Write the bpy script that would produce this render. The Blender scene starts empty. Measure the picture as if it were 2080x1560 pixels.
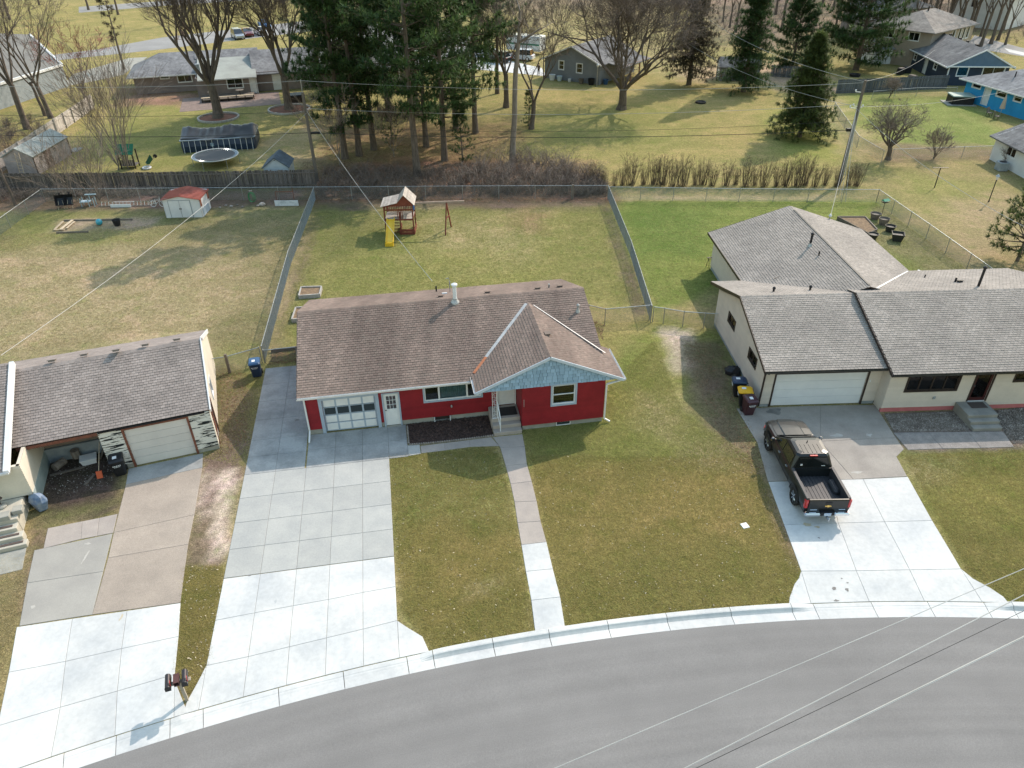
import bpy, math, random
import numpy as np
from mathutils import Vector, Matrix
C = bpy.context.scene.collection
S = bpy.context.scene
rad = math.radians
# ------------------------------------------------------------------ camera, sky, sun, exposure
FPX, PITCH, ROLL, CAMH = 1491.0, rad(33.9), rad(-0.539), 23.2      # focal length in pixels of the 2080 px frame
def _rot(p, r):
    c, s = math.cos(p), math.sin(p); R = np.array([[1, 0, 0], [0, -s, -c], [0, c, -s]])
    cr, sr = math.cos(r), math.sin(r)
    return np.array([[cr, -sr, 0], [sr, cr, 0], [0, 0, 1]]) @ R
RC = _rot(PITCH, ROLL)
cam = bpy.data.cameras.new('camera'); co = bpy.data.objects.new('camera', cam); C.objects.link(co)
cam.sensor_width = 36; cam.lens = 36 * FPX / 2080; cam.clip_start = 0.5; cam.clip_end = 6000
mw = Matrix.Identity(4)
for i in range(3):
    mw[i][0] = RC[0][i]; mw[i][1] = -RC[1][i]; mw[i][2] = -RC[2][i]
mw[2][3] = CAMH
co.matrix_world = mw
S.camera = co
SUN_AZ, SUN_EL = rad(41.5), rad(39.5)                              # from +Y towards +X, behind the houses on the right
W = bpy.data.worlds.new('World'); S.world = W; W.use_nodes = True
nt = W.node_tree; bg = nt.nodes['Background']
sky = nt.nodes.new('ShaderNodeTexSky'); sky.sky_type = 'NISHITA'; sky.sun_disc = False
sky.sun_elevation = SUN_EL; sky.sun_rotation = SUN_AZ; sky.air_density = 2.6; sky.dust_density = 1.8; sky.ozone_density = 3.5
nt.links.new(sky.outputs[0], bg.inputs[0]); bg.inputs[1].default_value = 0.15
sl = bpy.data.lights.new('sun', 'SUN'); sl.energy = 2.5; sl.angle = rad(0.5); sl.color = (1.0, 0.87, 0.75)
so = bpy.data.objects.new('sun', sl); C.objects.link(so); so.location = (60, 60, 80)
ld = Vector((math.sin(SUN_AZ) * math.cos(SUN_EL), math.cos(SUN_AZ) * math.cos(SUN_EL), math.sin(SUN_EL)))
so.rotation_euler = (-ld).to_track_quat('-Z', 'Y').to_euler()
S.view_settings.view_transform = 'Standard'; S.view_settings.look = 'None'
S.view_settings.gamma = 1.0; S.view_settings.use_curve_mapping = False; S.view_settings.exposure = 0.88
# ------------------------------------------------------------------ helpers
def ray(px, py): return RC.T @ np.array([(px - 1040) / FPX, (py - 780) / FPX, 1.0])
def gp(px, py, z=0.0):                                             # ground point seen at a photo pixel
    d = ray(px, py); t = (z - CAMH) / d[2]
    return Vector((d[0] * t, d[1] * t, z))
def gtop(px, py, px2, py2, z=0.0):                                 # height of an upright thing from base and top pixels
    G = gp(px, py, z); d = ray(px2, py2)
    return CAMH + d[2] * math.hypot(G.x, G.y) / math.hypot(d[0], d[1])
class Frame:
    def __init__(s, px, py, deg, z=0.0):
        s.o = gp(px, py, z); s.deg = deg; s.y = rad(deg); c, n = math.cos(s.y), math.sin(s.y)
        s.M = np.array([[c, n, 0], [-n, c, 0], [0, 0, 1.0]]); s.C = s.M @ (np.array([0, 0, CAMH]) - np.array(s.o))
    def loc(s, px, py, z=0.0):
        d = s.M @ ray(px, py); t = (z - s.C[2]) / d[2]; return s.C + d * t
    def w(s, x, y, z=0.0):
        v = s.M.T @ np.array([x, y, z]); return s.o + Vector(v)
class MB:
    def __init__(s): s.v = []; s.f = []; s.m = []
    def poly(s, *pts, m=0):
        n = len(s.v); s.v.extend([tuple(p) for p in pts]); s.f.append(tuple(range(n, n + len(pts)))); s.m.append(m)
    def faces(s, vs, fs, m=0):
        n = len(s.v); s.v.extend([tuple(p) for p in vs]); s.f.extend([tuple(i + n for i in f) for f in fs]); s.m.extend([m] * len(fs))
    BF = [(0, 3, 2, 1), (4, 5, 6, 7), (0, 1, 5, 4), (1, 2, 6, 5), (2, 3, 7, 6), (3, 0, 4, 7)]
    def box(s, x0, y0, z0, x1, y1, z1, m=0):
        s.faces([(x0, y0, z0), (x1, y0, z0), (x1, y1, z0), (x0, y1, z0), (x0, y0, z1), (x1, y0, z1), (x1, y1, z1), (x0, y1, z1)], MB.BF, m)
    def cbox(s, x, y, z, sx, sy, sz, m=0, rz=0.0, rx=0.0, ry=0.0):
        R = Matrix.Rotation(rz, 3, 'Z') @ Matrix.Rotation(ry, 3, 'Y') @ Matrix.Rotation(rx, 3, 'X'); c = Vector((x, y, z))
        vs = [c + R @ Vector((a * sx / 2, b * sy / 2, d * sz / 2)) for d in (-1, 1) for a, b in ((-1, -1), (1, -1), (1, 1), (-1, 1))]
        s.faces(vs, MB.BF, m)
    def bbox(s, x0, y0, z0, x1, y1, z1, b=0.02, m=0):              # box with chamfered upright edges and top
        ring = lambda i, z: [(x0 + i + b, y0 + i, z), (x1 - i - b, y0 + i, z), (x1 - i, y0 + i + b, z), (x1 - i, y1 - i - b, z), (x1 - i - b, y1 - i, z), (x0 + i + b, y1 - i, z), (x0 + i, y1 - i - b, z), (x0 + i, y0 + i + b, z)]
        s.loft([ring(0, z0), ring(0, z1 - b), ring(b * 0.7, z1)], m=m)
    def beam(s, p, q, w, h, m=0, up=(0, 0, 1)):
        p, q = Vector(p), Vector(q); d = (q - p).normalized(); u = Vector(up)
        if abs(d.dot(u)) > 0.98: u = Vector((0, 1, 0))
        a = d.cross(u).normalized() * (w / 2); b = a.cross(d).normalized() * (h / 2)
        vs = [p - a - b, p + a - b, p + a + b, p - a + b, q - a - b, q + a - b, q + a + b, q - a + b]
        s.faces(vs, [(0, 1, 2, 3), (7, 6, 5, 4), (0, 4, 5, 1), (1, 5, 6, 2), (2, 6, 7, 3), (3, 7, 4, 0)], m)
    def tube(s, p, q, r0, r1=None, n=6, caps=True, m=0):
        p, q = Vector(p), Vector(q); r1 = r0 if r1 is None else r1; d = (q - p)
        if d.length < 1e-6: return
        d.normalize(); u = Vector((0, 0, 1)) if abs(d.z) < 0.9 else Vector((1, 0, 0)); a = d.cross(u).normalized(); b = d.cross(a)
        vs = []
        for c, r in ((p, r0), (q, r1)):
            for i in range(n):
                t = 2 * math.pi * i / n; vs.append(c + (a * math.cos(t) + b * math.sin(t)) * r)
        fs = [(i, i + n, (i + 1) % n + n, (i + 1) % n) for i in range(n)]
        if caps: fs += [tuple(range(n)), tuple(range(2 * n - 1, n - 1, -1))]
        s.faces(vs, fs, m)
    def path(s, pts, r, n=6, m=0, r1=None):
        pts = [Vector(p) for p in pts]; N = len(pts); rings = []
        up = Vector((0, 0, 1))
        for i, p in enumerate(pts):
            d = (pts[min(i + 1, N - 1)] - pts[max(i - 1, 0)]).normalized()
            u = up if abs(d.dot(up)) < 0.95 else Vector((0.3, 0.9, 0)); a = d.cross(u).normalized(); b = d.cross(a)
            rr = r if r1 is None else r + (r1 - r) * i / max(N - 1, 1)
            rings.append([p + (a * math.cos(2 * math.pi * k / n) + b * math.sin(2 * math.pi * k / n)) * rr for k in range(n)])
        s.loft(rings, m=m)
    def loft(s, rings, caps=True, m=0, closed=True):
        n = len(rings[0]); vs = [p for r in rings for p in r]; fs = []
        for i in range(len(rings) - 1):
            for k in range(n if closed else n - 1):
                fs.append((i * n + k, i * n + (k + 1) % n, (i + 1) * n + (k + 1) % n, (i + 1) * n + k))
        if caps: fs += [tuple(range(n - 1, -1, -1)), tuple(range((len(rings) - 1) * n, len(rings) * n))]
        s.faces(vs, fs, m)
    def lathe(s, prof, x=0, y=0, z=0, n=16, m=0, caps=True):
        s.loft([[(x + r * math.cos(2 * math.pi * k / n), y + r * math.sin(2 * math.pi * k / n), z + h) for k in range(n)] for r, h in prof], caps, m)
    def prism(s, pts, z0, z1, m=0):
        s.loft([[(x, y, z0) for x, y in pts], [(x, y, z1) for x, y in pts]], True, m)
    def build(s, name, mats, parent=None, label=None, kind=None, smooth=False):
        me = bpy.data.meshes.new(name); me.from_pydata(s.v, [], s.f)
        for mt in (mats if isinstance(mats, (list, tuple)) else [mats]): me.materials.append(mt)
        if any(s.m): me.polygons.foreach_set('material_index', s.m)
        if smooth: me.polygons.foreach_set('use_smooth', [True] * len(s.f))
        me.update(); return link(name, me, parent, label, kind)
def link(name, me, parent=None, label=None, kind=None):
    o = bpy.data.objects.new(name, me); C.objects.link(o)
    if parent: o.parent = parent
    if label: o['label'] = label
    if kind: o['kind'] = kind
    return o
def tag(o, label, cat, group=None):
    o['label'] = label; o['category'] = cat
    if group: o['group'] = group
    return o
def thing(name, label, cat, loc=(0, 0, 0), deg=0.0, group=None):
    o = bpy.data.objects.new(name, None); C.objects.link(o); o.location = loc; o.rotation_euler = (0, 0, rad(deg))
    o.empty_display_size = 0.2
    return tag(o, label, cat, group)
def recentre(o):                                                   # move a world-space mesh's origin to its own base
    me = o.data; co_ = np.empty(len(me.vertices) * 3); me.vertices.foreach_get('co', co_); co_ = co_.reshape(-1, 3)
    c = co_.mean(0); c[2] = co_[:, 2].min(); me.vertices.foreach_set('co', (co_ - c).ravel()); me.update(); o.location = c
    return o
def dup(root, loc, deg=0.0, label=None, group=None, scale=None):   # a thing with copies of its parts and sub-parts
    r = root.copy(); C.objects.link(r); r.location = loc; r.rotation_euler = (0, 0, rad(deg))
    if label: r['label'] = label
    if group: r['group'] = group
    if scale: r.scale = (scale,) * 3 if isinstance(scale, (int, float)) else scale
    for ch in list(root.children):
        c = ch.copy(); C.objects.link(c); c.parent = r
        for g in list(ch.children):
            d = g.copy(); C.objects.link(d); d.parent = c
    return r
# ------------------------------------------------------------------ materials
def mat(name, c1, c2=None, sc=3.0, r=0.8, bump=0.0, bsc=60.0, isl=0.0, fine=0.0, fsc=40.0, metal=0.0, spec=0.3, stretch=None, coat=0.0, hue=None, lo=0.35, hi=0.65):
    m = bpy.data.materials.new(name); m.use_nodes = True; t = m.node_tree; N = t.nodes; L = t.links
    b = N['Principled BSDF']; b.inputs['Roughness'].default_value = r; b.inputs['Metallic'].default_value = metal
    b.inputs['Specular IOR Level'].default_value = spec; b.inputs['Coat Weight'].default_value = coat
    tc = N.new('ShaderNodeNewGeometry'); vec = raw = tc.outputs['Position']
    if stretch:
        mp = N.new('ShaderNodeMapping'); mp.inputs['Scale'].default_value = stretch; L.new(vec, mp.inputs['Vector']); vec = mp.outputs[0]
    def noise(scale, det=5.0, rough=0.6, vec=None):
        vec = vec or vec0
        n = N.new('ShaderNodeTexNoise'); n.inputs['Scale'].default_value = scale; n.inputs['Detail'].default_value = det
        n.inputs['Roughness'].default_value = rough; L.new(vec, n.inputs['Vector']); return n.outputs['Fac']
    vec0 = vec
    def mr(x, a, c, d, e):
        q = N.new('ShaderNodeMapRange'); L.new(x, q.inputs[0])
        for i, v in enumerate((a, c, d, e)): q.inputs[i + 1].default_value = v
        return q.outputs[0]
    mx = N.new('ShaderNodeMix'); mx.data_type = 'RGBA'
    mx.inputs[6].default_value = (*c1, 1); mx.inputs[7].default_value = (*(c2 or c1), 1)
    L.new(mr(noise(sc), lo, hi, 0, 1), mx.inputs[0]); col = mx.outputs[2]
    def mul(col, f):
        v = N.new('ShaderNodeVectorMath'); v.operation = 'SCALE'; L.new(col, v.inputs[0]); L.new(f, v.inputs['Scale']); return v.outputs[0]
    if fine: col = mul(col, mr(noise(fsc, 3.0, 0.7, raw if fsc > 45 else None), 0.25, 0.75, 1 - fine, 1 + fine))
    if isl:
        g = N.new('ShaderNodeNewGeometry'); oi = N.new('ShaderNodeObjectInfo')
        a = N.new('ShaderNodeMath'); a.operation = 'ADD'; L.new(g.outputs['Random Per Island'], a.inputs[0]); L.new(oi.outputs['Random'], a.inputs[1])
        fr = N.new('ShaderNodeMath'); fr.operation = 'FRACT'; L.new(a.outputs[0], fr.inputs[0])
        col = mul(col, mr(fr.outputs[0], 0, 1, 1 - isl, 1 + isl))
        if hue:
            h2 = N.new('ShaderNodeMath'); h2.operation = 'MULTIPLY'; L.new(fr.outputs[0], h2.inputs[0]); h2.inputs[1].default_value = 7.31
            h3 = N.new('ShaderNodeMath'); h3.operation = 'FRACT'; L.new(h2.outputs[0], h3.inputs[0])
            mh = N.new('ShaderNodeMix'); mh.data_type = 'RGBA'; L.new(col, mh.inputs[6]); mh.inputs[7].default_value = (*hue, 1)
            L.new(mr(h3.outputs[0], 0.4, 1.0, 0, 0.6), mh.inputs[0]); col = mh.outputs[2]
    L.new(col, b.inputs['Base Color'])
    if bump:
        bp = N.new('ShaderNodeBump'); bp.inputs['Strength'].default_value = bump; bp.inputs['Distance'].default_value = 0.02
        L.new(noise(bsc, 4.0, 0.7), bp.inputs['Height']); L.new(bp.outputs[0], b.inputs['Normal'])
    return m
def leafy(m, f=0.45):                                              # thin leaves let light through
    t = m.node_tree; N = t.nodes; L = t.links; b = N['Principled BSDF']; tr = N.new('ShaderNodeBsdfTranslucent'); mx = N.new('ShaderNodeMixShader'); mx.inputs[0].default_value = f
    L.new(b.inputs['Base Color'].links[0].from_socket, tr.inputs[0]); L.new(b.outputs[0], mx.inputs[1]); L.new(tr.outputs[0], mx.inputs[2]); L.new(mx.outputs[0], N['Material Output'].inputs[0]); return m
def glass(name, tint=(0.75, 0.8, 0.82), rough=0.02):
    m = bpy.data.materials.new(name); m.use_nodes = True; t = m.node_tree; N = t.nodes; L = t.links
    N.remove(N['Principled BSDF']); tr = N.new('ShaderNodeBsdfTransparent'); tr.inputs[0].default_value = (*tint, 1)
    gl = N.new('ShaderNodeBsdfGlossy'); gl.inputs['Roughness'].default_value = rough
    fr = N.new('ShaderNodeFresnel'); fr.inputs[0].default_value = 1.52; mx = N.new('ShaderNodeMixShader')
    L.new(fr.outputs[0], mx.inputs[0]); L.new(tr.outputs[0], mx.inputs[1]); L.new(gl.outputs[0], mx.inputs[2])
    L.new(mx.outputs[0], N['Material Output'].inputs[0]); return m
GLASS = glass('window_glass')
WHITE = mat('white_paint', (0.72, 0.73, 0.74), (0.62, 0.64, 0.66), 2.0, 0.45, fine=0.05)
TRIM = mat('grey_blue_trim_paint', (0.36, 0.43, 0.52), (0.31, 0.38, 0.47), 3.0, 0.5, fine=0.06)
BLACK = mat('black_plastic', (0.012, 0.013, 0.016), (0.02, 0.02, 0.024), 4.0, 0.45)
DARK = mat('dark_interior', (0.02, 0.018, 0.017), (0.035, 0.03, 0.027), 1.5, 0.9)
RUBBER = mat('rubber', (0.015, 0.015, 0.016), (0.03, 0.028, 0.027), 9.0, 0.8, bump=0.3)
GALV = mat('galvanised_steel', (0.42, 0.44, 0.45), (0.3, 0.32, 0.33), 6.0, 0.45, metal=0.7, fine=0.1)
WIREM = mat('chain_link_wire', (0.3, 0.33, 0.33), (0.2, 0.23, 0.24), 6.0, 0.5, metal=0.5)
STEEL = mat('bright_steel', (0.6, 0.62, 0.64), (0.5, 0.52, 0.55), 5.0, 0.25, metal=0.9)
OLDWOOD = mat('weathered_wood', (0.21, 0.18, 0.15), (0.12, 0.10, 0.085), 5.0, 0.9, bump=0.4, bsc=30, isl=0.3, fine=0.25, stretch=(6, 6, 1))
FRESHWOOD = mat('pale_wood', (0.5, 0.41, 0.3), (0.4, 0.32, 0.22), 5.0, 0.8, isl=0.15, fine=0.15)
SOIL = mat('bare_soil', (0.13, 0.1, 0.075), (0.07, 0.052, 0.04), 3.0, 0.95, bump=0.8, bsc=25, fine=0.4, fsc=30)
CONC_NEW = mat('new_concrete', (0.57, 0.568, 0.55), (0.43, 0.443, 0.45), 0.42, 0.85, bump=0.15, bsc=90, isl=0.04, fine=0.09, fsc=5, lo=0.36, hi=0.68)
CONC_OLD = mat('aged_concrete', (0.385, 0.385, 0.365), (0.33, 0.335, 0.325), 0.9, 0.88, bump=0.15, bsc=120, isl=0.05, fine=0.1, fsc=14)
CONC_STAIN = mat('stained_concrete', (0.33, 0.335, 0.33), (0.2, 0.205, 0.205), 0.8, 0.88, bump=0.15, bsc=120, isl=0.06, fine=0.12, fsc=10, lo=0.42, hi=0.72)
CONC_PINK = mat('weathered_aggregate_concrete', (0.36, 0.305, 0.255), (0.30, 0.255, 0.215), 0.8, 0.92, bump=0.5, bsc=70, isl=0.05, fine=0.3, fsc=35)
CONC_BASE = mat('concrete_foundation', (0.34, 0.33, 0.29), (0.24, 0.24, 0.22), 1.8, 0.9, bump=0.3, bsc=50, fine=0.12)
JOINT = mat('joint_dirt', (0.27, 0.26, 0.24), (0.19, 0.18, 0.165), 5.0, 0.95)
MULCH = mat('bark_mulch', (0.095, 0.058, 0.046), (0.045, 0.031, 0.027), 9.0, 0.95, bump=1.0, bsc=45, isl=0.45, fine=0.4, fsc=50)
BARK = mat('tree_bark', (0.16, 0.128, 0.105), (0.085, 0.067, 0.055), 3.0, 0.95, bump=1.0, bsc=18, fine=0.3, fsc=12, stretch=(3, 3, 0.6))
BARK_PALE = mat('pale_grey_bark', (0.25, 0.215, 0.185), (0.15, 0.125, 0.105), 3.0, 0.95, bump=0.8, bsc=18, fine=0.25, fsc=12, stretch=(3, 3, 0.6))
TWIG = mat('bare_twigs', (0.19, 0.15, 0.125), (0.11, 0.086, 0.073), 1.2, 0.95, isl=0.35)
TWIG_PALE = mat('pale_bare_twigs', (0.27, 0.215, 0.175), (0.16, 0.125, 0.105), 1.2, 0.95, isl=0.35)
TWIG_RED = mat('budding_red_twigs', (0.33, 0.13, 0.11), (0.2, 0.1, 0.085), 1.2, 0.9, isl=0.4)
NEEDLE = leafy(mat('pine_needles', (0.075, 0.14, 0.045), (0.04, 0.085, 0.034), 0.35, 0.7, isl=0.5, hue=(0.1, 0.12, 0.035)))
NEEDLE_Y = leafy(mat('spruce_needles', (0.1, 0.14, 0.04), (0.055, 0.09, 0.034), 0.4, 0.7, isl=0.5, hue=(0.17, 0.18, 0.05)))
NEEDLE_B = leafy(mat('browning_needles', (0.12, 0.1, 0.07), (0.08, 0.066, 0.047), 0.4, 0.85, isl=0.45, hue=(0.09, 0.1, 0.045)))
# ------------------------------------------------------------------ kerb line and ground height
ROADPX = [(127, 1560), (400, 1493), (562, 1426), (700, 1392), (832, 1360), (876, 1350), (1000, 1330), (1117, 1312), (1240, 1293), (1400, 1277), (1490, 1267), (1620, 1256), (1780, 1250), (1895, 1249), (2080, 1249)]
ZROAD = -0.13
CX, CY, CR = 14.905 * 1.0, -59.61, 77.98
def edge_pts():                                                    # road edge: an arc in view, straight on beyond the left of it
    pts = []
    a0, a1 = 112.5, 55.0
    for k in range(140):
        a = rad(a0 + (a1 - a0) * k / 139); pts.append((CX + CR * math.cos(a), CY + CR * math.sin(a)))
    x0, y0 = pts[0]; a = rad(a0); tx, ty = -math.sin(a), math.cos(a)
    left = [(x0 + tx * s + 0.004 * s * s * 0.3, y0 + ty * s + 0.006 * s * s) for s in (12, 10, 8, 6, 4, 3, 2, 1)]
    return np.array(left + pts)
EDGE = edge_pts()
def dist_edge(x, y):                                               # signed distance from the road edge, + on the house side
    x = np.asarray(x, float); y = np.asarray(y, float)
    return np.hypot(x - CX, y - CY) - CR
def zg(x, y):
    d = dist_edge(x, y); t = np.clip((d - 0.62) / 2.2, 0, 1); t = t * t * (3 - 2 * t)
    return -0.105 * (1 - t)
def zgf(x, y): return float(zg(x, y))
# ------------------------------------------------------------------ ground
LUSH = (0.085, 0.125, 0.028); LAWN = (0.16, 0.165, 0.05); SOD = (0.118, 0.112, 0.034); GOLD = (0.185, 0.147, 0.052)
STRAW = (0.27, 0.225, 0.125); OLIVE = (0.125, 0.12, 0.052); DIRT = (0.115, 0.083, 0.06); SAND = (0.38, 0.325, 0.24); DUFF = (0.145, 0.088, 0.055); LEAF = (0.13, 0.1, 0.07)
PATCH = [  # photo pixel outline, colour, soft edge in metres, strength
    ([(-900, 0), (3000, 0), (3000, 375), (-900, 375)], (0.2, 0.178, 0.066), 2, 1),
    ([(1420, -60), (2400, -60), (2400, 80), (2000, 70), (1660, 75), (1560, 110), (1440, 70)], (0.15, 0.115, 0.08), 4, .95), ([(700, -60), (1450, -60), (1450, 28), (1100, 40), (900, 20), (700, 10)], (0.15, 0.12, 0.075), 6, .9), ([(1090, 50), (1450, 40), (1480, 150), (1300, 130), (1100, 140)], (0.21, 0.18, 0.09), 5, .5),
    ([(-200, 350), (640, 350), (545, 735), (430, 900), (-400, 900)], OLIVE, 0.7, 1),
    ([(-200, 540), (330, 470), (520, 560), (500, 700), (430, 720), (-200, 720)], STRAW, 3.5, 0.95),
    ([(150, 500), (560, 440), (560, 600), (330, 640)], STRAW, 3.0, 0.35), ([(0, 430), (330, 440), (300, 500), (0, 500)], LAWN, 1.5, 0.6),
    ([(430, 700), (560, 700), (510, 930), (440, 930)], LAWN, 0.8, 0.5), ([(440, 740), (530, 790), (490, 960), (440, 900)], LEAF, 0.6, 0.75),
    ([(640, 395), (1240, 395), (1330, 640), (1180, 620), (560, 740)], (0.155, 0.152, 0.052), 0.5, 1),
    ([(690, 470), (1150, 470), (1180, 590), (640, 620)], LAWN, 2.5, 0.5), ([(830, 430), (1100, 440), (1100, 520), (850, 520)], STRAW, 2.5, 0.4),
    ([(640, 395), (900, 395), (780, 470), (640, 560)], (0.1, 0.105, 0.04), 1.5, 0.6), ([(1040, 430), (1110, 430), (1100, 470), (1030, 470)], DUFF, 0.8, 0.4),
    ([(1222, 420), (1250, 420), (1320, 640), (1290, 640)], LEAF, 0.35, 0.7), ([(618, 470), (650, 410), (640, 500), (600, 600), (560, 730), (540, 730)], LEAF, 0.3, 0.5),
    ([(1240, 405), (1790, 405), (2000, 570), (1500, 570), (1330, 640)], (0.13, 0.155, 0.04), 0.5, 1), ([(1250, 412), (1460, 412), (1440, 520), (1290, 520)], LUSH, 1.5, 0.75),
    ([(1790, 400), (2000, 560), (1900, 570), (1760, 480)], LEAF, 0.8, 0.55), ([(1240, 398), (1700, 398), (1700, 408), (1240, 408)], STRAW, 0.3, 0.6),
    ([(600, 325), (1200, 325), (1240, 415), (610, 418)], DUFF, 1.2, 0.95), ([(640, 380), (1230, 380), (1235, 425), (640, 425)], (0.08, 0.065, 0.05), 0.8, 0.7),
    ([(-100, 395), (610, 385), (620, 418), (-60, 432)], DIRT, 0.6, 0.85), ([(-300, 230), (120, 300), (-50, 480), (-300, 500)], DUFF, 1.5, 0.7),
    ([(120, 448), (330, 440), (300, 468), (110, 470)], (0.24, 0.19, 0.13), 0.5, 0.8),
    ([(660, 250), (1080, 250), (1100, 330), (650, 330)], DUFF, 3, 0.55),
    ([(1100, 170), (1680, 160), (1700, 330), (1060, 330)], (0.215, 0.185, 0.068), 4, 0.8), ([(1560, 230), (1760, 200), (1720, 330), (1600, 330)], (0.15, 0.17, 0.04), 2, 0.8),
    ([(1100, 220), (1400, 215), (1400, 300), (1080, 310)], (0.13, 0.15, 0.042), 2.5, 0.5), ([(1640, 210), (1700, 200), (1790, 330), (1730, 330)], STRAW, 1.5, 0.6),
    ([(1560, 120), (1640, 130), (1720, 190), (1600, 185), (1540, 150)], (0.3, 0.22, 0.15), 2.0, 0.8), ([(1380, 135), (1640, 130), (1640, 160), (1380, 165)], (0.27, 0.2, 0.13), 2.0, 0.6),
    ([(1720, 190), (1990, 200), (2060, 300), (1780, 290)], (0.125, 0.155, 0.04), 1.5, 0.9), ([(1780, 290), (2080, 300), (2080, 330), (1800, 330)], LEAF, 1.5, 0.7),
    ([(1720, 330), (2080, 330), (2300, 560), (2000, 560), (1795, 395)], (0.19, 0.165, 0.068), 1.5, 1), ([(1780, 340), (1990, 380), (1990, 480), (1860, 420)], LAWN, 2.0, 0.7),
    ([(1900, 420), (2080, 400), (2080, 540), (1960, 520)], (0.25, 0.19, 0.115), 2.0, 0.6),
    ([(250, 200), (500, 200), (560, 330), (200, 345)], LAWN, 2, 0.7), ([(480, 290), (640, 250), (640, 345), (540, 345)], STRAW, 2, 0.6),
    ([(260, 175), (420, 190), (400, 215), (250, 215)], (0.2, 0.12, 0.085), 1.0, 0.8),
    # front lawns
    ([(785, 925), (1000, 900), (1090, 1290), (880, 1330), (815, 1240)], SOD, 0.15, 1), ([(790, 930), (1030, 915), (1045, 1050), (800, 1090)], (0.145, 0.15, 0.05), 1.0, 0.8),
    ([(850, 1080), (1040, 1080), (1050, 1200), (900, 1220)], GOLD, 1.2, 0.65), ([(940, 1190), (1010, 1180), (1010, 1200), (950, 1210)], STRAW, 0.3, 0.8),
    ([(1050, 870), (1520, 900), (1640, 1150), (1610, 1240), (1150, 1290)], SOD, 0.15, 1), ([(1100, 960), (1560, 960), (1570, 1100), (1110, 1110)], GOLD, 1.4, 0.75),
    ([(1060, 870), (1240, 800), (1330, 640), (1480, 680), (1530, 900), (1240, 930), (1080, 940)], (0.15, 0.16, 0.045), 0.6, 0.95),
    ([(1180, 660), (1340, 650), (1300, 800), (1240, 880), (1200, 860)], (0.17, 0.17, 0.05), 0.8, 0.6), ([(1230, 690), (1310, 690), (1300, 780), (1250, 780)], LUSH, 0.8, 0.5),
    ([(1340, 665), (1400, 670), (1415, 760), (1370, 760)], SAND, 0.4, 0.95), ([(1290, 800), (1370, 800), (1380, 890), (1300, 880)], STRAW, 0.6, 0.55),
    ([(1380, 690), (1470, 690), (1560, 970), (1500, 940), (1400, 850)], (0.115, 0.1, 0.055), 0.5, 0.85), ([(1400, 720), (1440, 720), (1500, 900), (1440, 860)], DIRT, 0.6, 0.6),
    ([(1500, 900), (1560, 960), (1640, 1150), (1610, 1160), (1540, 990)], LEAF, 0.15, 0.55), ([(1370, 860), (1530, 930), (1530, 970), (1380, 930)], (0.2, 0.17, 0.09), 0.6, 0.5),
    ([(1820, 915), (2080, 905), (2300, 1240), (2050, 1225), (1960, 1160)], SOD, 0.15, 1), ([(1850, 960), (2080, 950), (2150, 1100), (1900, 1060)], (0.155, 0.15, 0.042), 1.0, 0.8), ([(1850, 920), (2080, 910), (2080, 940), (1850, 955)], LUSH, 0.5, 0.5),
    ([(1840, 930), (1950, 925), (1920, 1000), (1870, 990)], STRAW, 0.5, 0.4),
    ([(1790, 840), (2080, 830), (2080, 915), (1830, 915)], (0.13, 0.105, 0.085), 0.2, 0.9),
    ([(365, 1150), (458, 1150), (420, 1380), (380, 1420), (350, 1380)], SOD, 0.1, 1), ([(380, 1250), (440, 1250), (410, 1400), (370, 1400)], (0.15, 0.1, 0.05), 0.5, 0.55),
    ([(410, 930), (510, 880), (450, 1150), (370, 1150)], LEAF, 0.2, 0.9), ([(440, 955), (478, 950), (460, 1130), (425, 1140)], SAND, 0.22, 1), ([(405, 960), (425, 960), (415, 1040), (395, 1060)], SAND, 0.2, 0.6),
    ([(-300, 1120), (70, 1110), (40, 1270), (-20, 1480), (-400, 1480)], (0.16, 0.135, 0.06), 0.3, 1), ([(-50, 1125), (60, 1120), (50, 1200), (-50, 1200)], STRAW, 0.6, 0.5), ([(60, 1060), (110, 1080), (70, 1290), (40, 1240)], DIRT, 0.2, 0.7),
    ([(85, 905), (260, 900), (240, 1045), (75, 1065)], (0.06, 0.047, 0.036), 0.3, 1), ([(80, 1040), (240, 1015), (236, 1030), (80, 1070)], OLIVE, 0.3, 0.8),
    ([(1590, 470), (1590, 500), (1500, 480)], DIRT, 0.5, 0.0),
]
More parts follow.
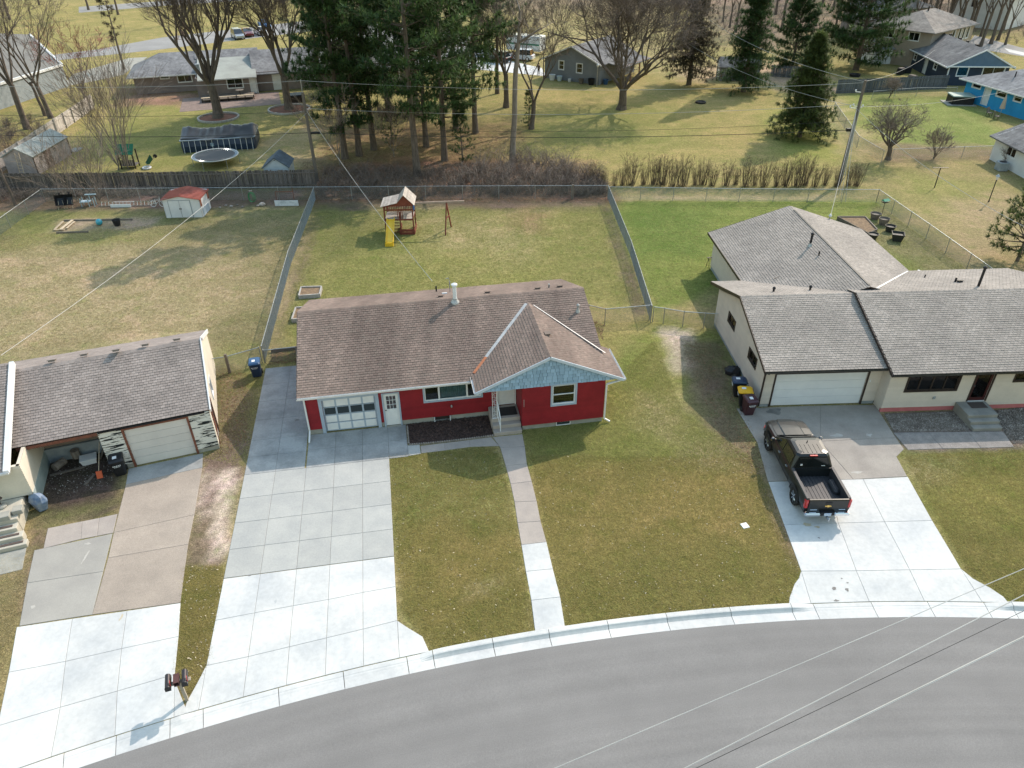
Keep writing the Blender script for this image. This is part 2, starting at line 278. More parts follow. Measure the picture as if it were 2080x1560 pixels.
def build_ground():
    def axis(a, b, st, far):
        n = list(np.arange(a, b + 1e-6, st)); s = st; lo = [a]; hi = [b]
        while lo[-1] > -far: s *= 1.35; lo.append(lo[-1] - s)
        s = st
        while hi[-1] < far: s *= 1.35; hi.append(hi[-1] + s)
        return np.array(lo[:0:-1] + n + hi[1:])
    ax = axis(-48, 62, 0.42, 3500); ay = np.concatenate([axis(8, 58, 0.3, 3500)[:0:1] if False else [], axis(6, 112, 0.36, 3500)])
    X, Y = np.meshgrid(ax, ay); nx, ny = len(ax), len(ay)
    col = np.empty((ny, nx, 3)); col[:] = (0.2, 0.175, 0.075)
    rng = np.random.RandomState(4)
    def vnoise(x, y, s, seed):                                     # smooth value noise
        r = np.random.RandomState(seed).rand(64, 64); u, v = x / s, y / s; iu, iv = np.floor(u).astype(int), np.floor(v).astype(int); fu, fv = u - iu, v - iv
        fu = fu * fu * (3 - 2 * fu); fv = fv * fv * (3 - 2 * fv); g = lambda a, b: r[a % 64, b % 64]
        return (g(iu, iv) * (1 - fu) + g(iu + 1, iv) * fu) * (1 - fv) + (g(iu, iv + 1) * (1 - fu) + g(iu + 1, iv + 1) * fu) * fv
    for poly, c, soft, st in PATCH:
        P = np.array([gp(a, b)[:2] for a, b in poly]); lo, hi = P.min(0) - soft * 2, P.max(0) + soft * 2
        my = np.where((ay > lo[1]) & (ay < hi[1]))[0]; mx = np.where((ax > lo[0]) & (ax < hi[0]))[0]
        if not len(my) or not len(mx): continue
        sl_ = np.ix_(my, mx); x, y = X[sl_], Y[sl_]
        x2 = x + (vnoise(x, y, max(soft, .4) * 1.3, 1) - .5) * soft * 1.6; y2 = y + (vnoise(x, y, max(soft, .4) * 1.3, 2) - .5) * soft * 1.6
        inside = np.zeros(x.shape, bool); d = np.full(x.shape, 1e9)
        for k in range(len(P)):
            a, b = P[k], P[(k + 1) % len(P)]
            with np.errstate(divide='ignore', invalid='ignore'):
                inside ^= ((a[1] > y2) != (b[1] > y2)) & (x2 < (b[0] - a[0]) * (y2 - a[1]) / (b[1] - a[1] + 1e-12) + a[0])
            e = b - a; t = np.clip(((x2 - a[0]) * e[0] + (y2 - a[1]) * e[1]) / (e @ e + 1e-9), 0, 1)
            d = np.minimum(d, np.hypot(x2 - a[0] - t * e[0], y2 - a[1] - t * e[1]))
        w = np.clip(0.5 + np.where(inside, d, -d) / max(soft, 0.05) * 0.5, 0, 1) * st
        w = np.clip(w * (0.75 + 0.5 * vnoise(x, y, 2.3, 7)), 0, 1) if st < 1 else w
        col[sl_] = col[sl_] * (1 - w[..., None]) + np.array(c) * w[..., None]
    D = dist_edge(X, Y); near = (D > 0.36) & (D < 0.9); f = np.where(near, (CR + 0.68) / (CR + D), 1.0)
    X = CX + (X - CX) * f; Y = CY + (Y - CY) * f; D = np.where(near, 0.68, D); Z = zg(X, Y); Z = np.where(D < 0.5, -0.45, Z) - 0.004
    me = bpy.data.meshes.new('ground'); vs = np.stack([X, Y, Z], -1).reshape(-1, 3)
    i = np.arange(nx - 1)[None, :] + np.arange(ny - 1)[:, None] * nx; fs = np.stack([i, i + 1, i + nx + 1, i + nx], -1).reshape(-1, 4)
    me.from_pydata(vs.tolist(), [], fs.tolist()); at = me.color_attributes.new('tone', 'FLOAT_COLOR', 'POINT')
    at.data.foreach_set('color', np.concatenate([col, np.ones((ny, nx, 1))], -1).ravel().astype(np.float32)); me.update()
    m = bpy.data.materials.new('turf'); m.use_nodes = True; t = m.node_tree; N = t.nodes; L = t.links; b = N['Principled BSDF']
    b.inputs['Roughness'].default_value = 0.95; b.inputs['Specular IOR Level'].default_value = 0.1
    a = N.new('ShaderNodeVertexColor'); a.layer_name = 'tone'; g = N.new('ShaderNodeNewGeometry')
    def nz(scale, det, rough=0.65):
        n = N.new('ShaderNodeTexNoise'); n.inputs['Scale'].default_value = scale; n.inputs['Detail'].default_value = det; n.inputs['Roughness'].default_value = rough
        L.new(g.outputs['Position'], n.inputs['Vector']); return n
    def mr(x, p, q, r_, s_):
        k = N.new('ShaderNodeMapRange'); L.new(x, k.inputs[0])
        for j, v in enumerate((p, q, r_, s_)): k.inputs[j + 1].default_value = v
        return k.outputs[0]
    def mul(c, f):
        k = N.new('ShaderNodeVectorMath'); k.operation = 'SCALE'; L.new(c, k.inputs[0]); L.new(f, k.inputs['Scale']); return k.outputs[0]
    def tintmix(c, f, tint):
        k = N.new('ShaderNodeMix'); k.data_type = 'RGBA'; k.blend_type = 'MULTIPLY'; L.new(f, k.inputs[0]); L.new(c, k.inputs[6]); k.inputs[7].default_value = (*tint, 1); return k.outputs[2]
    c = a.outputs['Color']
    c = tintmix(c, mr(nz(0.13, 4, 0.6).outputs['Fac'], 0.45, 0.65, 0, 0.7), (1.3, 1.2, 1.3))
    c = tintmix(c, mr(nz(0.55, 6, 0.7).outputs['Fac'], 0.46, 0.72, 0, 0.85), (1.5, 1.32, 1.6))     # straw patches
    c = tintmix(c, mr(nz(0.8, 6, 0.7).outputs['Fac'], 0.52, 0.75, 0, 0.9), (0.68, 0.88, 0.55))      # greener patches
    c = mul(c, mr(nz(4.0, 6, 0.75).outputs['Fac'], 0.3, 0.7, 0.66, 1.5))
    c = mul(c, mr(nz(13.0, 4, 0.8).outputs['Fac'], 0.3, 0.7, 0.5, 1.6))
    c = tintmix(c, mr(nz(26.0, 3, 0.7).outputs['Fac'], 0.56, 0.7, 0, 0.8), (1.55, 1.45, 1.6))        # pale dead blades
    L.new(c, b.inputs['Base Color'])
    bp = N.new('ShaderNodeBump'); bp.inputs['Strength'].default_value = 0.9; bp.inputs['Distance'].default_value = 0.08
    L.new(nz(14.0, 6, 0.75).outputs['Fac'], bp.inputs['Height']); L.new(bp.outputs[0], b.inputs['Normal'])
    me.materials.append(m); me.polygons.foreach_set('use_smooth', [True] * len(fs)); return link('ground', me, None, None, 'structure')
GROUND = build_ground()
# ------------------------------------------------------------------ road, kerb
ASPH = mat('worn_asphalt', (0.205, 0.198, 0.193), (0.178, 0.172, 0.168), 0.28, 0.9, bump=0.5, bsc=60, fine=0.16, fsc=24, spec=0.2)
def _asph_extra():                                                 # long faint streaks along the lane, from wear
    t = ASPH.node_tree; N = t.nodes; L = t.links; b = N['Principled BSDF']; src = b.inputs['Base Color'].links[0].from_socket
    g = N.new('ShaderNodeNewGeometry'); vs = N.new('ShaderNodeVectorMath'); vs.operation = 'SUBTRACT'; vs.inputs[1].default_value = (CX, CY, 0); L.new(g.outputs['Position'], vs.inputs[0])
    ln = N.new('ShaderNodeVectorMath'); ln.operation = 'LENGTH'; L.new(vs.outputs[0], ln.inputs[0])
    n = N.new('ShaderNodeTexNoise'); n.noise_dimensions = '1D'; n.inputs['Scale'].default_value = 2.2; n.inputs['Detail'].default_value = 6; L.new(ln.outputs['Value'], n.inputs['W'])
    mr = N.new('ShaderNodeMapRange'); L.new(n.outputs['Fac'], mr.inputs[0]); mr.inputs[1].default_value = 0.3; mr.inputs[2].default_value = 0.7; mr.inputs[3].default_value = 0.955; mr.inputs[4].default_value = 1.045
    k = N.new('ShaderNodeVectorMath'); k.operation = 'SCALE'; L.new(src, k.inputs[0]); L.new(mr.outputs[0], k.inputs['Scale']); L.new(k.outputs[0], b.inputs['Base Color'])
_asph_extra()
def arc(r, a): return (CX + r * math.cos(rad(a)), CY + r * math.sin(rad(a)))
mb = MB(); angs = np.linspace(20, 150, 160)
for i in range(len(angs) - 1):
    for ra, rb in ((CR + 0.06, CR - 4.6), (CR - 4.6, CR - 9.2)):
        za, zb = (ZROAD + 0.004, ZROAD + 0.07) if ra > CR - 1 else (ZROAD + 0.07, ZROAD + 0.004)
        p = [arc(ra, angs[i]), arc(ra, angs[i + 1]), arc(rb, angs[i + 1]), arc(rb, angs[i])]
        mb.poly((*p[3], zb), (*p[0], za), (*p[1], za), (*p[2], zb))
mb.build('road', ASPH, kind='structure')
def ang_of(px, py, z=0.0):
    p = gp(px, py, z); return math.degrees(math.atan2(p.y - CY, p.x - CX))
# kerb joints seen in the photo, as angles round the bend; the kerb is down across the drives
dropA0, dropA1 = ang_of(395, 1432), ang_of(850, 1330)
dropB0, dropB1 = ang_of(1650, 1228), ang_of(2010, 1219)
dropC0, dropC1 = 150.0, ang_of(350, 1440)
joints = [ang_of(x, y, ZROAD) for x, y in ((128, 1560), (235, 1528), (345, 1500), (413, 1477), (567, 1425), (700, 1392), (830, 1360), (882, 1345), (1005, 1325), (1120, 1308), (1240, 1290), (1360, 1275), (1490, 1262), (1615, 1255), (1663, 1253), (1782, 1250), (1897, 1248), (2012, 1249), (2065, 1249))]
aL = joints[0]; aR = joints[-1]
joints = [aL + 2.2 * k for k in range(12, 0, -1)] + joints + [aR - 2.2 * k for k in range(1, 14)]
def kerb_h(a):                                                     # 0 = dropped, 1 = full height
    def out(a, hi, lo): return max(0.0, a - hi, lo - a)
    d = min(out(a, dropA0, dropA1), out(a, dropB0, dropB1), out(a, dropC0, dropC1)); t = min(1, d / 0.55); return t * t * (3 - 2 * t)
KERBM = CONC_NEW
curb = bpy.data.objects.new('curb', None); C.objects.link(curb); curb['kind'] = 'structure'
for j in range(len(joints) - 1):
    a0, a1 = joints[j], joints[j + 1]; n = max(2, int(abs(a1 - a0) / 0.25)); rings = []; gap = 0.0085
    for k in range(n + 1):
        a = a0 - gap + (a1 - a0 + 2 * gap) * k / n; h = kerb_h(a); top = -0.10 + 0.115 * h
        prof = [(CR, ZROAD - 0.2), (CR, ZROAD + 0.008), (CR + 0.38, ZROAD + 0.012 - 0.008 * h), (CR + 0.45, ZROAD + 0.02 + 0.05 * h), (CR + 0.50, top - 0.012), (CR + 0.54, top), (CR + 0.70, top + 0.004), (CR + 0.72, top - 0.01), (CR + 0.72, ZROAD - 0.2)]
        rings.append([(*arc(r, a), z) for r, z in prof])
    m_ = MB(); m_.loft(rings); m_.build('curb_segment', KERBM, curb)
CONC_PINK2 = mat('old_walk_concrete', (0.37, 0.325, 0.29), (0.31, 0.275, 0.25), 1.2, 0.9, bump=0.3, bsc=90, isl=0.05, fine=0.12, fsc=25)
CONC_PINK3 = mat('old_drive_concrete', (0.33, 0.30, 0.265), (0.26, 0.235, 0.21), 0.9, 0.9, bump=0.4, bsc=80, isl=0.05, fine=0.2, fsc=35)
CONC_OLD2 = mat('patched_drive_concrete', (0.335, 0.32, 0.29), (0.285, 0.272, 0.25), 0.7, 0.9, bump=0.3, bsc=80, isl=0.04, fine=0.1, fsc=25)
AGG = mat('exposed_aggregate', (0.27, 0.25, 0.235), (0.2, 0.185, 0.175), 2.5, 0.9, bump=1.0, bsc=45, fine=0.45, fsc=45)
GRAVEL = mat('gravel_ground', (0.17, 0.145, 0.125), (0.11, 0.09, 0.075), 2.0, 0.95, bump=1.0, bsc=40, fine=0.4, fsc=35)
GRAVEL2 = mat('gravel_ground_dark', (0.12, 0.1, 0.085), (0.08, 0.066, 0.055), 2.0, 0.95, bump=1.0, bsc=40, fine=0.4, fsc=35)
STONE = mat('small_stones', (0.3, 0.27, 0.24), (0.17, 0.14, 0.12), 2.0, 0.9, isl=0.5)
# ------------------------------------------------------------------ concrete drives and walks (base sheet of jointing dirt, slabs as children)
def slab(parent, pts, m, th=0.05, gap=0.007, dz=0.016, name='concrete_slab'):
    """pts: world xy corners, counter-clockwise; a slab with a chamfered top edge that follows the ground"""
    P = [Vector((p[0], p[1])) for p in pts]
    ar = sum(P[i].x * P[(i + 1) % len(P)].y - P[(i + 1) % len(P)].x * P[i].y for i in range(len(P)))
    if ar < 0: P = P[::-1]
    def inset(d):
        out = []
        for i in range(len(P)):
            a, b, c = P[i - 1], P[i], P[(i + 1) % len(P)]; e1 = (b - a).normalized(); e2 = (c - b).normalized()
            n1, n2 = Vector((-e1.y, e1.x)), Vector((-e2.y, e2.x)); k = 1 + n1.dot(n2)
            out.append(b + (n1 + n2) * (d / max(k, 0.3)))
        return out
    def dens(Q):
        o = []
        for i in range(len(Q)):
            a, b = Q[i], Q[(i + 1) % len(Q)]; n = max(1, int((b - a).length / 0.8))
            o += [a + (b - a) * (k / n) for k in range(n)]
        return o
    A, B = dens(inset(gap)), inset(gap + 0.008)
    n0 = len(A); k = 0; B2 = []
    I1 = inset(gap)
    for i in range(len(I1)):
        a, b = I1[i], I1[(i + 1) % len(I1)]; n = max(1, int((b - a).length / 0.8)); a2, b2 = B[i], B[(i + 1) % len(B)]
        B2 += [a2 + (b2 - a2) * (q / n) for q in range(n)]
    cx = sum((p.x for p in P)) / len(P); cy = sum((p.y for p in P)) / len(P); cz = zgf(cx, cy) + dz
    mb = MB(); L3 = lambda Q, z: [(p.x - cx, p.y - cy, zgf(p.x, p.y) + z - cz) for p in Q]
    mid = [(p + Vector((cx, cy))) / 2 for p in B2]; n = len(A)
    vs = L3(A, dz - th) + L3(A, dz - 0.006) + L3(B2, dz) + L3(mid, dz) + [(0, 0, 0)]
    fs = [(k * n + i, k * n + (i + 1) % n, (k + 1) * n + (i + 1) % n, (k + 1) * n + i) for k in range(3) for i in range(n)]
    fs += [(3 * n + i, 3 * n + (i + 1) % n, 4 * n) for i in range(n)]
    mb.faces(vs, fs)
    o = mb.build(name, m, parent); o.location = (cx, cy, cz)
    BASES.setdefault(parent.name, MB()); D = dens(P); bz = lambda p: (p.x, p.y, zgf(p.x, p.y) + 0.002)
    BASES[parent.name].faces([bz(p) for p in D] + [bz((p + Vector((cx, cy))) / 2) for p in D] + [(cx, cy, zgf(cx, cy) + 0.002)],
        [(i, (i + 1) % len(D), len(D) + (i + 1) % len(D), len(D) + i) for i in range(len(D))] + [(len(D) + i, len(D) + (i + 1) % len(D), 2 * len(D)) for i in range(len(D))])
    return o
BASES = {}
def drive(name):                                                   # a drive or walk; its dirt bed is made once its slabs are known
    o = bpy.data.objects.new(name, bpy.data.meshes.new(name)); C.objects.link(o); o['kind'] = 'structure'; return o
def finish(o, m):
    b = BASES[o.name]; o.data.from_pydata(b.v, [], b.f); o.data.materials.append(m); o.data.update()
def sheet(name, pts, m, dz=0.004, kind='structure', sub=0.8):
    mb = MB(); cx = sum(p[0] for p in pts) / len(pts); cy = sum(p[1] for p in pts) / len(pts); o = []
    for i in range(len(pts)):
        a, b = Vector(pts[i][:2]), Vector(pts[(i + 1) % len(pts)][:2]); n = max(1, int((b - a).length / sub)); o += [a + (b - a) * (k / n) for k in range(n)]
    rings = [[(cx + (p.x - cx) * f, cy + (p.y - cy) * f, zgf(cx + (p.x - cx) * f, cy + (p.y - cy) * f) + dz) for p in o] for f in (1.0, 0.8, 0.6, 0.4, 0.2, 0.02)]
    ar = sum(o[i].x * o[i - 1].y - o[i - 1].x * o[i].y for i in range(len(o)))
    if ar < 0: rings = [r[::-1] for r in rings]
    mb.loft([r[::-1] for r in rings], caps=False); mb.poly(*rings[-1]); return mb.build(name, m, kind=kind)
FA = Frame(630.4, 882.8, 9.4)       # the red house: origin at its garage corner, x along the front
FB = Frame(1541.0, 826.3, 2.05)     # the beige house on the right
FC = Frame(446.5, 911.5, 19.7)      # the weathered house on the left
def quadgrid(parent, F, xs, ys, mf, zs=None):
    for i in range(len(xs) - 1):
        for j in range(len(ys) - 1):
            m = mf(i, j)
            if m: slab(parent, [F.w(xs[i], ys[j])[:2], F.w(xs[i + 1], ys[j])[:2], F.w(xs[i + 1], ys[j + 1])[:2], F.w(xs[i], ys[j + 1])[:2]], m)
dA = drive('driveway')
XA = [-2.95, -1.5, -0.05, 1.3, 2.65, 3.95]; YA = [-9.17, -7.57, -5.97, -4.36, -2.68]
quadgrid(dA, FA, XA, YA, lambda i, j: CONC_OLD)
quadgrid(dA, FA, [-2.95, -1.5, -0.12], [-2.68, -1.35, 0.0, 1.75, 3.5, 5.2, 6.95], lambda i, j: CONC_STAIN)
quadgrid(dA, FA, [-0.05, 1.3, 2.65, 3.95, 4.9], [-2.68, -1.3, -0.02], lambda i, j: CONC_STAIN if j else CONC_STAIN)
slab(dA, [FA.w(4.9, -2.63)[:2], FA.w(5.52, -2.59)[:2], FA.w(5.5, -1.82)[:2], FA.w(4.9, -1.8)[:2]], CONC_OLD)
def rowA(f0, f1, m):
    for i in range(5):
        a, b = XA[i], XA[i + 1]; slab(dA, [FA.w(a, f0[i])[:2], FA.w(b, f0[i + 1])[:2], FA.w(b, f1[i + 1])[:2], FA.w(a, f1[i])[:2]], m)
r0 = [-9.19] * 6; r1 = [-11.28, -11.18, -11.09, -11.02, -10.9, -10.83]; r2 = [-13.29, -13.16, -12.99, -12.83, -12.67, -12.5]
def backk(a): return arc(CR + 0.735, a)
def bkA(x):
    p = FA.w(x, -14.4)
    for _ in range(4):
        a = math.degrees(math.atan2(p.y - CY, p.x - CX)); b = backk(a); l = FA.loc(*PXOF(b[0], b[1])); p = FA.w(x, l[1])
    return b
def PXOF(x, y, z=0.0):
    v = RC @ np.array([x, y, z - CAMH]); return 1040 + FPX * v[0] / v[2], 780 + FPX * v[1] / v[2]
kb = [bkA(x) for x in XA]
rowA(r1, r0, CONC_NEW); rowA(r2, r1, CONC_NEW)
for i in range(5): slab(dA, [FA.w(XA[i], r2[i])[:2], FA.w(XA[i + 1], r2[i + 1])[:2], kb[i + 1], kb[i]], CONC_NEW)
slab(dA, [kb[5], bkA(5.05), FA.w(4.85, -13.35)[:2], FA.w(4.3, -12.85)[:2], FA.w(3.95, -12.5)[:2]], CONC_NEW)
slab(dA, [kb[0], FA.w(-2.95, -13.29)[:2], FA.w(-3.15, -13.9)[:2], FA.w(-3.4, -14.6)[:2], bkA(-3.45)], CONC_NEW)
finish(dA, JOINT)

dW = drive('walkway')
def px(*pts): return [gp(a, b)[:2] for a, b in pts]
wl = [(1003, 889), (1019, 929), (1029, 963), (1037, 984), (1046, 1021), (1051, 1063), (1059, 1106), (1066, 1162), (1079, 1219), (1087, 1281)]
wr = [(1061, 882), (1066, 908), (1070, 942), (1080, 978), (1090, 1018), (1098, 1059), (1110, 1101), (1123, 1156), (1138, 1212), (1148, 1272)]
wl = [(1001, 888), (1016, 909), (1027, 946), (1037, 983), (1045, 1020), (1051, 1062), (1059, 1107), (1068, 1161), (1079, 1219), (1087, 1281)]
for k in range(len(wl) - 1):
    slab(dW, px(wl[k], wr[k], wr[k + 1], wl[k + 1]), CONC_PINK2 if k < 6 else CONC_NEW)
sp = [((854, 906), (856, 921)), ((903, 900), (904, 915)), ((953, 894), (955, 908)), ((998, 888), (1014, 906))]
for k in range(3): slab(dW, px(sp[k][0], sp[k + 1][0], sp[k + 1][1], sp[k][1]), CONC_PINK2)
finish(dW, JOINT)
dC = drive('driveway')
Z4_ = lambda x, y: (x / 1.904, 900 + y / 1.904)
for q, m in (([(487, 160), (783, 95), (752, 278), (440, 347)], CONC_PINK), ([(497, 100), (785, 40), (783, 95), (487, 160)], CONC_STAIN),
             ([(440, 347), (752, 278), (728, 392), (418, 445)], CONC_PINK), ([(418, 445), (728, 392), (698, 618), (357, 664)], CONC_PINK),
             ([(185, 330), (318, 303), (313, 372), (168, 408)], CONC_PINK2), ([(318, 303), (384, 290), (376, 360), (313, 372)], CONC_PINK2), ([(384, 290), (455, 274), (438, 348), (376, 360)], CONC_PINK2),
             ([(133, 415), (436, 350), (400, 497), (105, 542)], CONC_OLD2), ([(105, 542), (400, 497), (357, 664), (75, 708)], CONC_OLD2)):
    slab(dC, px(*[Z4_(*p) for p in q]), m)
G = [[(34, 1274), (147, 1257), (258, 1241), (367, 1225)], [(18, 1366), (133, 1344), (247, 1318), (363, 1293)], [(0, 1450), (122, 1437), (238, 1404), (357, 1371)], [(-28, 1531), (108, 1518), (235, 1484), (378, 1438)]]
G[2] = [(-5, 1475), (122, 1437), (238, 1404), (355, 1370)]; G[3] = [(-60, 1528), (105, 1486), (232, 1462), (350, 1438)]
G[3] = [tuple(p) for p in G[3]]
for i in range(3):
    for j in range(2): slab(dC, px(G[j][i], G[j][i + 1], G[j + 1][i + 1], G[j + 1][i]), CONC_NEW)
bk = [backk(ang_of(x, y)) for x, y in ((-60, 1520), (107, 1478), (233, 1462), (352, 1438))]
for i in range(3):
    t = px(G[2][i], G[2][i + 1]); slab(dC, [t[0], t[1], bk[i + 1], bk[i]], CONC_NEW)
slab(dC, [px((355, 1370))[0], px((358, 1390))[0], px((372, 1425))[0], backk(ang_of(380, 1432)), bk[3]], CONC_NEW)
for i in range(1): slab(dC, px((-130, 1297), (34, 1274), (18, 1366), (-160, 1400)), CONC_NEW) if False else None
finish(dC, JOINT)
dB = drive('driveway')
Zb = lambda x, y: (1380 + x / 2.9714, 820 + y / 2.9714)
top = px((1541, 828), (1650, 822), (1772, 822)); mid1 = px(Zb(470, 235), Zb(850, 228), Zb(1305, 205)); mid2 = px(Zb(535, 470), Zb(1050, 458), Zb(1375, 440))
top = px(Zb(345, 30), Zb(850, 12), Zb(1180, 8)); right = px(Zb(1355, 275), Zb(1310, 320))
slab(dB, [top[0], top[1], mid1[1], mid1[0]], CONC_PINK3); slab(dB, [top[1], top[2], mid1[2], mid1[1]], CONC_PINK3)
slab(dB, [mid1[0], mid1[1], mid2[1], mid2[0]], CONC_PINK3); slab(dB, [mid1[1], mid1[2], *right, mid2[2], mid2[1]], CONC_PINK3)
n0 = px(Zb(537, 472), Zb(905, 462), Zb(1108, 456), Zb(1378, 442)); n1 = px(Zb(632, 732), Zb(958, 722), Zb(1238, 714), Zb(1525, 706)); n2 = px(Zb(735, 1010), Zb(1068, 1008), Zb(1390, 1002), Zb(1700, 997))
for a, b in ((n0, n1), (n1, n2)):
    for i in range(3): slab(dB, [a[i], a[i + 1], b[i + 1], b[i]], CONC_NEW)
n3 = [backk(ang_of(x, y)) for x, y in (Zb(802, 1205), Zb(1155, 1195), Zb(1487, 1188), Zb(1832, 1185))]
for i in range(3): slab(dB, [n2[i], n2[i + 1], n3[i + 1], n3[i]], CONC_NEW)
slab(dB, [n2[0], n3[0], backk(ang_of(*Zb(665, 1205))), px(Zb(668, 1160))[0], px(Zb(695, 1085))[0], px(Zb(722, 1050))[0]], CONC_NEW)
slab(dB, [n2[3], px(Zb(1740, 1035))[0], px(Zb(1880, 1105))[0], px(Zb(1960, 1155))[0], backk(ang_of(*Zb(1990, 1187))), n3[3]], CONC_NEW)
finish(dB, JOINT)
def stain(parent, px_, rx, ry, m, seed, z=0.021):
    rng = random.Random(seed); p = gp(*px_); n = 18; ph = [rng.uniform(0, 6.28) for _ in range(4)]; mb = MB()
    pts = [(math.cos(2 * math.pi * k / n) * rx * (1 + .25 * math.sin(2 * 2 * math.pi * k / n + ph[0]) + .18 * math.sin(5 * 2 * math.pi * k / n + ph[1])), math.sin(2 * math.pi * k / n) * ry * (1 + .25 * math.sin(3 * 2 * math.pi * k / n + ph[2]) + .18 * math.sin(4 * 2 * math.pi * k / n + ph[3])), 0) for k in range(n)]
    mb.poly(*pts); o = mb.build('stain', m, parent); o.location = (p.x, p.y, zgf(p.x, p.y) + z)
OIL = mat('oil_stain', (0.15, 0.14, 0.13), (0.25, 0.245, 0.24), 6, .8, fine=.2); DAMP = mat('damp_stain', (0.13, 0.125, 0.115), (0.2, 0.19, 0.175), 2, .6); RUSTS = mat('rust_stain', (0.42, 0.33, 0.2), (0.46, 0.42, 0.34), 3, .85); PALES = mat('pale_scuff', (0.44, 0.42, 0.39), (0.36, 0.335, 0.3), 5, .9)
for k, (x, y, a, b) in enumerate(((1695, 1193, .1, .09), (1721, 1195, .06, .1), (1722, 1182, .05, .04), (1710, 1174, .03, .03), (1700, 1217, .09, .05), (1663, 1093, .05, .04), (1478, 1060, 0, 0))):
    if a: stain(dB, (x, y), a, b, OIL, k)
stain(dB, (1572, 836), .42, .28, DAMP, 20); stain(dB, (1700, 885), .28, .12, PALES, 21); stain(dB, (1765, 884), .16, .12, PALES, 22); stain(dB, (1740, 960), .3, .07, PALES, 23); stain(dB, (1640, 1066), .22, .1, RUSTS, 24); stain(dB, (1660, 1071), .1, .06, RUSTS, 25)
stain(dC, (247, 1254), .05, .16, RUSTS, 26); stain(dC, (175, 1130), .05, .35, PALES, 27); stain(dC, (178, 1105), .12, .06, PALES, 28); stain(dC, (67, 1233), .1, .08, PALES, 29); stain(dC, (310, 985), .3, .12, DAMP, 30) if False else None
stain(dA, (604, 854), .12, .1, OIL, 31); stain(dA, (507, 1170), .05, .03, OIL, 32); stain(dA, (560, 1222), .05, .08, mat('grey_scuff', (0.38, 0.4, 0.41), None, 3, .9), 33)
aw = drive('aggregate_walk')
for q in (((1290, 175), (1500, 172), (1590, 272), (1380, 280)), ((1500, 172), (1740, 170), (1820, 268), (1590, 272)), ((1740, 170), (1955, 168), (2020, 262), (1820, 268))):
    slab(aw, px(*[Zb(*p) for p in q]), AGG)
finish(aw, JOINT)
gb = sheet('gravel_bed', px(Zb(1235, 60), Zb(1700, 45), Zb(1750, 165), Zb(1295, 172)), GRAVEL, 0.012); 
gb2 = sheet('gravel_bed', px(Zb(1900, 40), Zb(2100, 20), Zb(2200, 240), Zb(2010, 240), Zb(1955, 165)), GRAVEL2, 0.012)
def pebbles(name, poly, n, r0, r1, m, seed):
    rng = random.Random(seed); P = [Vector(p) for p in poly]; mb = MB(); lo = [min(p[i] for p in P) for i in (0, 1)]; hi = [max(p[i] for p in P) for i in (0, 1)]; k = 0
    while k < n:
        x, y = rng.uniform(lo[0], hi[0]), rng.uniform(lo[1], hi[1]); ins = False
        for i in range(len(P)):
            a, b = P[i], P[i - 1]
            if (a.y > y) != (b.y > y) and x < (b.x - a.x) * (y - a.y) / (b.y - a.y) + a.x: ins = not ins
        if not ins: continue
        k += 1; r = rng.uniform(r0, r1); t = rng.random() * 6.28; z = zgf(x, y) + 0.012
        q = [(x + r * rng.uniform(.7, 1.2) * math.cos(t + i * 1.5708), y + r * rng.uniform(.7, 1.2) * math.sin(t + i * 1.5708), z + r * rng.uniform(-.1, .4)) for i in range(4)]
        mb.faces(q + [(x, y, z + r * rng.uniform(.6, 1.1))], [(0, 1, 4), (1, 2, 4), (2, 3, 4), (3, 0, 4)])
    return mb.build(name, m, kind='stuff')
pebbles('gravel', px(Zb(1240, 64), Zb(1700, 49), Zb(1750, 165), Zb(1295, 172)), 3500, 0.012, 0.035, STONE, 5)
pebbles('gravel', px(Zb(1900, 44), Zb(2100, 24), Zb(2200, 240), Zb(2010, 240), Zb(1955, 165)), 2500, 0.012, 0.035, STONE, 6)
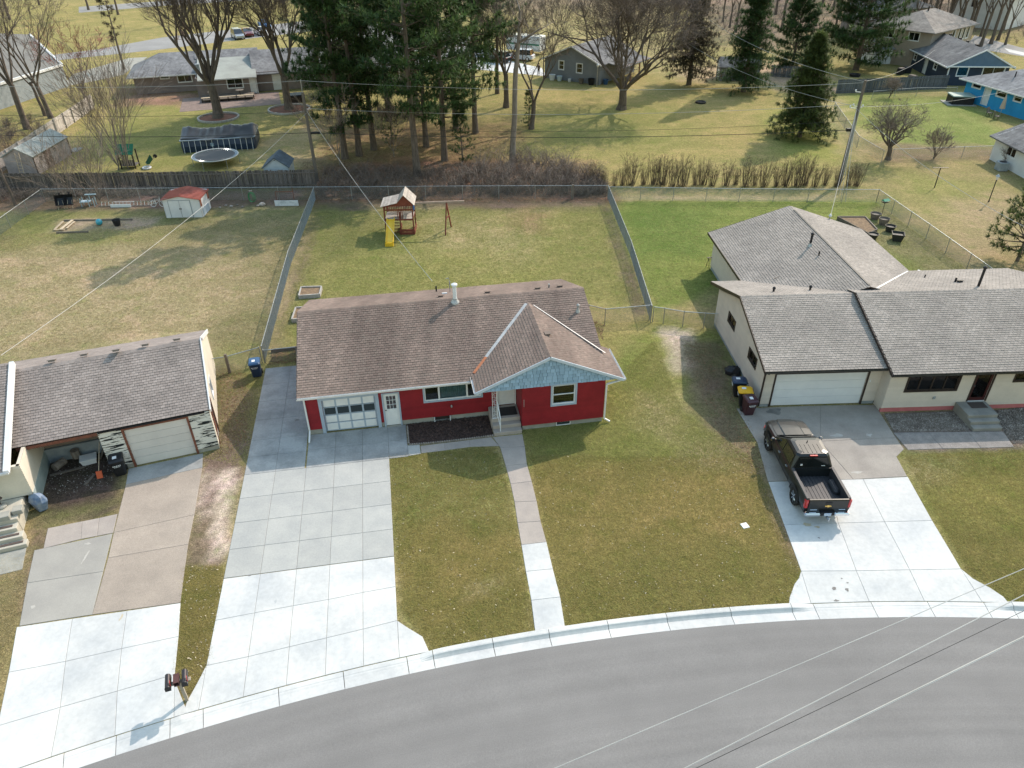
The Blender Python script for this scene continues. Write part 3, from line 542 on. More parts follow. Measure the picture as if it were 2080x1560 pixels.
# ------------------------------------------------------------------ building helpers (all in a house's own coordinates)
def merge_iv(iv, cut):                                             # intervals minus one interval
    out = []
    for a, b in iv:
        if cut[1] <= a or cut[0] >= b: out.append((a, b)); continue
        if cut[0] > a + 0.01: out.append((a, cut[0]))
        if cut[1] < b - 0.01: out.append((cut[1], b))
    return out
def wall(root, p0, p1, z0, z1, m, holes=(), th=0.14, lap=0.0, lapm=None, name='wall', top=None, brk=()):
    """outer face along p0->p1, outward to the right; holes (u0,u1,z0,z1); top(u) gives a sloping head; lap = board exposure"""
    p0, p1 = Vector((*p0, 0)), Vector((*p1, 0)); L = (p1 - p0).length; d = (p1 - p0) / L; n = Vector((d.y, -d.x, 0))
    P = lambda u, z, off=0.0: p0 + d * u + n * off + Vector((0, 0, z))
    mb = MB(); us = sorted({0.0, L, *[h[0] for h in holes], *[h[1] for h in holes], *([L / 2] if top and not brk else []), *brk}); us = [u for u in us if 0 <= u <= L]
    for a, b in zip(us[:-1], us[1:]):
        iv = [(z0, z1 if not top else 1e3)]
        for h in holes:
            if h[0] < b - 1e-4 and h[1] > a + 1e-4: iv = merge_iv(iv, (h[2], h[3]))
        for lo, hi in iv:
            ha, hb = (top(a), top(b)) if hi > 99 else (hi, hi)
            if ha - lo < 1e-3 and hb - lo < 1e-3: continue
            ha, hb = max(ha, lo + 0.001), max(hb, lo + 0.001)
            mb.faces([P(a, lo), P(b, lo), P(b, hb), P(a, ha), P(a, lo, -th), P(b, lo, -th), P(b, hb, -th), P(a, ha, -th)], [(0, 1, 2, 3), (7, 6, 5, 4), (4, 5, 1, 0), (3, 2, 6, 7), (0, 3, 7, 4), (5, 6, 2, 1)])
    w = mb.build(name, m, root)
    if lap:
        sb = MB(); z = z0; zt = z1 if not top else max(top(0), top(L), top(L / 2))
        while z < zt - 0.01:
            ze = min(z + lap, zt); br = sorted({z, ze, *[q for h in holes for q in h[2:4] if z < q < ze]})
            for lo, hi in zip(br[:-1], br[1:]):
                iv = [(0.0, L)]
                for h in holes:
                    if h[2] < hi - 1e-4 and h[3] > lo + 1e-4: iv = merge_iv(iv, (h[0], h[1]))
                for a, b in iv:
                    a2, b2 = a, b
                    if top:
                        f = lambda zz: [u for u in (k * L / 60 for k in range(61)) if top(u) >= zz]
                        q = f(lo + (hi - lo) * 0.5)
                        if not q: continue
                        a2, b2 = max(a, q[0]), min(b, q[-1])
                        if b2 - a2 < 0.02: continue
                    o0 = 0.024 - 0.018 * (lo - z) / lap; o1 = 0.024 - 0.018 * (hi - z) / lap
                    k = 0.0
                    sb.faces([P(a2, lo, 0.001), P(b2, lo, 0.001), P(b2, lo, o0), P(a2, lo, o0), P(b2, hi, o1), P(a2, hi, o1), P(b2, hi, 0.001), P(a2, hi, 0.001)], [(0, 1, 2, 3), (3, 2, 4, 5), (3, 5, 7, 0), (1, 6, 4, 2)])
            z += lap
        if sb.f: sb.build('siding', lapm or m, w, kind='stuff')
    return w
def onwall(root, p0, p1):                                          # frame on a wall: maps (u, out, z) to local coordinates
    p0, p1 = Vector((*p0, 0)), Vector((*p1, 0)); d = (p1 - p0).normalized(); n = Vector((d.y, -d.x, 0))
    return lambda u, o, z: p0 + d * u + n * o + Vector((0, 0, z))
def wbox(mb, W_, u0, u1, o0, o1, z0, z1, m=0):
    mb.faces([W_(u0, o0, z0), W_(u1, o0, z0), W_(u1, o1, z0), W_(u0, o1, z0), W_(u0, o0, z1), W_(u1, o0, z1), W_(u1, o1, z1), W_(u0, o1, z1)], [(0, 1, 2, 3), (7, 6, 5, 4), (0, 4, 5, 1), (1, 5, 6, 2), (2, 6, 7, 3), (3, 7, 4, 0)], m)
def frame_on(root, W_, u0, u1, z0, z1, w, o0, o1, m, name, parent=None, sill=True):
    mb = MB(); wbox(mb, W_, u0 - w, u0, o0, o1, z0 - (w if sill else 0), z1 + w, 0); wbox(mb, W_, u1, u1 + w, o0, o1, z0 - (w if sill else 0), z1 + w)
    wbox(mb, W_, u0, u1, o0, o1 - 0.002, z1, z1 + w)
    if sill: wbox(mb, W_, u0, u1, o0, o1 - 0.002, z0 - w, z0)
    return mb.build(name, m, parent or root)
def window(root, p0, p1, u0, u1, z0, z1, trim=TRIM, tw=0.09, sash=WHITE, cols=1, rows=1, sw=0.05, mull=0.04, colw=None, blind=None, label=None):
    """window in a wall opening: trim frame > sash, panes, blind"""
    W_ = onwall(root, p0, p1); fr = frame_on(root, W_, u0, u1, z0, z1, tw, -0.02, 0.05, trim, 'window')
    if label: fr['label'] = label
    mb = MB(); e = sw
    wbox(mb, W_, u0, u0 + e, -0.07, 0.0, z0, z1); wbox(mb, W_, u1 - e, u1, -0.07, 0.0, z0, z1); wbox(mb, W_, u0 + e, u1 - e, -0.07, -0.002, z1 - e, z1); wbox(mb, W_, u0 + e, u1 - e, -0.07, -0.002, z0, z0 + e)
    xs = [u0 + e] + ([u0 + c for c in colw] if colw else [u0 + e + (u1 - u0 - 2 * e) * k / cols for k in range(1, cols)]) + [u1 - e]
    for x in xs[1:-1]: wbox(mb, W_, x - mull / 2, x + mull / 2, -0.07, -0.004, z0 + e, z1 - e)
    zs = [z0 + e + (z1 - z0 - 2 * e) * k / rows for k in range(rows + 1)]
    for z in zs[1:-1]: wbox(mb, W_, u0 + e, u1 - e, -0.068, -0.006, z - mull / 2, z + mull / 2)
    mb.build('sash', sash, fr)
    for i in range(len(xs) - 1):
        for j in range(rows):
            g = MB(); wbox(g, W_, xs[i], xs[i + 1], -0.05, -0.044, zs[j], zs[j + 1]); g.build('pane', GLASS, fr)
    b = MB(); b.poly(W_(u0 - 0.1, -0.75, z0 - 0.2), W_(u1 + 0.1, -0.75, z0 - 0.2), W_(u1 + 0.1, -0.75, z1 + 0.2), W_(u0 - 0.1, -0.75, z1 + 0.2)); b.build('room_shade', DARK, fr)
    if blind:
        b = MB(); a0, a1, bm, drop = blind; n = int((a1 - a0) / 0.045)
        pts = [(u0 + a0 + (a1 - a0) * k / n, -0.14 - 0.025 * math.sin(k * 1.9) - 0.012 * math.sin(k * 0.7)) for k in range(n + 1)]
        for (a, o), (c, q) in zip(pts[:-1], pts[1:]): b.poly(W_(a, o, z1 - drop), W_(c, q, z1 - drop), W_(c, q, z1), W_(a, o, z1))
        b.build('curtain', bm, fr)
    return fr
SINGLE_LEFT = {}
def roof_plane(root, O, U, V, poly, m, th=0.07, rows=None, tab=0.21, exp=0.155, nsingle=0, seed=1, under=None, name='roof', label=None, skip=0):
    """roof slope: slab from a (u,v) outline, shingle courses on it; the lowest full tabs are single pieces"""
    O, U, V = Vector(O), Vector(U).normalized(), Vector(V).normalized(); N = U.cross(V).normalized()
    P = lambda u, v, n=0.0: O + U * u + V * v + N * n
    mb = MB(); k = len(poly); mb.faces([P(u, v) for u, v in poly] + [P(u, v, -th) for u, v in poly], [tuple(range(k)), tuple(range(2 * k - 1, k - 1, -1))] + [(i, k + i, k + (i + 1) % k, (i + 1) % k) for i in range(k)])
    r = mb.build(name, under or m, root, label)
    if not m or exp <= 0: return r
    def default_rows(v):
        xs = []
        for i in range(k):
            (a, b), (c, d) = poly[i], poly[(i + 1) % k]
            if (b > v) != (d > v): xs.append(a + (v - b) * (c - a) / (d - b))
        xs.sort(); return [(xs[i], xs[i + 1]) for i in range(0, len(xs) - 1, 2)]
    rows = rows or default_rows; vmax = max(v for _, v in poly); rng = random.Random(seed)
    def tabv(w, t0, t1, l): return [(0, 0, 0), (w, 0, 0), (w, l, 0), (0, l, 0), (0, 0, t0), (w, 0, t0), (w, l, t1), (0, l, t1)]
    TF = [(0, 1, 5, 4), (4, 5, 6, 7), (1, 2, 6, 5), (3, 0, 4, 7)]
    tm = MB(); tm.faces(tabv(tab - 0.012, 0.026, 0.005, exp + 0.03), TF); sm = None; cnt = 0; bulk = MB(); row = 0; v = 0.0
    while v < vmax - 0.03:
        for a, b in rows(v + exp * 0.5):
            a0 = a; off = (row % 2) * tab * 0.5 + (row * 0.37 % 1) * 0.03; i0 = math.floor((a - off) / tab)
            u = off + i0 * tab
            while u < b - 0.01:
                lo, hi = max(u, a) + (0.004 if u > a else 0), min(u + tab - 0.008, b)
                if hi - lo > 0.03:
                    full = u >= a and u + tab <= b and v + exp + 0.03 < vmax
                    if full and cnt < nsingle and row >= skip:
                        if sm is None:
                            sm = bpy.data.meshes.new('shingle'); sm.from_pydata(tm.v, [], tm.f); sm.materials.append(m)
                        o = link('shingle', sm, r); M4 = Matrix.Identity(4); p = P(lo, v, 0.001)
                        for q in range(3): M4[q][0], M4[q][1], M4[q][2], M4[q][3] = U[q], V[q], N[q], p[q]
                        o.matrix_local = M4; cnt += 1
                    else:
                        dv = rng.uniform(-0.006, 0.006); l = min(exp + 0.03, vmax - v); t = 0.026 + rng.uniform(-.005, .006)
                        bulk.faces([P(lo + x, v + dv + y, z + 0.001) for x, y, z in tabv(hi - lo, t, 0.006, l)], TF)
                u += tab
        v += exp; row += 1
    if bulk.f: bulk.build('shingles', m, r, kind='stuff')
    return r
def tri_rows(poly): pass
def gutter(root, p, q, m, w=0.11, h=0.11, dark=BLACK, name='gutter'):  # open trough along an eave
    p, q = Vector(p), Vector(q); d = (q - p).normalized(); n = Vector((d.y, -d.x, 0)); u = Vector((0, 0, 1))
    prof = [(0, 0), (0, -h), (w * 0.8, -h), (w, 0.0), (w + 0.012, 0.006), (w + 0.012, -0.012), (w - 0.012, -h + 0.012), (0.012, -h + 0.014), (0.012, 0)]
    mb = MB(); mb.loft([[p + n * a + u * b for a, b in prof], [q + n * a + u * b for a, b in prof]]); return mb.build(name, m, root)
def downspout(root, pts, m, w=0.08, d=0.06):
    mb = MB()
    for a, b in zip(pts[:-1], pts[1:]): mb.beam(a, b, w, d)
    return mb.build('downspout', m, root)
def garage_panels(root, W_, u0, u1, z0, z1, m, seg=4, cols=8, pm=None):
    d = MB(); wbox(d, W_, u0, u1, -0.12, -0.075, z0, z1); door = d.build('garage_door', m, root); hh = (z1 - z0) / seg
    for j in range(seg):
        pb = MB(); a, b = z0 + j * hh + 0.008, z0 + (j + 1) * hh - 0.008
        wbox(pb, W_, u0 + 0.01, u1 - 0.01, -0.075, -0.055, a, b)
        for c in range(cols):
            x0 = u0 + 0.01 + (u1 - u0 - 0.02) * c / cols + 0.06; x1 = u0 + 0.01 + (u1 - u0 - 0.02) * (c + 1) / cols - 0.06
            if cols > 1: wbox(pb, W_, x0, x1, -0.056, -0.05, a + 0.1, b - 0.1)
        pb.build('door_panel', pm or m, door)
    return door
def vent_pipe(root, p, h, r, m, cap=None, name='vent_pipe', flash=None):
    mb = MB(); p = Vector(p); mb.tube(p - Vector((0, 0, 0.1)), p + Vector((0, 0, h)), r, r, 10)
    if cap: mb.lathe([(r * 1.0, 0), (r * 1.55, 0.02), (r * 1.5, 0.1), (r * 0.4, 0.16)], p.x, p.y, p.z + h + 0.02, 12)
    o = mb.build(name, m, root)
    if flash:
        f = MB(); f.lathe([(r * 2.4, -0.12), (r * 2.2, 0.0), (r * 1.25, 0.16), (r * 1.2, 0.22)], p.x, p.y, p.z, 12); f.build('flashing', flash, o)
    return o
def onplane(F, px, py, a, bx, by):                                 # local point where a photo pixel meets z = a + bx x + by y
    d = F.M @ ray(px, py); t = (a + bx * F.C[0] + by * F.C[1] - F.C[2]) / (d[2] - bx * d[0] - by * d[1]); return Vector(F.C + d * t)
def box_vent(root, p, m, ang=0.0, s=0.28):
    mb = MB(); mb.cbox(p.x, p.y, p.z + 0.07, s, s, 0.09, rx=ang); mb.cbox(p.x, p.y, p.z + 0.125, s * 1.25, s * 1.25, 0.025, rx=ang); return mb.build('roof_vent', m, root)
# ------------------------------------------------------------------ the red house
RED = mat('barn_red_siding', (0.245, 0.014, 0.022), (0.2, 0.011, 0.018), 1.5, 0.6, fine=0.12, fsc=18, isl=0.06)
BLUE = mat('sky_blue_shakes', (0.29, 0.41, 0.535), (0.25, 0.37, 0.49), 2.0, 0.7, isl=0.15, fine=0.1, fsc=25, stretch=(1, 1, 0.4))
SH_BROWN = mat('brown_shingles', (0.245, 0.186, 0.158), (0.15, 0.113, 0.098), 0.5, 0.95, isl=0.13, fine=0.15, fsc=60, hue=(0.165, 0.135, 0.115), stretch=(1.3, 0.22, 0.22), spec=0.15)
TEAL = mat('teal_curtain', (0.24, 0.38, 0.39), (0.17, 0.29, 0.31), 3.0, 0.9, fine=0.1)
COPPER = mat('rusty_flashing', (0.42, 0.16, 0.075), (0.3, 0.11, 0.055), 8.0, 0.6, fine=0.2)
FLASH = mat('grey_metal_flashing', (0.46, 0.46, 0.45), (0.34, 0.34, 0.34), 3.0, 0.5, metal=0.3, fine=0.12)
WTRIM = mat('off_white_trim', (0.68, 0.68, 0.68), (0.6, 0.61, 0.62), 2.5, 0.5, fine=0.06)
A = thing('red_house', 'small red ranch house with brown shingle roof, blue shake gable and single white garage door', 'house', FA.o, FA.deg)
sA = 0.379; eA, zA, rA = -0.45, 2.60, 4.85                          # eave y, eave z, ridge y
zr = zA + sA * (rA - eA); yb = 2 * rA - eA
f0 = (0, 0); f1 = (9.28, 0)
wall(A, (0, 0), (10.82, 0), 0.30, 2.55, RED, [(0.84, 3.5, -1, 2.05), (3.9, 4.66, -1, 2.06), (6.0, 8.94, 1.33, 2.3), (9.8, 10.7, 0.5, 2.58)], lap=0.2)
wall(A, (10.82, 0), (10.82, -1.6), 0.3, 2.62, RED, lap=0.2)
wall(A, (10.82, -1.6), (15.1, -1.6), 0.3, 2.64, RED, [(1.54, 2.73, 1.43, 2.6)], lap=0.2)
wall(A, (15.1, -1.6), (15.1, yb - 0.45), 0.3, 2.55, RED, lap=0.2, top=lambda u: max(2.5, zA + sA * (min(u - 1.6, 2 * rA - u + 1.6) - eA) - 0.14), brk=(1.0, 1.6 + rA))
wall(A, (15.1, yb - 0.45), (0, yb - 0.45), 0.3, 2.55, RED, lap=0.2)
wall(A, (0, yb - 0.45), (0, 0), 0.3, 2.55, RED, lap=0.2, top=lambda u: 2.55 + min(u, yb - 0.45 - u) * sA)
mb = MB()
for a, b, c, d in ((0.0, 0.66, -0.02, 0.1), (3.68, 3.82, -0.02, 0.1), (4.74, 6.43, -0.02, 0.1), (7.23, 10.8, -0.02, 0.1), (10.84, 12.6, -1.58, -1.45), (13.38, 15.08, -1.58, -1.45)): mb.box(a, c + 0.035, -0.3, b, d + 0.04, 0.3)
mb.box(6.43, 0.015, -0.3, 7.23, 0.12, 0.02); mb.box(12.6, -1.545, -0.3, 13.38, -1.4, 0.05); mb.box(14.96, -1.44, -0.3, 15.08, yb - 0.5, 0.3); mb.box(0.02, 0.14, -0.3, 0.14, yb - 0.5, 0.3); mb.box(0.02, yb - 0.6, -0.3, 15.08, yb - 0.47, 0.3)
mb.build('foundation', CONC_BASE, A)
# roof: main slopes, then the cross gable over the entry
gx, gz, gs, gy = 12.2, 4.36, 0.445, -1.72                           # gable ridge x and height, slope, front edge
xl, xr = 8.47, 16.03
def ymeet(x): return eA + (gz - gs * abs(x - gx) - zA) / sA         # where the cross gable meets the main slope
lenA = math.hypot(rA - eA, zr - zA); VA = (0, (rA - eA) / lenA, (zr - zA) / lenA)
def rows_main(v):
    y = eA + v * VA[1]; iv = [(0.0, 15.72)]; top = ymeet(gx)
    if y < top: w = (gz - zA - sA * (y - eA)) / gs; iv = merge_iv(iv, (gx - w + 0.22 + 0.08, gx + w + 0.22 - 0.08))
    return iv
roof_plane(A, (-0.22, eA, zA), (1, 0, 0), VA, [(0, 0), (15.72, 0), (15.72, lenA), (0, lenA)], SH_BROWN, rows=rows_main, nsingle=230, seed=2)
roof_plane(A, (15.5, yb, zA), (-1, 0, 0), (0, -VA[1], VA[2]), [(0, 0), (15.72, 0), (15.72, lenA), (0, lenA)], SH_BROWN, seed=3)
hw = gx - xl; lg = math.hypot(hw, hw * gs); Vg = (hw / lg, 0, hw * gs / lg); zl = gz - gs * hw
def gab_rows(side, half):
    def f(v):
        x = half * (1 - v / (half * math.hypot(1, gs))); ym = ymeet(gx + (x if side > 0 else -x)); return [(gy, ym)]
    return f
rl = [(u - gy, 0) for u in (0,)]
def rows_l(v):
    ym = ymeet(xl + v * Vg[0]); return [(0.0, max(ym - 0.1 - gy, 0.1))]
# left slope: u runs from the back to the front edge
Lg = ymeet(gx) - gy
def rows_left(v): ym = ymeet(xl + v * Vg[0]) + 0.02; return [(Lg - (ym - gy), Lg)]
roof_plane(A, (xl, gy + Lg, zl), (0, -1, 0), Vg, [(Lg - (ymeet(xl) - gy), 0), (Lg, 0), (Lg, lg), (0, lg)], SH_BROWN, rows=rows_left, nsingle=50, seed=4)
hr = xr - gx; lr = math.hypot(hr, hr * gs); zrr = gz - gs * hr
def rows_right(v):
    x = xr - v * hr / lr; ym = ymeet(x) if x < 15.5 else 1.3; return [(0.0, max(ym, 0 if x < 15.5 else 1.3) - gy)]
roof_plane(A, (xr, gy, zrr), (0, 1, 0), (-hr / lr, 0, hr * gs / lr), [(0, 0), (3.0, 0), (3.0, lr * 0.16), (ymeet(15.4) - gy + 0.3, lr * 0.17), (Lg, lr), (0, lr)], SH_BROWN, rows=rows_right, nsingle=20, seed=5)
mb = MB(); mb.box(-0.22, 0, 0, 15.5, 0.001, 0.001) if False else None
rid = MB()
for k in range(50):
    x = -0.22 + 15.72 * k / 50
    rid.faces([(x, rA - 0.14, zr - 0.026), (x + 0.32, rA - 0.14, zr - 0.03), (x + 0.32, rA, zr + 0.022), (x, rA, zr + 0.03), (x, rA + 0.14, zr - 0.026), (x + 0.32, rA + 0.14, zr - 0.03)], [(0, 1, 2, 3), (3, 2, 5, 4)])
for k in range(17):
    y = gy + 0.02 + k * 0.33
    if y < ymeet(gx) - 0.2: rid.faces([(gx - 0.14, y, gz - 0.035), (gx - 0.14, y + 0.34, gz - 0.04), (gx, y + 0.34, gz + 0.02), (gx, y, gz + 0.03), (gx + 0.14, y, gz - 0.035), (gx + 0.14, y + 0.34, gz - 0.04)], [(3, 2, 1, 0), (4, 5, 2, 3)])
rid.build('ridge_caps', SH_BROWN, A, kind='stuff')
def valley(p, q, w, m, name):
    mb = MB(); mb.beam(p, q, w, 0.02); return mb.build(name, m, A)
vz = lambda x: gz - gs * abs(x - gx) + 0.045
t_ = lambda k: xl + 0.12 + (gx - 0.25 - xl) * k
valley((t_(0.22), ymeet(t_(0.22)), vz(t_(.22))), (t_(1), ymeet(t_(1)), vz(t_(1))), 0.17, FLASH, 'valley_flashing')
valley((t_(0), ymeet(t_(0)), vz(t_(0))), (t_(0.22), ymeet(t_(0.22)), vz(t_(.22))), 0.15, COPPER, 'valley_flashing')
valley((15.62, ymeet(15.45), vz(15.45) + 0.02), (gx + 0.25, ymeet(gx + 0.25), vz(gx + .25)), 0.055, FLASH, 'valley_flashing')
# gable face: backing, shakes one by one, rake boards, soffit
mb = MB(); yg = -1.6; mb.faces([(xl + 0.12, yg, 2.66), (xr - 0.12, yg, 2.66), (xr - 0.12, yg, zrr - 0.05), (gx, yg, gz - 0.1), (xl + 0.12, yg, zl - 0.05), (xl + 0.12, yg + 0.1, 2.66), (xr - 0.12, yg + 0.1, 2.66), (xr - 0.12, yg + 0.1, zrr - 0.05), (gx, yg + 0.1, gz - 0.1), (xl + 0.12, yg + 0.1, zl - 0.05)], [(0, 1, 2, 3, 4), (9, 8, 7, 6, 5), (5, 6, 1, 0)])
gw = mb.build('gable_wall', mat('shake_backing', (0.05, 0.09, 0.14), (0.04, 0.075, 0.12), 4, 0.9), A); rng = random.Random(8); z = 2.645; row = 0; bulk = MB()  # backing coloured dark so the gaps between shakes read as shadow lines
while z < gz - 0.15:
    zt = z + 0.2; x0 = max(xl + 0.12, gx - (gz - 0.12 - z - 0.1) / gs); x1 = min(xr - 0.12, gx + (gz - 0.12 - z - 0.1) / gs); x = x0
    while x < x1 - 0.02:
        w = min(rng.choice([0.16, 0.2, 0.24, 0.28, 0.3]), x1 - x); dz = rng.uniform(-0.012, 0.012); b = MB(); y0 = yg - 0.04 - rng.uniform(0, 0.012)
        tl, tr = [min(zt - 0.026, gz - 0.1 - gs * abs(q - gx)) for q in (x, x + w)]
        xx0, xx1 = x + 0.008, x + w - 0.008; zz = min(z + dz, tl - 0.02, tr - 0.02)
        b.faces([(xx0, yg, zz), (xx1, yg, zz), (xx1, y0, zz), (xx0, y0, zz), (xx1, yg - 0.006, tr), (xx0, yg - 0.006, tl)], [(0, 1, 2, 3), (3, 2, 4, 5), (0, 3, 5), (1, 4, 2)])
        b.build('shake', BLUE, gw); x += w
    z += 0.195; row += 1
mb = MB(); mb.beam((xl, gy + 0.0, zl - 0.05), (gx, gy + 0.0, gz - 0.05), 0.035, 0.15); mb.beam((gx, gy, gz - 0.05), (xr, gy, zrr - 0.05), 0.035, 0.15); mb.build('rake_board', mat('pale_blue_trim', (0.52, 0.58, 0.66), (0.46, 0.53, 0.62), 3, 0.5), A)
mb = MB(); mb.box(xl + 0.1, -1.59, 2.615, 10.8, 0.02, 2.64); mb.build('porch_ceiling', WTRIM, A); mb = MB(); mb.box(15.12, -1.59, 2.6, xr - 0.05, 0.6, 2.625); mb.build('soffit', WTRIM, A)
gutter(A, (-0.24, eA + 0.01, zA + 0.01), (xl - 0.02, eA + 0.01, zA + 0.01), WTRIM); gutter(A, (xl + 0.005, ymeet(xl) - 0.02, zl), (xl + 0.005, gy + 0.02, zl), WTRIM, 0.09, 0.09); gutter(A, (xr - 0.005, gy, zrr), (xr - 0.005, 1.3, zrr), WTRIM)
mb = MB(); mb.box(-0.22, eA + 0.02, zA - 0.17, xl + 0.3, eA + 0.045, zA - 0.02); mb.box(-0.22, eA + 0.045, zA - 0.18, xl + 0.3, -0.02, zA - 0.155); mb.build('fascia', WTRIM, A)
mb = MB()
for x in (-0.235, 15.475): mb.beam((x, eA, zA - 0.07), (x, rA, zr - 0.07), 0.03, 0.14); mb.beam((x, rA, zr - 0.07), (x, yb, zA - 0.07), 0.03, 0.14)
mb.build('barge_board', mat('brown_trim', (0.13, 0.095, 0.08), (0.1, 0.075, 0.065), 3, 0.7), A)
downspout(A, [(0.02, -0.5, 2.52), (0.02, -0.1, 2.3), (0.02, -0.1, 0.3), (0.0, -0.75, 0.05)], WTRIM); downspout(A, [(xr + 0.05, -1.66, 2.6), (15.16, -1.66, 2.4), (15.16, -1.66, 0.25), (15.45, -1.75, 0.08)], WTRIM)
# garage door with four by four panels, side door, windows
W0 = onwall(A, (0, 0), (1, 0)); frame_on(A, W0, 0.84, 3.5, -0.02, 2.04, 0.17, -0.02, 0.04, TRIM, 'door_trim', sill=False)
mb = MB(); wbox(mb, W0, 0.84, 3.5, -0.14, -0.08, 0.04, 2.04); gd = mb.build('garage_door', TRIM, A)
for i in range(4):
    for j in range(4):
        u0 = 0.84 + 2.66 * i / 4 + 0.045 + (0.03 if i == 0 else 0); u1 = 0.84 + 2.66 * (i + 1) / 4 - 0.045 - (0.03 if i == 3 else 0); z0_ = 0.07 + 1.96 * j / 4 + 0.04; z1_ = 0.07 + 1.96 * (j + 1) / 4 - 0.045
        b = MB()
        if j == 2: wbox(b, W0, u0, u1, -0.083, -0.077, z0_, z1_); b.build('pane', mat('garage_pane', (0.03, 0.04, 0.045), None, 1, 0.08, spec=0.6) if i == 0 else bpy.data.materials['garage_pane'], gd)
        else: wbox(b, W0, u0, u1, -0.085, -0.066, z0_, z1_); b.build('door_panel', WHITE, gd)
for z in (0.555, 1.045, 1.535):
    b = MB(); wbox(b, W0, 0.86, 3.48, -0.081, -0.076, z - 0.006 + 0.01, z + 0.006 + 0.01); b.build('section_joint', BLACK, gd)
frame_on(A, W0, 3.9, 4.66, 0.02, 2.04, 0.075, -0.02, 0.045, TRIM, 'door_trim', sill=False)
def entry_door(root, W_, u0, u1, z0, z1, m, light, grid=None, knob=BLACK, glassm=GLASS, o=-0.03, side=0):
    mb = MB(); a0, a1, b0, b1 = light
    for q in ((u0, u0 + a0, z0, z1), (u0 + a1, u1, z0, z1), (u0 + a0, u0 + a1, z0, z0 + b0), (u0 + a0, u0 + a1, z0 + b1, z1)): wbox(mb, W_, q[0], q[1], o - 0.045, o, q[2], q[3])
    wbox(mb, W_, u0 + 0.12, u1 - 0.12, o - 0.002, o + 0.008, z0 + 0.15, z0 + b0 - 0.12)
    d = mb.build('door', m, root)
    if grid:
        g = MB(); nx, nz = grid
        for k in range(1, nx): x = u0 + a0 + (a1 - a0) * k / nx; wbox(g, W_, x - 0.012, x + 0.012, o - 0.02, o - 0.003, z0 + b0, z0 + b1)
        for k in range(1, nz): z = z0 + b0 + (b1 - b0) * k / nz; wbox(g, W_, u0 + a0, u0 + a1, o - 0.022, o - 0.005, z - 0.012, z + 0.012)
        g.build('glazing_bars', m, d)
    nx, nz = grid or (1, 1)
    for i in range(nx):
        for j in range(nz):
            g = MB(); wbox(g, W_, u0 + a0 + (a1 - a0) * i / nx, u0 + a0 + (a1 - a0) * (i + 1) / nx, o - 0.035, o - 0.029, z0 + b0 + (b1 - b0) * j / nz, z0 + b0 + (b1 - b0) * (j + 1) / nz); g.build('pane', glassm, d)
    k = MB(); c = W_((u1 - 0.07) if side else (u0 + 0.07), o + 0.04, z0 + 0.98); k.lathe([(0.012, -0.03), (0.035, -0.015), (0.035, 0.015), (0.012, 0.03)], c.x, c.y, c.z, 8); k.build('handle', knob, d)
    return d
REDCURT = mat('red_check_curtain', (0.3, 0.12, 0.13), (0.35, 0.3, 0.3), 14, 0.9, lo=0.45, hi=0.55)
d = entry_door(A, W0, 3.9, 4.66, 0.05, 2.04, WHITE, (0.14, 0.62, 1.02, 1.82), (3, 3))
mb = MB(); mb.box(4.0, 0.075, 1.0, 4.6, 0.08, 1.95); mb.build('curtain', REDCURT, d)
b = MB(); b.box(3.88, -0.09, -0.02, 4.68, 0.0, 0.05); b.build('threshold', CONC_BASE, A)
window(A, (0, 0), (1, 0), 6.0, 8.94, 1.33, 2.3, TRIM, 0.075, WHITE, colw=[0.75, 2.2], cols=3, sw=0.06, mull=0.09, blind=(0.8, 2.15, TEAL, 0.97), label='wide three-light picture window')
window(A, (10.82, -1.6), (15.1, -1.6), 1.54, 2.73, 1.43, 2.6, TRIM, 0.085, WHITE, rows=2, sw=0.06)
mb = MB(); mb.box(6.43, 0.09, 0.02, 7.23, 0.1, 0.3); o = mb.build('basement_window', DARK, A); mb = MB(); mb.box(6.4, -0.12, 0, 6.44, 0.1, 0.28); mb.box(7.22, -0.12, 0, 7.26, 0.1, 0.28); mb.build('frame', WHITE, o)
W1 = onwall(A, (10.82, -1.6), (15.1, -1.6)); fr = frame_on(A, W1, 1.82, 2.52, 0.08, 0.27, 0.03, -0.06, -0.01, WHITE, 'basement_window'); b = MB(); wbox(b, W1, 1.82, 2.52, -0.052, -0.046, 0.08, 0.27); b.build('pane', bpy.data.materials['garage_pane'], fr)
# entry: storm door, steps, mat, iron post and rail, lamps
frame_on(A, W0, 9.8, 10.7, 0.6, 2.56, 0.06, -0.02, 0.05, WHITE, 'door_trim', sill=False)
entry_door(A, W0, 9.8, 10.7, 0.6, 2.55, WHITE, (0.15, 0.75, 1.05, 1.75), None, GALV, glassm=mat('storm_door_glass', (0.33, 0.38, 0.43), (0.25, 0.3, 0.36), 3, 0.15, spec=0.6))
mb = MB(); mb.bbox(9.28, -1.18, -0.2, 10.79, -0.03, 0.6, 0.02); mb.bbox(9.3, -1.5, -0.2, 10.78, -1.18, 0.4, 0.02); mb.bbox(9.31, -1.83, -0.2, 10.77, -1.5, 0.2, 0.02); mb.build('front_steps', CONC_PINK2, A)
b = MB(); b.box(9.72, -0.98, 0.602, 10.68, -0.25, 0.622); dm = b.build('door_mat', BLACK, None); dm.location = FA.o; dm.rotation_euler = (0, 0, FA.y); tag(dm, 'black door mat on the entry steps of the red house', 'door mat')
mb = MB()
for x in (9.36, 9.58): mb.beam((x, -1.12, 0.6), (x, -1.12, 2.63), 0.025, 0.025)
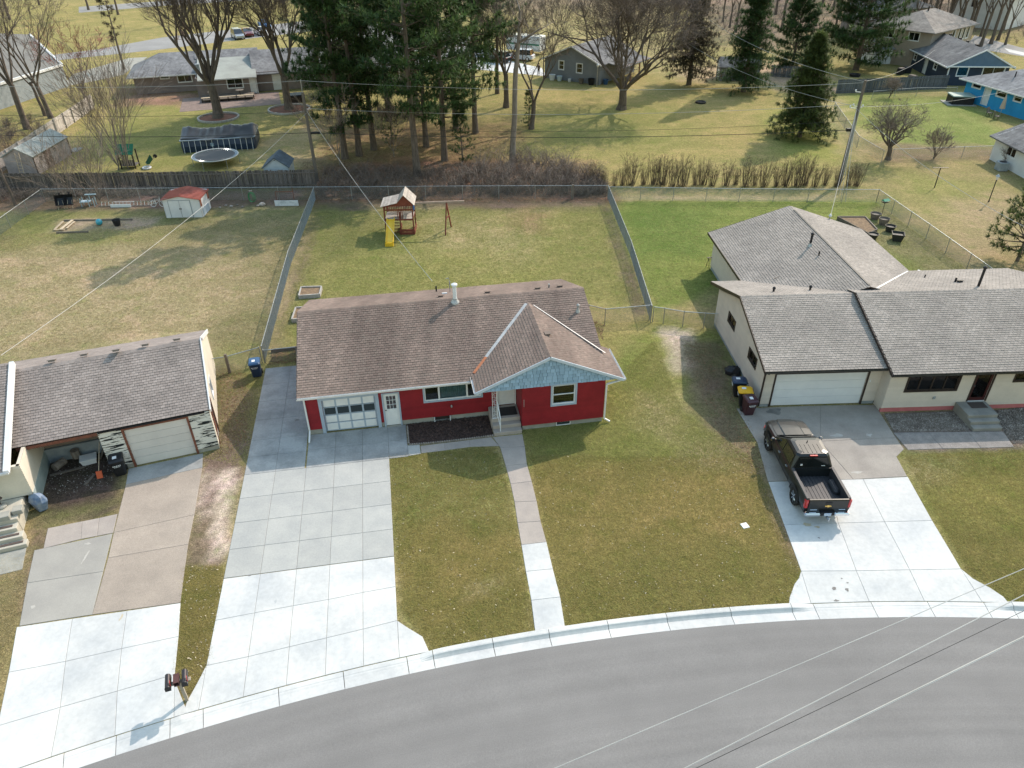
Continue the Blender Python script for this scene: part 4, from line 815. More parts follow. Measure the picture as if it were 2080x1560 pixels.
for k in range(9):
    z = 0.72 + k * 0.22; sg = 1 if k % 2 else -1
    pts = [(9.47 + 0.085 * math.sin(t * 0.9 * sg) * (1 - t / 9), -1.12, z + 0.095 * math.cos(t * 0.9) * (1 - t / 9)) for t in range(9)]
    mb.path(pts, 0.011, 5); mb.beam((9.36, -1.12, z + 0.11), (9.58, -1.12, z + 0.11), 0.015, 0.015)
for z in (0.62, 2.6): mb.beam((9.34, -1.12, z), (9.6, -1.12, z), 0.05, 0.03)
mb.build('porch_post', WHITE, A)
mb = MB(); mb.beam((9.62, -1.12, 1.62), (9.66, -1.75, 1.02), 0.05, 0.035); mb.beam((9.66, -1.75, 1.02), (9.66, -1.72, 0.2), 0.04, 0.04); mb.beam((9.62, -1.12, 1.6), (9.62, -1.12, 0.6), 0.035, 0.035); mb.beam((9.62, -1.12, 0.85), (9.66, -1.75, 0.4), 0.025, 0.025); mb.build('handrail', WHITE, A)
mb = MB(); mb.lathe([(0.02, 0), (0.045, 0.02), (0.055, 0.12), (0.02, 0.16)], 7.35, -0.07, 0.82, 10); mb.beam((7.35, 0, 0.92), (7.35, -0.07, 0.92), 0.02, 0.02); mb.build('wall_lamp', FLASH, A)
mb = MB(); mb.tube((10.9, -1.63, 1.5), (10.9, -1.63, 1.95), 0.012); mb.build('conduit', FLASH, A)
# on the roof
pA = lambda x, y: onplane(FA, x, y, zA - sA * eA, 0, sA)
pBk = lambda x, y: onplane(FA, x, y, zr + sA * rA, 0, -sA)
p = pA(924.5, 613); vent_pipe(A, p, 0.95, 0.11, WHITE, True, 'chimney_pipe', FLASH)
p = pA(1173.5, 633); vent_pipe(A, p, 0.3, 0.06, FLASH, True, 'vent_pipe', FLASH)
p = pBk(886.5, 593); vent_pipe(A, p, 0.4, 0.045, BLACK)
for q in ((895, 604), (990, 596), (1092, 588), (1137, 584)): box_vent(A, pBk(*q), SH_BROWN, -0.36, 0.26)
p = pBk(1115, 585); vent_pipe(A, p, 0.25, 0.05, GALV, False)
mb = MB(); p = pBk(903, 597); mb.cbox(p.x, p.y, p.z + 0.05, 0.3, 0.3, 0.05, rx=-0.36); mb.build('roof_patch', WHITE, A)
p = onplane(FA, 1112, 680, gz + gs * gx, -gs, 0); box_vent(A, p, SH_BROWN, 0, 0.26)
mb = MB(); p = pBk(914, 594); mb.path([p, p + Vector((0, 0, 0.75)), p + Vector((-0.05, 0, 0.95)), p + Vector((-0.2, 0, 0.9))], 0.025, 6); mb.cbox(p.x + 0.02, p.y, p.z + 0.6, 0.07, 0.07, 0.18); mb.build('service_mast', GALV, A)
# ------------------------------------------------------------------ the beige house on the right
CREAM = mat('cream_lap_siding', (0.56, 0.5, 0.44), (0.5, 0.45, 0.4), 1.2, 0.6, fine=0.05, fsc=18, isl=0.03)
SH_TAN = mat('taupe_shingles', (0.335, 0.3, 0.27), (0.25, 0.225, 0.205), 0.45, 0.95, isl=0.12, fine=0.15, fsc=60, hue=(0.25, 0.23, 0.205), spec=0.15)
DKBROWN = mat('dark_brown_trim', (0.045, 0.032, 0.028), (0.03, 0.022, 0.02), 3, 0.45)
BLKGUT = mat('black_gutter', (0.03, 0.03, 0.028), (0.05, 0.05, 0.047), 3, 0.3, spec=0.6)
PINK = mat('pink_foundation_paint', (0.48, 0.16, 0.165), (0.4, 0.12, 0.125), 1.5, 0.8, fine=0.12)
GREYBASE = mat('grey_block_foundation', (0.3, 0.33, 0.35), (0.22, 0.25, 0.27), 2, 0.85, fine=0.1)
DRAPE = mat('beige_drape', (0.2, 0.15, 0.12), (0.12, 0.09, 0.075), 5, 0.9)
B = thing('beige_house', 'beige ranch house with taupe shingle roofs, wide white garage door and pink foundation', 'house', FB.o, FB.deg)
top_g = lambda u: min(2.75 + 0.337 * min(8.75 - u, u) - 0.0, 9)      # garage left gable, u from the back
wall(B, (0, 9.0), (0, 0), 0.22, 2.5, CREAM, [(2.38, 3.62, 1.66, 2.2), (6.38, 7.6, 1.55, 2.12)], lap=0.13, top=lambda u: 2.5 + 0.337 * min(u, 9.0 - u))
wall(B, (0, 0), (6.26, 0), 0.2, 2.45, CREAM, [(0.6, 5.48, -1, 2.06)], lap=0.13)
wall(B, (6.26, 0), (6.26, -0.8), 0.25, 2.45, CREAM, lap=0.13)
wall(B, (6.26, -0.8), (19.0, -0.8), 0.28, 2.45, CREAM, [(0.98, 3.66, 1.33, 2.32), (4.55, 5.47, 0.3, 2.4), (6.62, 8.6, 1.76, 2.32)], lap=0.13)
wall(B, (19.0, -0.8), (19.0, 10.2), 0.28, 2.45, CREAM, lap=0.13, top=lambda u: 2.45 + 0.32 * min(u, 11 - u))
wall(B, (19.0, 10.2), (12.6, 10.2), 0.28, 2.45, CREAM, lap=0.13); wall(B, (12.6, 10.2), (12.6, 17.4), 0.28, 2.45, CREAM, lap=0.13)
wall(B, (12.6, 17.4), (2.0, 17.4), 0.28, 2.45, CREAM, lap=0.13, top=lambda u: 2.45 + 0.335 * min(u, 10.6 - u))
wall(B, (2.0, 17.4), (2.0, 9.0), 0.28, 2.45, CREAM, [(6.2, 7.2, 1.5, 2.2)], lap=0.13); wall(B, (2.0, 9.0), (0, 9.0), 0.28, 2.45, CREAM, lap=0.13)
mb = MB(); mb.box(0.02, 0.1, -0.3, 0.14, 9.0, 0.22); mb.box(0.0, 0.015, -0.3, 0.6, 0.13, 0.2); mb.box(5.5, 0.015, -0.3, 6.25, 0.13, 0.2); mb.box(2.02, 9.0, -0.3, 2.15, 17.35, 0.28); mb.build('foundation', GREYBASE, B)
mb = MB(); mb.box(6.275, -0.785, -0.3, 19.0, -0.66, 0.28); mb.build('foundation', PINK, B); mb = MB(); mb.box(6.272, -0.66, -0.3, 6.4, 0.0, 0.25); mb.build('foundation', CREAM, B)
# roofs: wing behind (gable, ridge running back), garage, main block
def slope(root, x0, x1, ye, ze, yr, zr_, m, **k):
    l = math.hypot(yr - ye, zr_ - ze); s = 1 if yr > ye else -1
    O, U = ((x0, ye, ze), (1, 0, 0)) if s > 0 else ((x1, ye, ze), (-1, 0, 0))
    return roof_plane(root, O, U, (0, (yr - ye) / l, (zr_ - ze) / l), [(0, 0), (x1 - x0, 0), (x1 - x0, l), (0, l)], m, **k)
gbS = (4.25 - 2.6) / 5.25
slope(B, -0.28, 6.22, -0.55, 2.6, 4.7, 4.25, SH_TAN, nsingle=110, seed=11, under=DKBROWN)
slope(B, -0.28, 6.22, 9.95, 2.6, 4.7, 4.25, SH_TAN, seed=12, under=DKBROWN)
slope(B, 6.1, 19.4, -1.17, 2.6, 4.35, 4.45, SH_TAN, nsingle=130, seed=13, under=DKBROWN)
slope(B, 6.1, 19.4, 10.8, 2.58, 4.35, 4.45, SH_TAN, seed=14, under=DKBROWN)
def slopex(root, y0, y1, xe, ze, xr_, zr_, m, rows=None, **k):      # slope facing +-x
    l = math.hypot(xr_ - xe, zr_ - ze)
    O, U = ((xe, y1, ze), (0, -1, 0)) if xr_ > xe else ((xe, y0, ze), (0, 1, 0))
    return roof_plane(root, O, U, ((xr_ - xe) / l, 0, (zr_ - ze) / l), [(0, 0), (y1 - y0, 0), (y1 - y0, l), (0, l)], m, **k)
slopex(B, 5.0, 17.85, 1.62, 2.6, 7.2, 4.48, SH_TAN, nsingle=40, seed=15, under=DKBROWN)
slopex(B, 5.0, 17.85, 12.85, 2.58, 7.2, 4.48, SH_TAN, seed=16, under=DKBROWN)
rid = MB()
for k in range(21): x = -0.28 + 0.31 * k; rid.faces([(x, 4.56, 4.22), (x + .33, 4.56, 4.215), (x + .33, 4.7, 4.275), (x, 4.7, 4.285), (x, 4.84, 4.22), (x + .33, 4.84, 4.215)], [(0, 1, 2, 3), (3, 2, 5, 4)])
for k in range(42): x = 6.1 + 0.31 * k; rid.faces([(x, 4.21, 4.42), (x + .33, 4.21, 4.415), (x + .33, 4.35, 4.475), (x, 4.35, 4.485), (x, 4.49, 4.42), (x + .33, 4.49, 4.415)], [(0, 1, 2, 3), (3, 2, 5, 4)])
rid.build('ridge_caps', SH_TAN, B, kind='stuff')
mb = MB(); mb.beam((7.2, 5.2, 4.50), (7.2, 17.0, 4.50), 0.12, 0.03); mb.build('ridge_vent', BLACK, B)
mb = MB(); mb.beam((12.6, 10.65, 2.67), (7.6, 5.1, 4.36), 0.2, 0.02); mb.build('valley_flashing', mat('white_metal_flashing', (0.66, 0.66, 0.64), None, 2, 0.5), B)
mb = MB()
for p, q in (((-0.3, -0.55, 2.53), (-0.3, 4.7, 4.18)), ((-0.3, 4.7, 4.18), (-0.3, 9.95, 2.53)), ((6.08, -1.17, 2.5), (6.08, 4.35, 4.36)), ((1.6, 17.87, 2.53), (7.2, 17.87, 4.4)), ((7.2, 17.87, 4.4), (12.85, 17.87, 2.5)), ((1.6, 9.9, 2.55), (1.6, 17.87, 2.55))): mb = MB(); mb.beam(p, q, 0.04, 0.17); mb.build('barge_board', DKBROWN, B)
gutter(B, (-0.3, -0.54, 2.61), (6.1, -0.54, 2.61), BLKGUT); gutter(B, (6.08, -1.16, 2.61), (19.4, -1.16, 2.61), BLKGUT)
mb = MB(); mb.box(-0.25, -0.52, 2.43, 6.06, 0.0, 2.45); mb.box(6.1, -1.14, 2.43, 19.3, -0.81, 2.45); mb.build('soffit', DKBROWN, B)
downspout(B, [(-0.1, -0.62, 2.5), (-0.06, -0.08, 2.25), (-0.06, -0.06, 0.1)], DKBROWN)
WB = onwall(B, (0, 0), (1, 0)); frame_on(B, WB, 0.6, 5.48, 0.0, 2.06, 0.1, -0.02, 0.03, DKBROWN, 'door_trim', sill=False)
garage_panels(B, WB, 0.6, 5.48, 0.02, 2.06, mat('white_steel_door', (0.66, 0.68, 0.7), (0.6, 0.62, 0.65), 1.2, 0.45, fine=0.04), 4, 1)
window(B, (0, 9.0), (0, 0), 2.38, 3.62, 1.66, 2.2, DKBROWN, 0.07, DKBROWN, cols=2); window(B, (0, 9.0), (0, 0), 6.38, 7.6, 1.55, 2.12, DKBROWN, 0.07, DKBROWN, cols=2)
window(B, (2.0, 17.4), (2.0, 9.0), 6.2, 7.2, 1.5, 2.2, DKBROWN, 0.06, DKBROWN, cols=2)
window(B, (6.26, -0.8), (19, -0.8), 0.98, 3.66, 1.33, 2.32, DKBROWN, 0.08, DKBROWN, cols=4, colw=[0.66, 1.34, 2.0], mull=0.06, blind=(0.1, 2.6, DRAPE, 0.95))
window(B, (6.26, -0.8), (19, -0.8), 6.62, 8.6, 1.76, 2.32, DKBROWN, 0.07, DKBROWN, cols=2)
WM = onwall(B, (6.26, -0.8), (19, -0.8)); frame_on(B, WM, 4.55, 5.47, 0.55, 2.38, 0.08, -0.02, 0.04, DKBROWN, 'door_trim', sill=False)
entry_door(B, WM, 4.55, 5.47, 0.55, 2.38, mat('maroon_door', (0.06, 0.018, 0.018), (0.045, 0.014, 0.015), 2, 0.4), (0.12, 0.8, 0.2, 1.7), None, STEEL)
b = MB(); wbox(b, WM, 4.55, 5.47, -0.02, 0.02, 0.5, 0.56); b.build('threshold', WTRIM, B)
mb = MB(); mb.bbox(10.19, -2.05, -0.2, 11.78, -0.83, 0.54, 0.02); mb.bbox(10.2, -2.38, -0.2, 11.76, -2.05, 0.36, 0.02); mb.bbox(10.21, -2.71, -0.2, 11.74, -2.38, 0.18, 0.02); mb.build('front_steps', mat('grey_step_concrete', (0.26, 0.25, 0.225), (0.2, 0.195, 0.18), 1.5, 0.9, fine=0.12, bump=0.2), B)
b = MB(); b.box(0, 0, 0, 0.85, 0.5, 0.02); dm = b.build('door_mat', mat('brown_mat', (0.07, 0.055, 0.05), None, 3, 0.95)); dm.location = FB.w(10.72, -1.45, 0.542); dm.rotation_euler = (0, 0, FB.y); tag(dm, 'brown door mat on the top step of the beige house', 'door mat')
def text(root, s, loc, rot, size, m, name, ext=0.004, align='CENTER'):
    c = bpy.data.curves.new(name, 'FONT'); c.body = s; c.size = size; c.extrude = ext; c.align_x = align
    tmp = bpy.data.objects.new(name, c); C.objects.link(tmp); dg = bpy.context.evaluated_depsgraph_get(); me = bpy.data.meshes.new_from_object(tmp.evaluated_get(dg)); bpy.data.objects.remove(tmp)
    me.materials.clear(); me.materials.append(m); o = link(name, me, root); o.location = loc; o.rotation_euler = rot; return o
text(B, '1719', (10.43, -0.835, 2.2), (rad(90), 0, 0), 0.24, BLACK, 'house_number', 0.006)
mb = MB(); mb.box(8.85, -0.86, 0.78, 8.99, -0.825, 0.93); mb.build('wall_vent', GREYBASE, B)
mb = MB(); mb.box(5.66, -0.05, 1.42, 5.72, -0.02, 1.56); mb.build('door_opener', WHITE, B)
pS = lambda x, y: onplane(FB, x, y, 2.6 - (4.48 - 2.6) / 5.58 * 1.62, (4.48 - 2.6) / 5.58, 0)
p = pS(1645, 500); vent_pipe(B, p, 0.75, 0.075, BLACK, True, 'chimney_pipe', GALV)
p = pS(1663, 519); vent_pipe(B, p, 0.3, 0.045, BLACK, False)
pM = lambda x, y: onplane(FB, x, y, 4.45 + (4.45 - 2.58) / 6.45 * 4.35, 0, -(4.45 - 2.58) / 6.45)
p = pM(1987, 582); vent_pipe(B, p, 1.1, 0.075, BLACK, True, 'chimney_pipe')
p = pM(1940, 573); vent_pipe(B, p, 0.3, 0.06, BLACK, False); p = pM(1878, 564); vent_pipe(B, p, 0.22, 0.04, BLACK, False); box_vent(B, pM(1949, 574), BLACK, -0.3, 0.22)
pG = lambda x, y: onplane(FB, x, y, 4.25 + gbS * 4.7, 0, -gbS)
for q in ((1571, 593), (1645, 590)): vent_pipe(B, pG(*q), 0.16, 0.06, BLACK, True)
mb = MB(); p = pS(1579, 565); mb.tube(p + Vector((-0.3, -0.2, 0.05)), p + Vector((0.35, 0.25, 0.09)), 0.015, 0.008, 5); mb.tube(p + Vector((-.1, 0, .07)), p + Vector((-.2, .25, .09)), 0.008, 0.005, 4); st = mb.build('stick', BARK); st.location = FB.o; st.rotation_euler = (0, 0, FB.y); recentre(st) if False else None; tag(st, 'fallen stick lying on the rear wing roof of the beige house', 'stick')
# deck behind the main block
dk = thing('deck', 'brown wooden deck with white capped railings behind the beige house', 'deck', FB.w(12.9, 10.9), FB.deg)
mb = MB(); mb.box(0.1, 0.0, 0.35, 4.2, 3.0, 0.4); mb.build('floor', mat('pinkish_deck', (0.42, 0.3, 0.26), (0.34, 0.24, 0.2), 3, 0.8), dk)
DECKW = mat('reddish_brown_balusters', (0.16, 0.09, 0.075), (0.11, 0.065, 0.055), 4, 0.8)
def railing(p, q, n):
    p, q = Vector(p), Vector(q); r = MB(); r.beam(p + Vector((0, 0, 1.32)), q + Vector((0, 0, 1.32)), 0.14, 0.04); rl_ = r.build('rail_cap', WTRIM, dk)
    for k in range(n + 1):
        b = MB(); a = p + (q - p) * k / n; w = 0.09 if k in (0, n) else 0.04; b.beam(a + Vector((0, 0, 0.0 if k in (0, n) else 0.45)), a + Vector((0, 0, 1.3)), w, w); b.build('post' if k in (0, n) else 'baluster', DECKW, rl_)
railing((0.2, 2.9, 0), (1.2, 2.95, 0), 6); railing((2.3, 2.6, 0), (3.9, 0.2, 0), 14)
# ------------------------------------------------------------------ the weathered house on the left
SH_GREY = mat('grey_mauve_shingles', (0.295, 0.255, 0.235), (0.215, 0.188, 0.175), 0.5, 0.95, isl=0.15, fine=0.15, fsc=60, hue=(0.235, 0.2, 0.185), spec=0.15)
PEEL = mat('peeling_white_boards', (0.6, 0.585, 0.54), (0.015, 0.018, 0.02), 1.5, 0.8, lo=0.53, hi=0.55, stretch=(1.0, 1.0, 8.5), fine=0.06, fsc=20)
IVORY = mat('ivory_siding', (0.62, 0.57, 0.48), (0.54, 0.5, 0.42), 1.0, 0.6, fine=0.06, fsc=15)
RUST = mat('rust_brown_trim', (0.2, 0.075, 0.045), (0.13, 0.05, 0.035), 4, 0.7, fine=0.15)
HC = thing('weathered_house', 'weathered ivory house with mauve shingles, peeling garage front and open carport bay', 'house', FC.o, FC.deg)
sC = (4.2 - 2.4) / 4.1
wall(HC, (-4.95, 0), (0, 0), 0.25, 2.35, PEEL, [(1.1, 3.88, -1, 2.2)], lap=0.2)
wall(HC, (0, 0), (0, 8.1), 0.25, 2.35, IVORY, [(0.5, 1.5, -1, 2.1), (2.9, 3.7, 1.2, 2.1)], lap=0.15, top=lambda u: 2.35 + sC * min(u, 8.1 - u))
wall(HC, (0, 8.1), (-22, 8.1), 0.25, 2.35, IVORY, lap=0.15)
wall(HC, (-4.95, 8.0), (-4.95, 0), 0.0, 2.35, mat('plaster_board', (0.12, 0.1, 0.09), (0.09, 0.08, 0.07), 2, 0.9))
wall(HC, (-7.9, 1.9), (-5.0, 1.9), 0.8, 2.9, mat('brown_board_wall', (0.27, 0.215, 0.175), (0.21, 0.165, 0.135), 1.5, 0.9, fine=0.1)); wall(HC, (-7.9, 1.75), (-5.0, 1.75), 0.0, 0.8, GREYBASE, th=0.25)
wall(HC, (-7.92, -1.45), (-7.92, 1.9), 0.8, 2.4, IVORY, lap=0.15); wall(HC, (-7.88, -1.43), (-7.88, 1.9), -0.3, 0.8, mat('blue_grey_block', (0.36, 0.42, 0.42), (0.26, 0.32, 0.32), 1.5, 0.85, fine=0.1), th=0.25)
wall(HC, (-22, -1.45), (-7.93, -1.45), 0.75, 2.4, IVORY, [(10.9, 12.3, 0.9, 2.2)], lap=0.15); mb = MB(); mb.box(-22, -1.4, -0.3, -8.3, -1.2, 0.75); mb.build('foundation', CONC_BASE, HC)
mb = MB(); mb.box(-4.94, 0.02, -0.3, -3.88, 0.13, 0.25); mb.box(-1.1, 0.02, -0.3, 0.0, 0.13, 0.25); mb.box(-0.13, 0.13, -0.3, -0.01, 8.0, 0.25); mb.build('foundation', CONC_BASE, HC)
slope(HC, -8.42, 0.06, -0.02, 2.42, 4.0, 4.2, SH_GREY, nsingle=180, seed=21, under=DKBROWN)
slope(HC, -22, 0.06, 8.3, 2.42, 4.0, 4.2, SH_GREY, seed=22, under=DKBROWN)
slope(HC, -22, -8.42, -1.8, 2.45, 4.0, 4.62, SH_GREY, nsingle=60, seed=23, under=DKBROWN); slope(HC, -22, -8.42, 4.2, 4.55, 4.0, 4.62, SH_GREY, exp=0, under=SH_GREY)
rid = MB()
for k in range(27): x = -8.2 + 0.31 * k; rid.faces([(x, 3.86, 4.165), (x + .33, 3.86, 4.16), (x + .33, 4.0, 4.225), (x, 4.0, 4.235), (x, 4.14, 4.165), (x + .33, 4.14, 4.16)], [(0, 1, 2, 3), (3, 2, 5, 4)])
rid.build('ridge_caps', SH_GREY, HC, kind='stuff')
mb = MB(); mb.beam((0.09, -0.02, 2.36), (0.09, 4.0, 4.16), 0.05, 0.22); mb.beam((0.09, 4.0, 4.16), (0.09, 8.3, 2.36), 0.05, 0.22); mb.build('barge_board', WHITE, HC)
mb = MB(); mb.beam((-8.34, -1.8, 2.42), (-8.34, 4.0, 4.6), 0.2, 0.24); mb.build('barge_board', WHITE, HC)
mb = MB(); mb.box(-8.3, -0.03, 2.2, -4.96, 0.08, 2.36); mb.build('header_beam', RUST, HC); gutter(HC, (-4.9, -0.02, 2.42), (-0.2, -0.02, 2.42), BLACK, 0.09, 0.09); gutter(HC, (-22, -1.8, 2.45), (-8.25, -1.8, 2.45), WHITE)
WC = onwall(HC, (-4.95, 0), (0, 0)); frame_on(HC, WC, 1.1, 3.88, 0.0, 2.2, 0.1, -0.02, 0.035, RUST, 'door_trim', sill=False)
garage_panels(HC, WC, 1.1, 3.88, 0.02, 2.2, mat('cream_garage_door', (0.6, 0.575, 0.55), (0.53, 0.51, 0.49), 1.0, 0.5, fine=0.05), 5, 1)
WR = onwall(HC, (0, 0), (0, 8.1)); frame_on(HC, WR, 0.5, 1.5, 0.0, 2.1, 0.08, -0.02, 0.05, RUST, 'door_trim', sill=False); entry_door(HC, WR, 0.5, 1.5, 0.02, 2.1, RUST, (0.15, 0.8, 1.1, 1.9), None); window(HC, (0, 0), (0, 8.1), 2.9, 3.7, 1.2, 2.1, WHITE, 0.07)
window(HC, (-22, -1.45), (-7.93, -1.45), 10.9, 12.3, 0.95, 2.2, WHITE, 0.08, WHITE, cols=2)
pC = lambda x, y: onplane(FC, x, y, 4.2 + sC * 4.0 * (1.78 / 1.8), 0, -(4.2 - 2.42) / 4.3)
for q in ((107, 735), (172, 723), (237, 714), (296, 703), (360, 692)): box_vent(HC, pC(*q), SH_GREY, -0.4, 0.3)
# concrete stoop with cheek blocks
mb = MB(); mb.bbox(-12, -3.0, -0.2, -8.3, -1.5, 0.75, 0.02); mb.bbox(-12, -3.4, -0.2, -8.32, -3.0, 0.56, 0.02); mb.bbox(-12, -3.8, -0.2, -8.1, -3.4, 0.37, 0.02); mb.bbox(-12, -4.15, -0.2, -7.95, -3.8, 0.19, 0.02); st = mb.build('front_steps', mat('cream_step_concrete', (0.47, 0.44, 0.37), (0.4, 0.37, 0.31), 1.5, 0.9, fine=0.08), HC)
for y, z, x in ((-3.38, 0.565, -8.5), (-3.78, 0.375, -8.25), (-4.13, 0.195, -8.1)):
    b = MB(); b.cbox(x - 1.5, y + 0.18, z + 0.012, 3.0, 0.12, 0.02); b.build('grip_strip', mat('grip', (0.1, 0.075, 0.065), None, 2, 0.95) if 'grip' not in bpy.data.materials else bpy.data.materials['grip'], st)
for i, (x, y, z) in enumerate(((-8.75, -2.8, 0.75), (-8.3, -2.55, 0.75))):
    mb = MB(); mb.bbox(-0.2, -0.2, 0, 0.2, 0.2, 0.22, 0.02); o = mb.build('concrete_block', CONC_BASE); o.location = FC.w(x, y, z); o.rotation_euler = (0, 0, FC.y); tag(o, ['concrete block on the stoop edge of the weathered house, farther from the carport', 'concrete block on the stoop edge of the weathered house, next to the carport wall'][i], 'block', 'stoop blocks')
sd = drive('walkway')
slab(sd, [FC.w(-12, -4.18)[:2], FC.w(-8.0, -4.18)[:2], FC.w(-7.95, -5.5)[:2], FC.w(-12, -5.5)[:2]], CONC_BASE); finish(sd, JOINT)
# ------------------------------------------------------------------ mulch bed with scalloped edging
bedp = [FA.w(4.93, -0.03)[:2], FA.w(9.26, -0.03)[:2], FA.w(9.27, -1.78)[:2], FA.w(7.2, -1.76)[:2], FA.w(4.95, -1.72)[:2]]
sheet('mulch_bed', bedp, MULCH, 0.02)
def chips(name, poly, n, m, seed, l0=0.04, l1=0.12, z0=0.03):
    rng = random.Random(seed); P = [Vector(p[:2]) for p in poly]; mb = MB(); lo = [min(p[i] for p in P) for i in (0, 1)]; hi = [max(p[i] for p in P) for i in (0, 1)]; k = 0
    while k < n:
        x, y = rng.uniform(lo[0], hi[0]), rng.uniform(lo[1], hi[1]); ins = False
        for i in range(len(P)):
            a, b = P[i], P[i - 1]
            if (a.y > y) != (b.y > y) and x < (b.x - a.x) * (y - a.y) / (b.y - a.y) + a.x: ins = not ins
        if not ins: continue
        k += 1; l = rng.uniform(l0, l1); w = l * rng.uniform(.25, .5); t = rng.random() * 6.28; c, s_ = math.cos(t), math.sin(t); z = zgf(x, y) + z0; e = rng.uniform(-.02, .04)
        mb.poly((x - c * l / 2 - s_ * w / 2, y - s_ * l / 2 + c * w / 2, z), (x - c * l / 2 + s_ * w / 2, y - s_ * l / 2 - c * w / 2, z + .005), (x + c * l / 2 + s_ * w / 2, y + s_ * l / 2 - c * w / 2, z + e + .01), (x + c * l / 2 - s_ * w / 2, y + s_ * l / 2 + c * w / 2, z + e))
    return mb.build(name, m, kind='stuff')
chips('bark_chips', bedp, 3500, MULCH, 3)
EDGM = mat('concrete_edging', (0.27, 0.24, 0.22), (0.19, 0.17, 0.155), 4, 0.9, isl=0.15)
ed = thing('garden_edging', 'scalloped grey edging along the mulch bed beside the entry walk', 'garden edging', FA.w(4.97, -1.8), FA.deg)
em = MB(); em.prism([(0.0, -0.03), (0.1, -0.03), (0.1, 0.03), (0.0, 0.03)], 0, 0.06); em.lathe([(0.05, 0.06), (0.045, 0.09), (0.02, 0.11)], 0.05, 0, 0, 8); eo = em.build('edging_block', EDGM, ed)
for k in range(1, 37):
    o = eo.copy(); C.objects.link(o); o.parent = ed; o.location = (k * 0.117, -0.01 - 0.06 * math.sin(k / 36 * 3.1), 0); o.rotation_euler = (0, 0, random.Random(k).uniform(-.1, .1))
for k in range(12):
    o = eo.copy(); C.objects.link(o); o.parent = ed; o.location = (0.0, 0.1 + k * 0.125, 0); o.rotation_euler = (0, 0, rad(90))
# ------------------------------------------------------------------ wheeled bins
def bin_(label, loc, deg, body, lid, lab=True, h=1.0, w=0.62):
    r = thing('wheeled_bin', label, 'bin', loc, deg, 'wheeled bins'); mb = MB()
    def ring(z, sx, sy, oy=0): 
        b = 0.06; return [(-sx + b, -sy + oy, z), (sx - b, -sy + oy, z), (sx, -sy + b + oy, z), (sx, sy - b + oy, z), (sx - b, sy + oy, z), (-sx + b, sy + oy, z), (-sx, sy - b + oy, z), (-sx, -sy + b + oy, z)]
    a, d = w / 2, w * 0.6
    mb.loft([ring(0.03, a * 0.78, d * 0.68, 0.06), ring(0.25, a * 0.82, d * 0.76, 0.05), ring(0.8 * h, a * 0.94, d * 0.92, 0.01), ring(0.93 * h, a, d, 0)]); mb.build('bin_body', body, r)
    l = MB(); l.loft([ring(0.93 * h, a * 1.05, d * 1.05), ring(0.98 * h, a * 1.06, d * 1.06), ring(1.05 * h, a * 0.9, d * 0.86), ring(1.07 * h, a * 0.5, d * 0.4)]); lo = l.build('lid', lid, r)
    for s_ in (-1, 1):
        wl_ = MB(); wl_.tube((s_ * a * 0.8, d * 0.78, 0.14), (s_ * a * 0.98, d * 0.78, 0.14), 0.14, n=14); wl_.build('wheel', RUBBER, r)
    hb = MB(); hb.tube((-a * 0.8, d + 0.05, 0.92 * h), (a * 0.8, d + 0.05, 0.92 * h), 0.02, n=8); hb.beam((-a * 0.7, d - 0.03, 0.9 * h), (-a * 0.7, d + 0.06, 0.92 * h), 0.04, 0.04); hb.beam((a * 0.7, d - 0.03, 0.9 * h), (a * 0.7, d + 0.06, 0.92 * h), 0.04, 0.04); hb.build('handle', body, r)
    if lab:
        s_ = MB(); s_.poly((-0.12, -0.2, 1.075 * h), (0.06, -0.2, 1.075 * h), (0.06, 0.02, 1.078 * h), (-0.12, 0.02, 1.078 * h)); s_.build('label', WHITE, lo)
        t = MB()
        for k in range(5): t.cbox(-0.17 + k * 0.075, -d * 0.945, 0.74 * h, 0.045, 0.01, 0.05)
        for k in range(4): t.cbox(-0.12 + k * 0.07, -d * 0.93, 0.67 * h, 0.045, 0.01, 0.025)
        t.build('lettering', WHITE, r)
    return r
NAVY = mat('navy_plastic', (0.016, 0.035, 0.085), (0.012, 0.028, 0.07), 4, 0.4, spec=0.5); NAVYL = mat('blue_plastic_lid', (0.03, 0.09, 0.2), (0.025, 0.07, 0.16), 3, 0.35, spec=0.5); YEL = mat('yellow_plastic', (0.72, 0.4, 0.02), (0.65, 0.35, 0.02), 3, 0.4); MAR = mat('maroon_plastic', (0.055, 0.018, 0.026), (0.04, 0.014, 0.02), 3, 0.4, spec=0.5)
bin_('navy wheeled bin with blue lid on the grass beside the long concrete drive', gp(523, 763), 14, NAVY, NAVYL)
p = gp(1503, 770, 1.05); bin_('dark wheeled bin with a navy lid, farthest back along the beige garage wall', (p.x, p.y, 0), -95, BLACK, NAVY)
p = gp(1515, 790, 1.05); bin_('black wheeled bin with a yellow lid between the navy and maroon bins', (p.x, p.y, 0), -98, BLACK, YEL)
bin_('maroon wheeled bin with white label at the front corner of the beige garage', gp(1519, 840), 8, MAR, MAR)
bin_('black wheeled bin with white markings in front of the peeling garage wall', gp(247, 962), 25, BLACK, BLACK)
mb = MB(); mb.cbox(0, 0, 0.55, 0.1, 0.03, 1.15, ry=0.15, rx=0.12); o = mb.build('wood_board', OLDWOOD); o.location = gp(1532, 800); tag(o, 'old wood board leaning on the beige garage wall behind the bins', 'board')
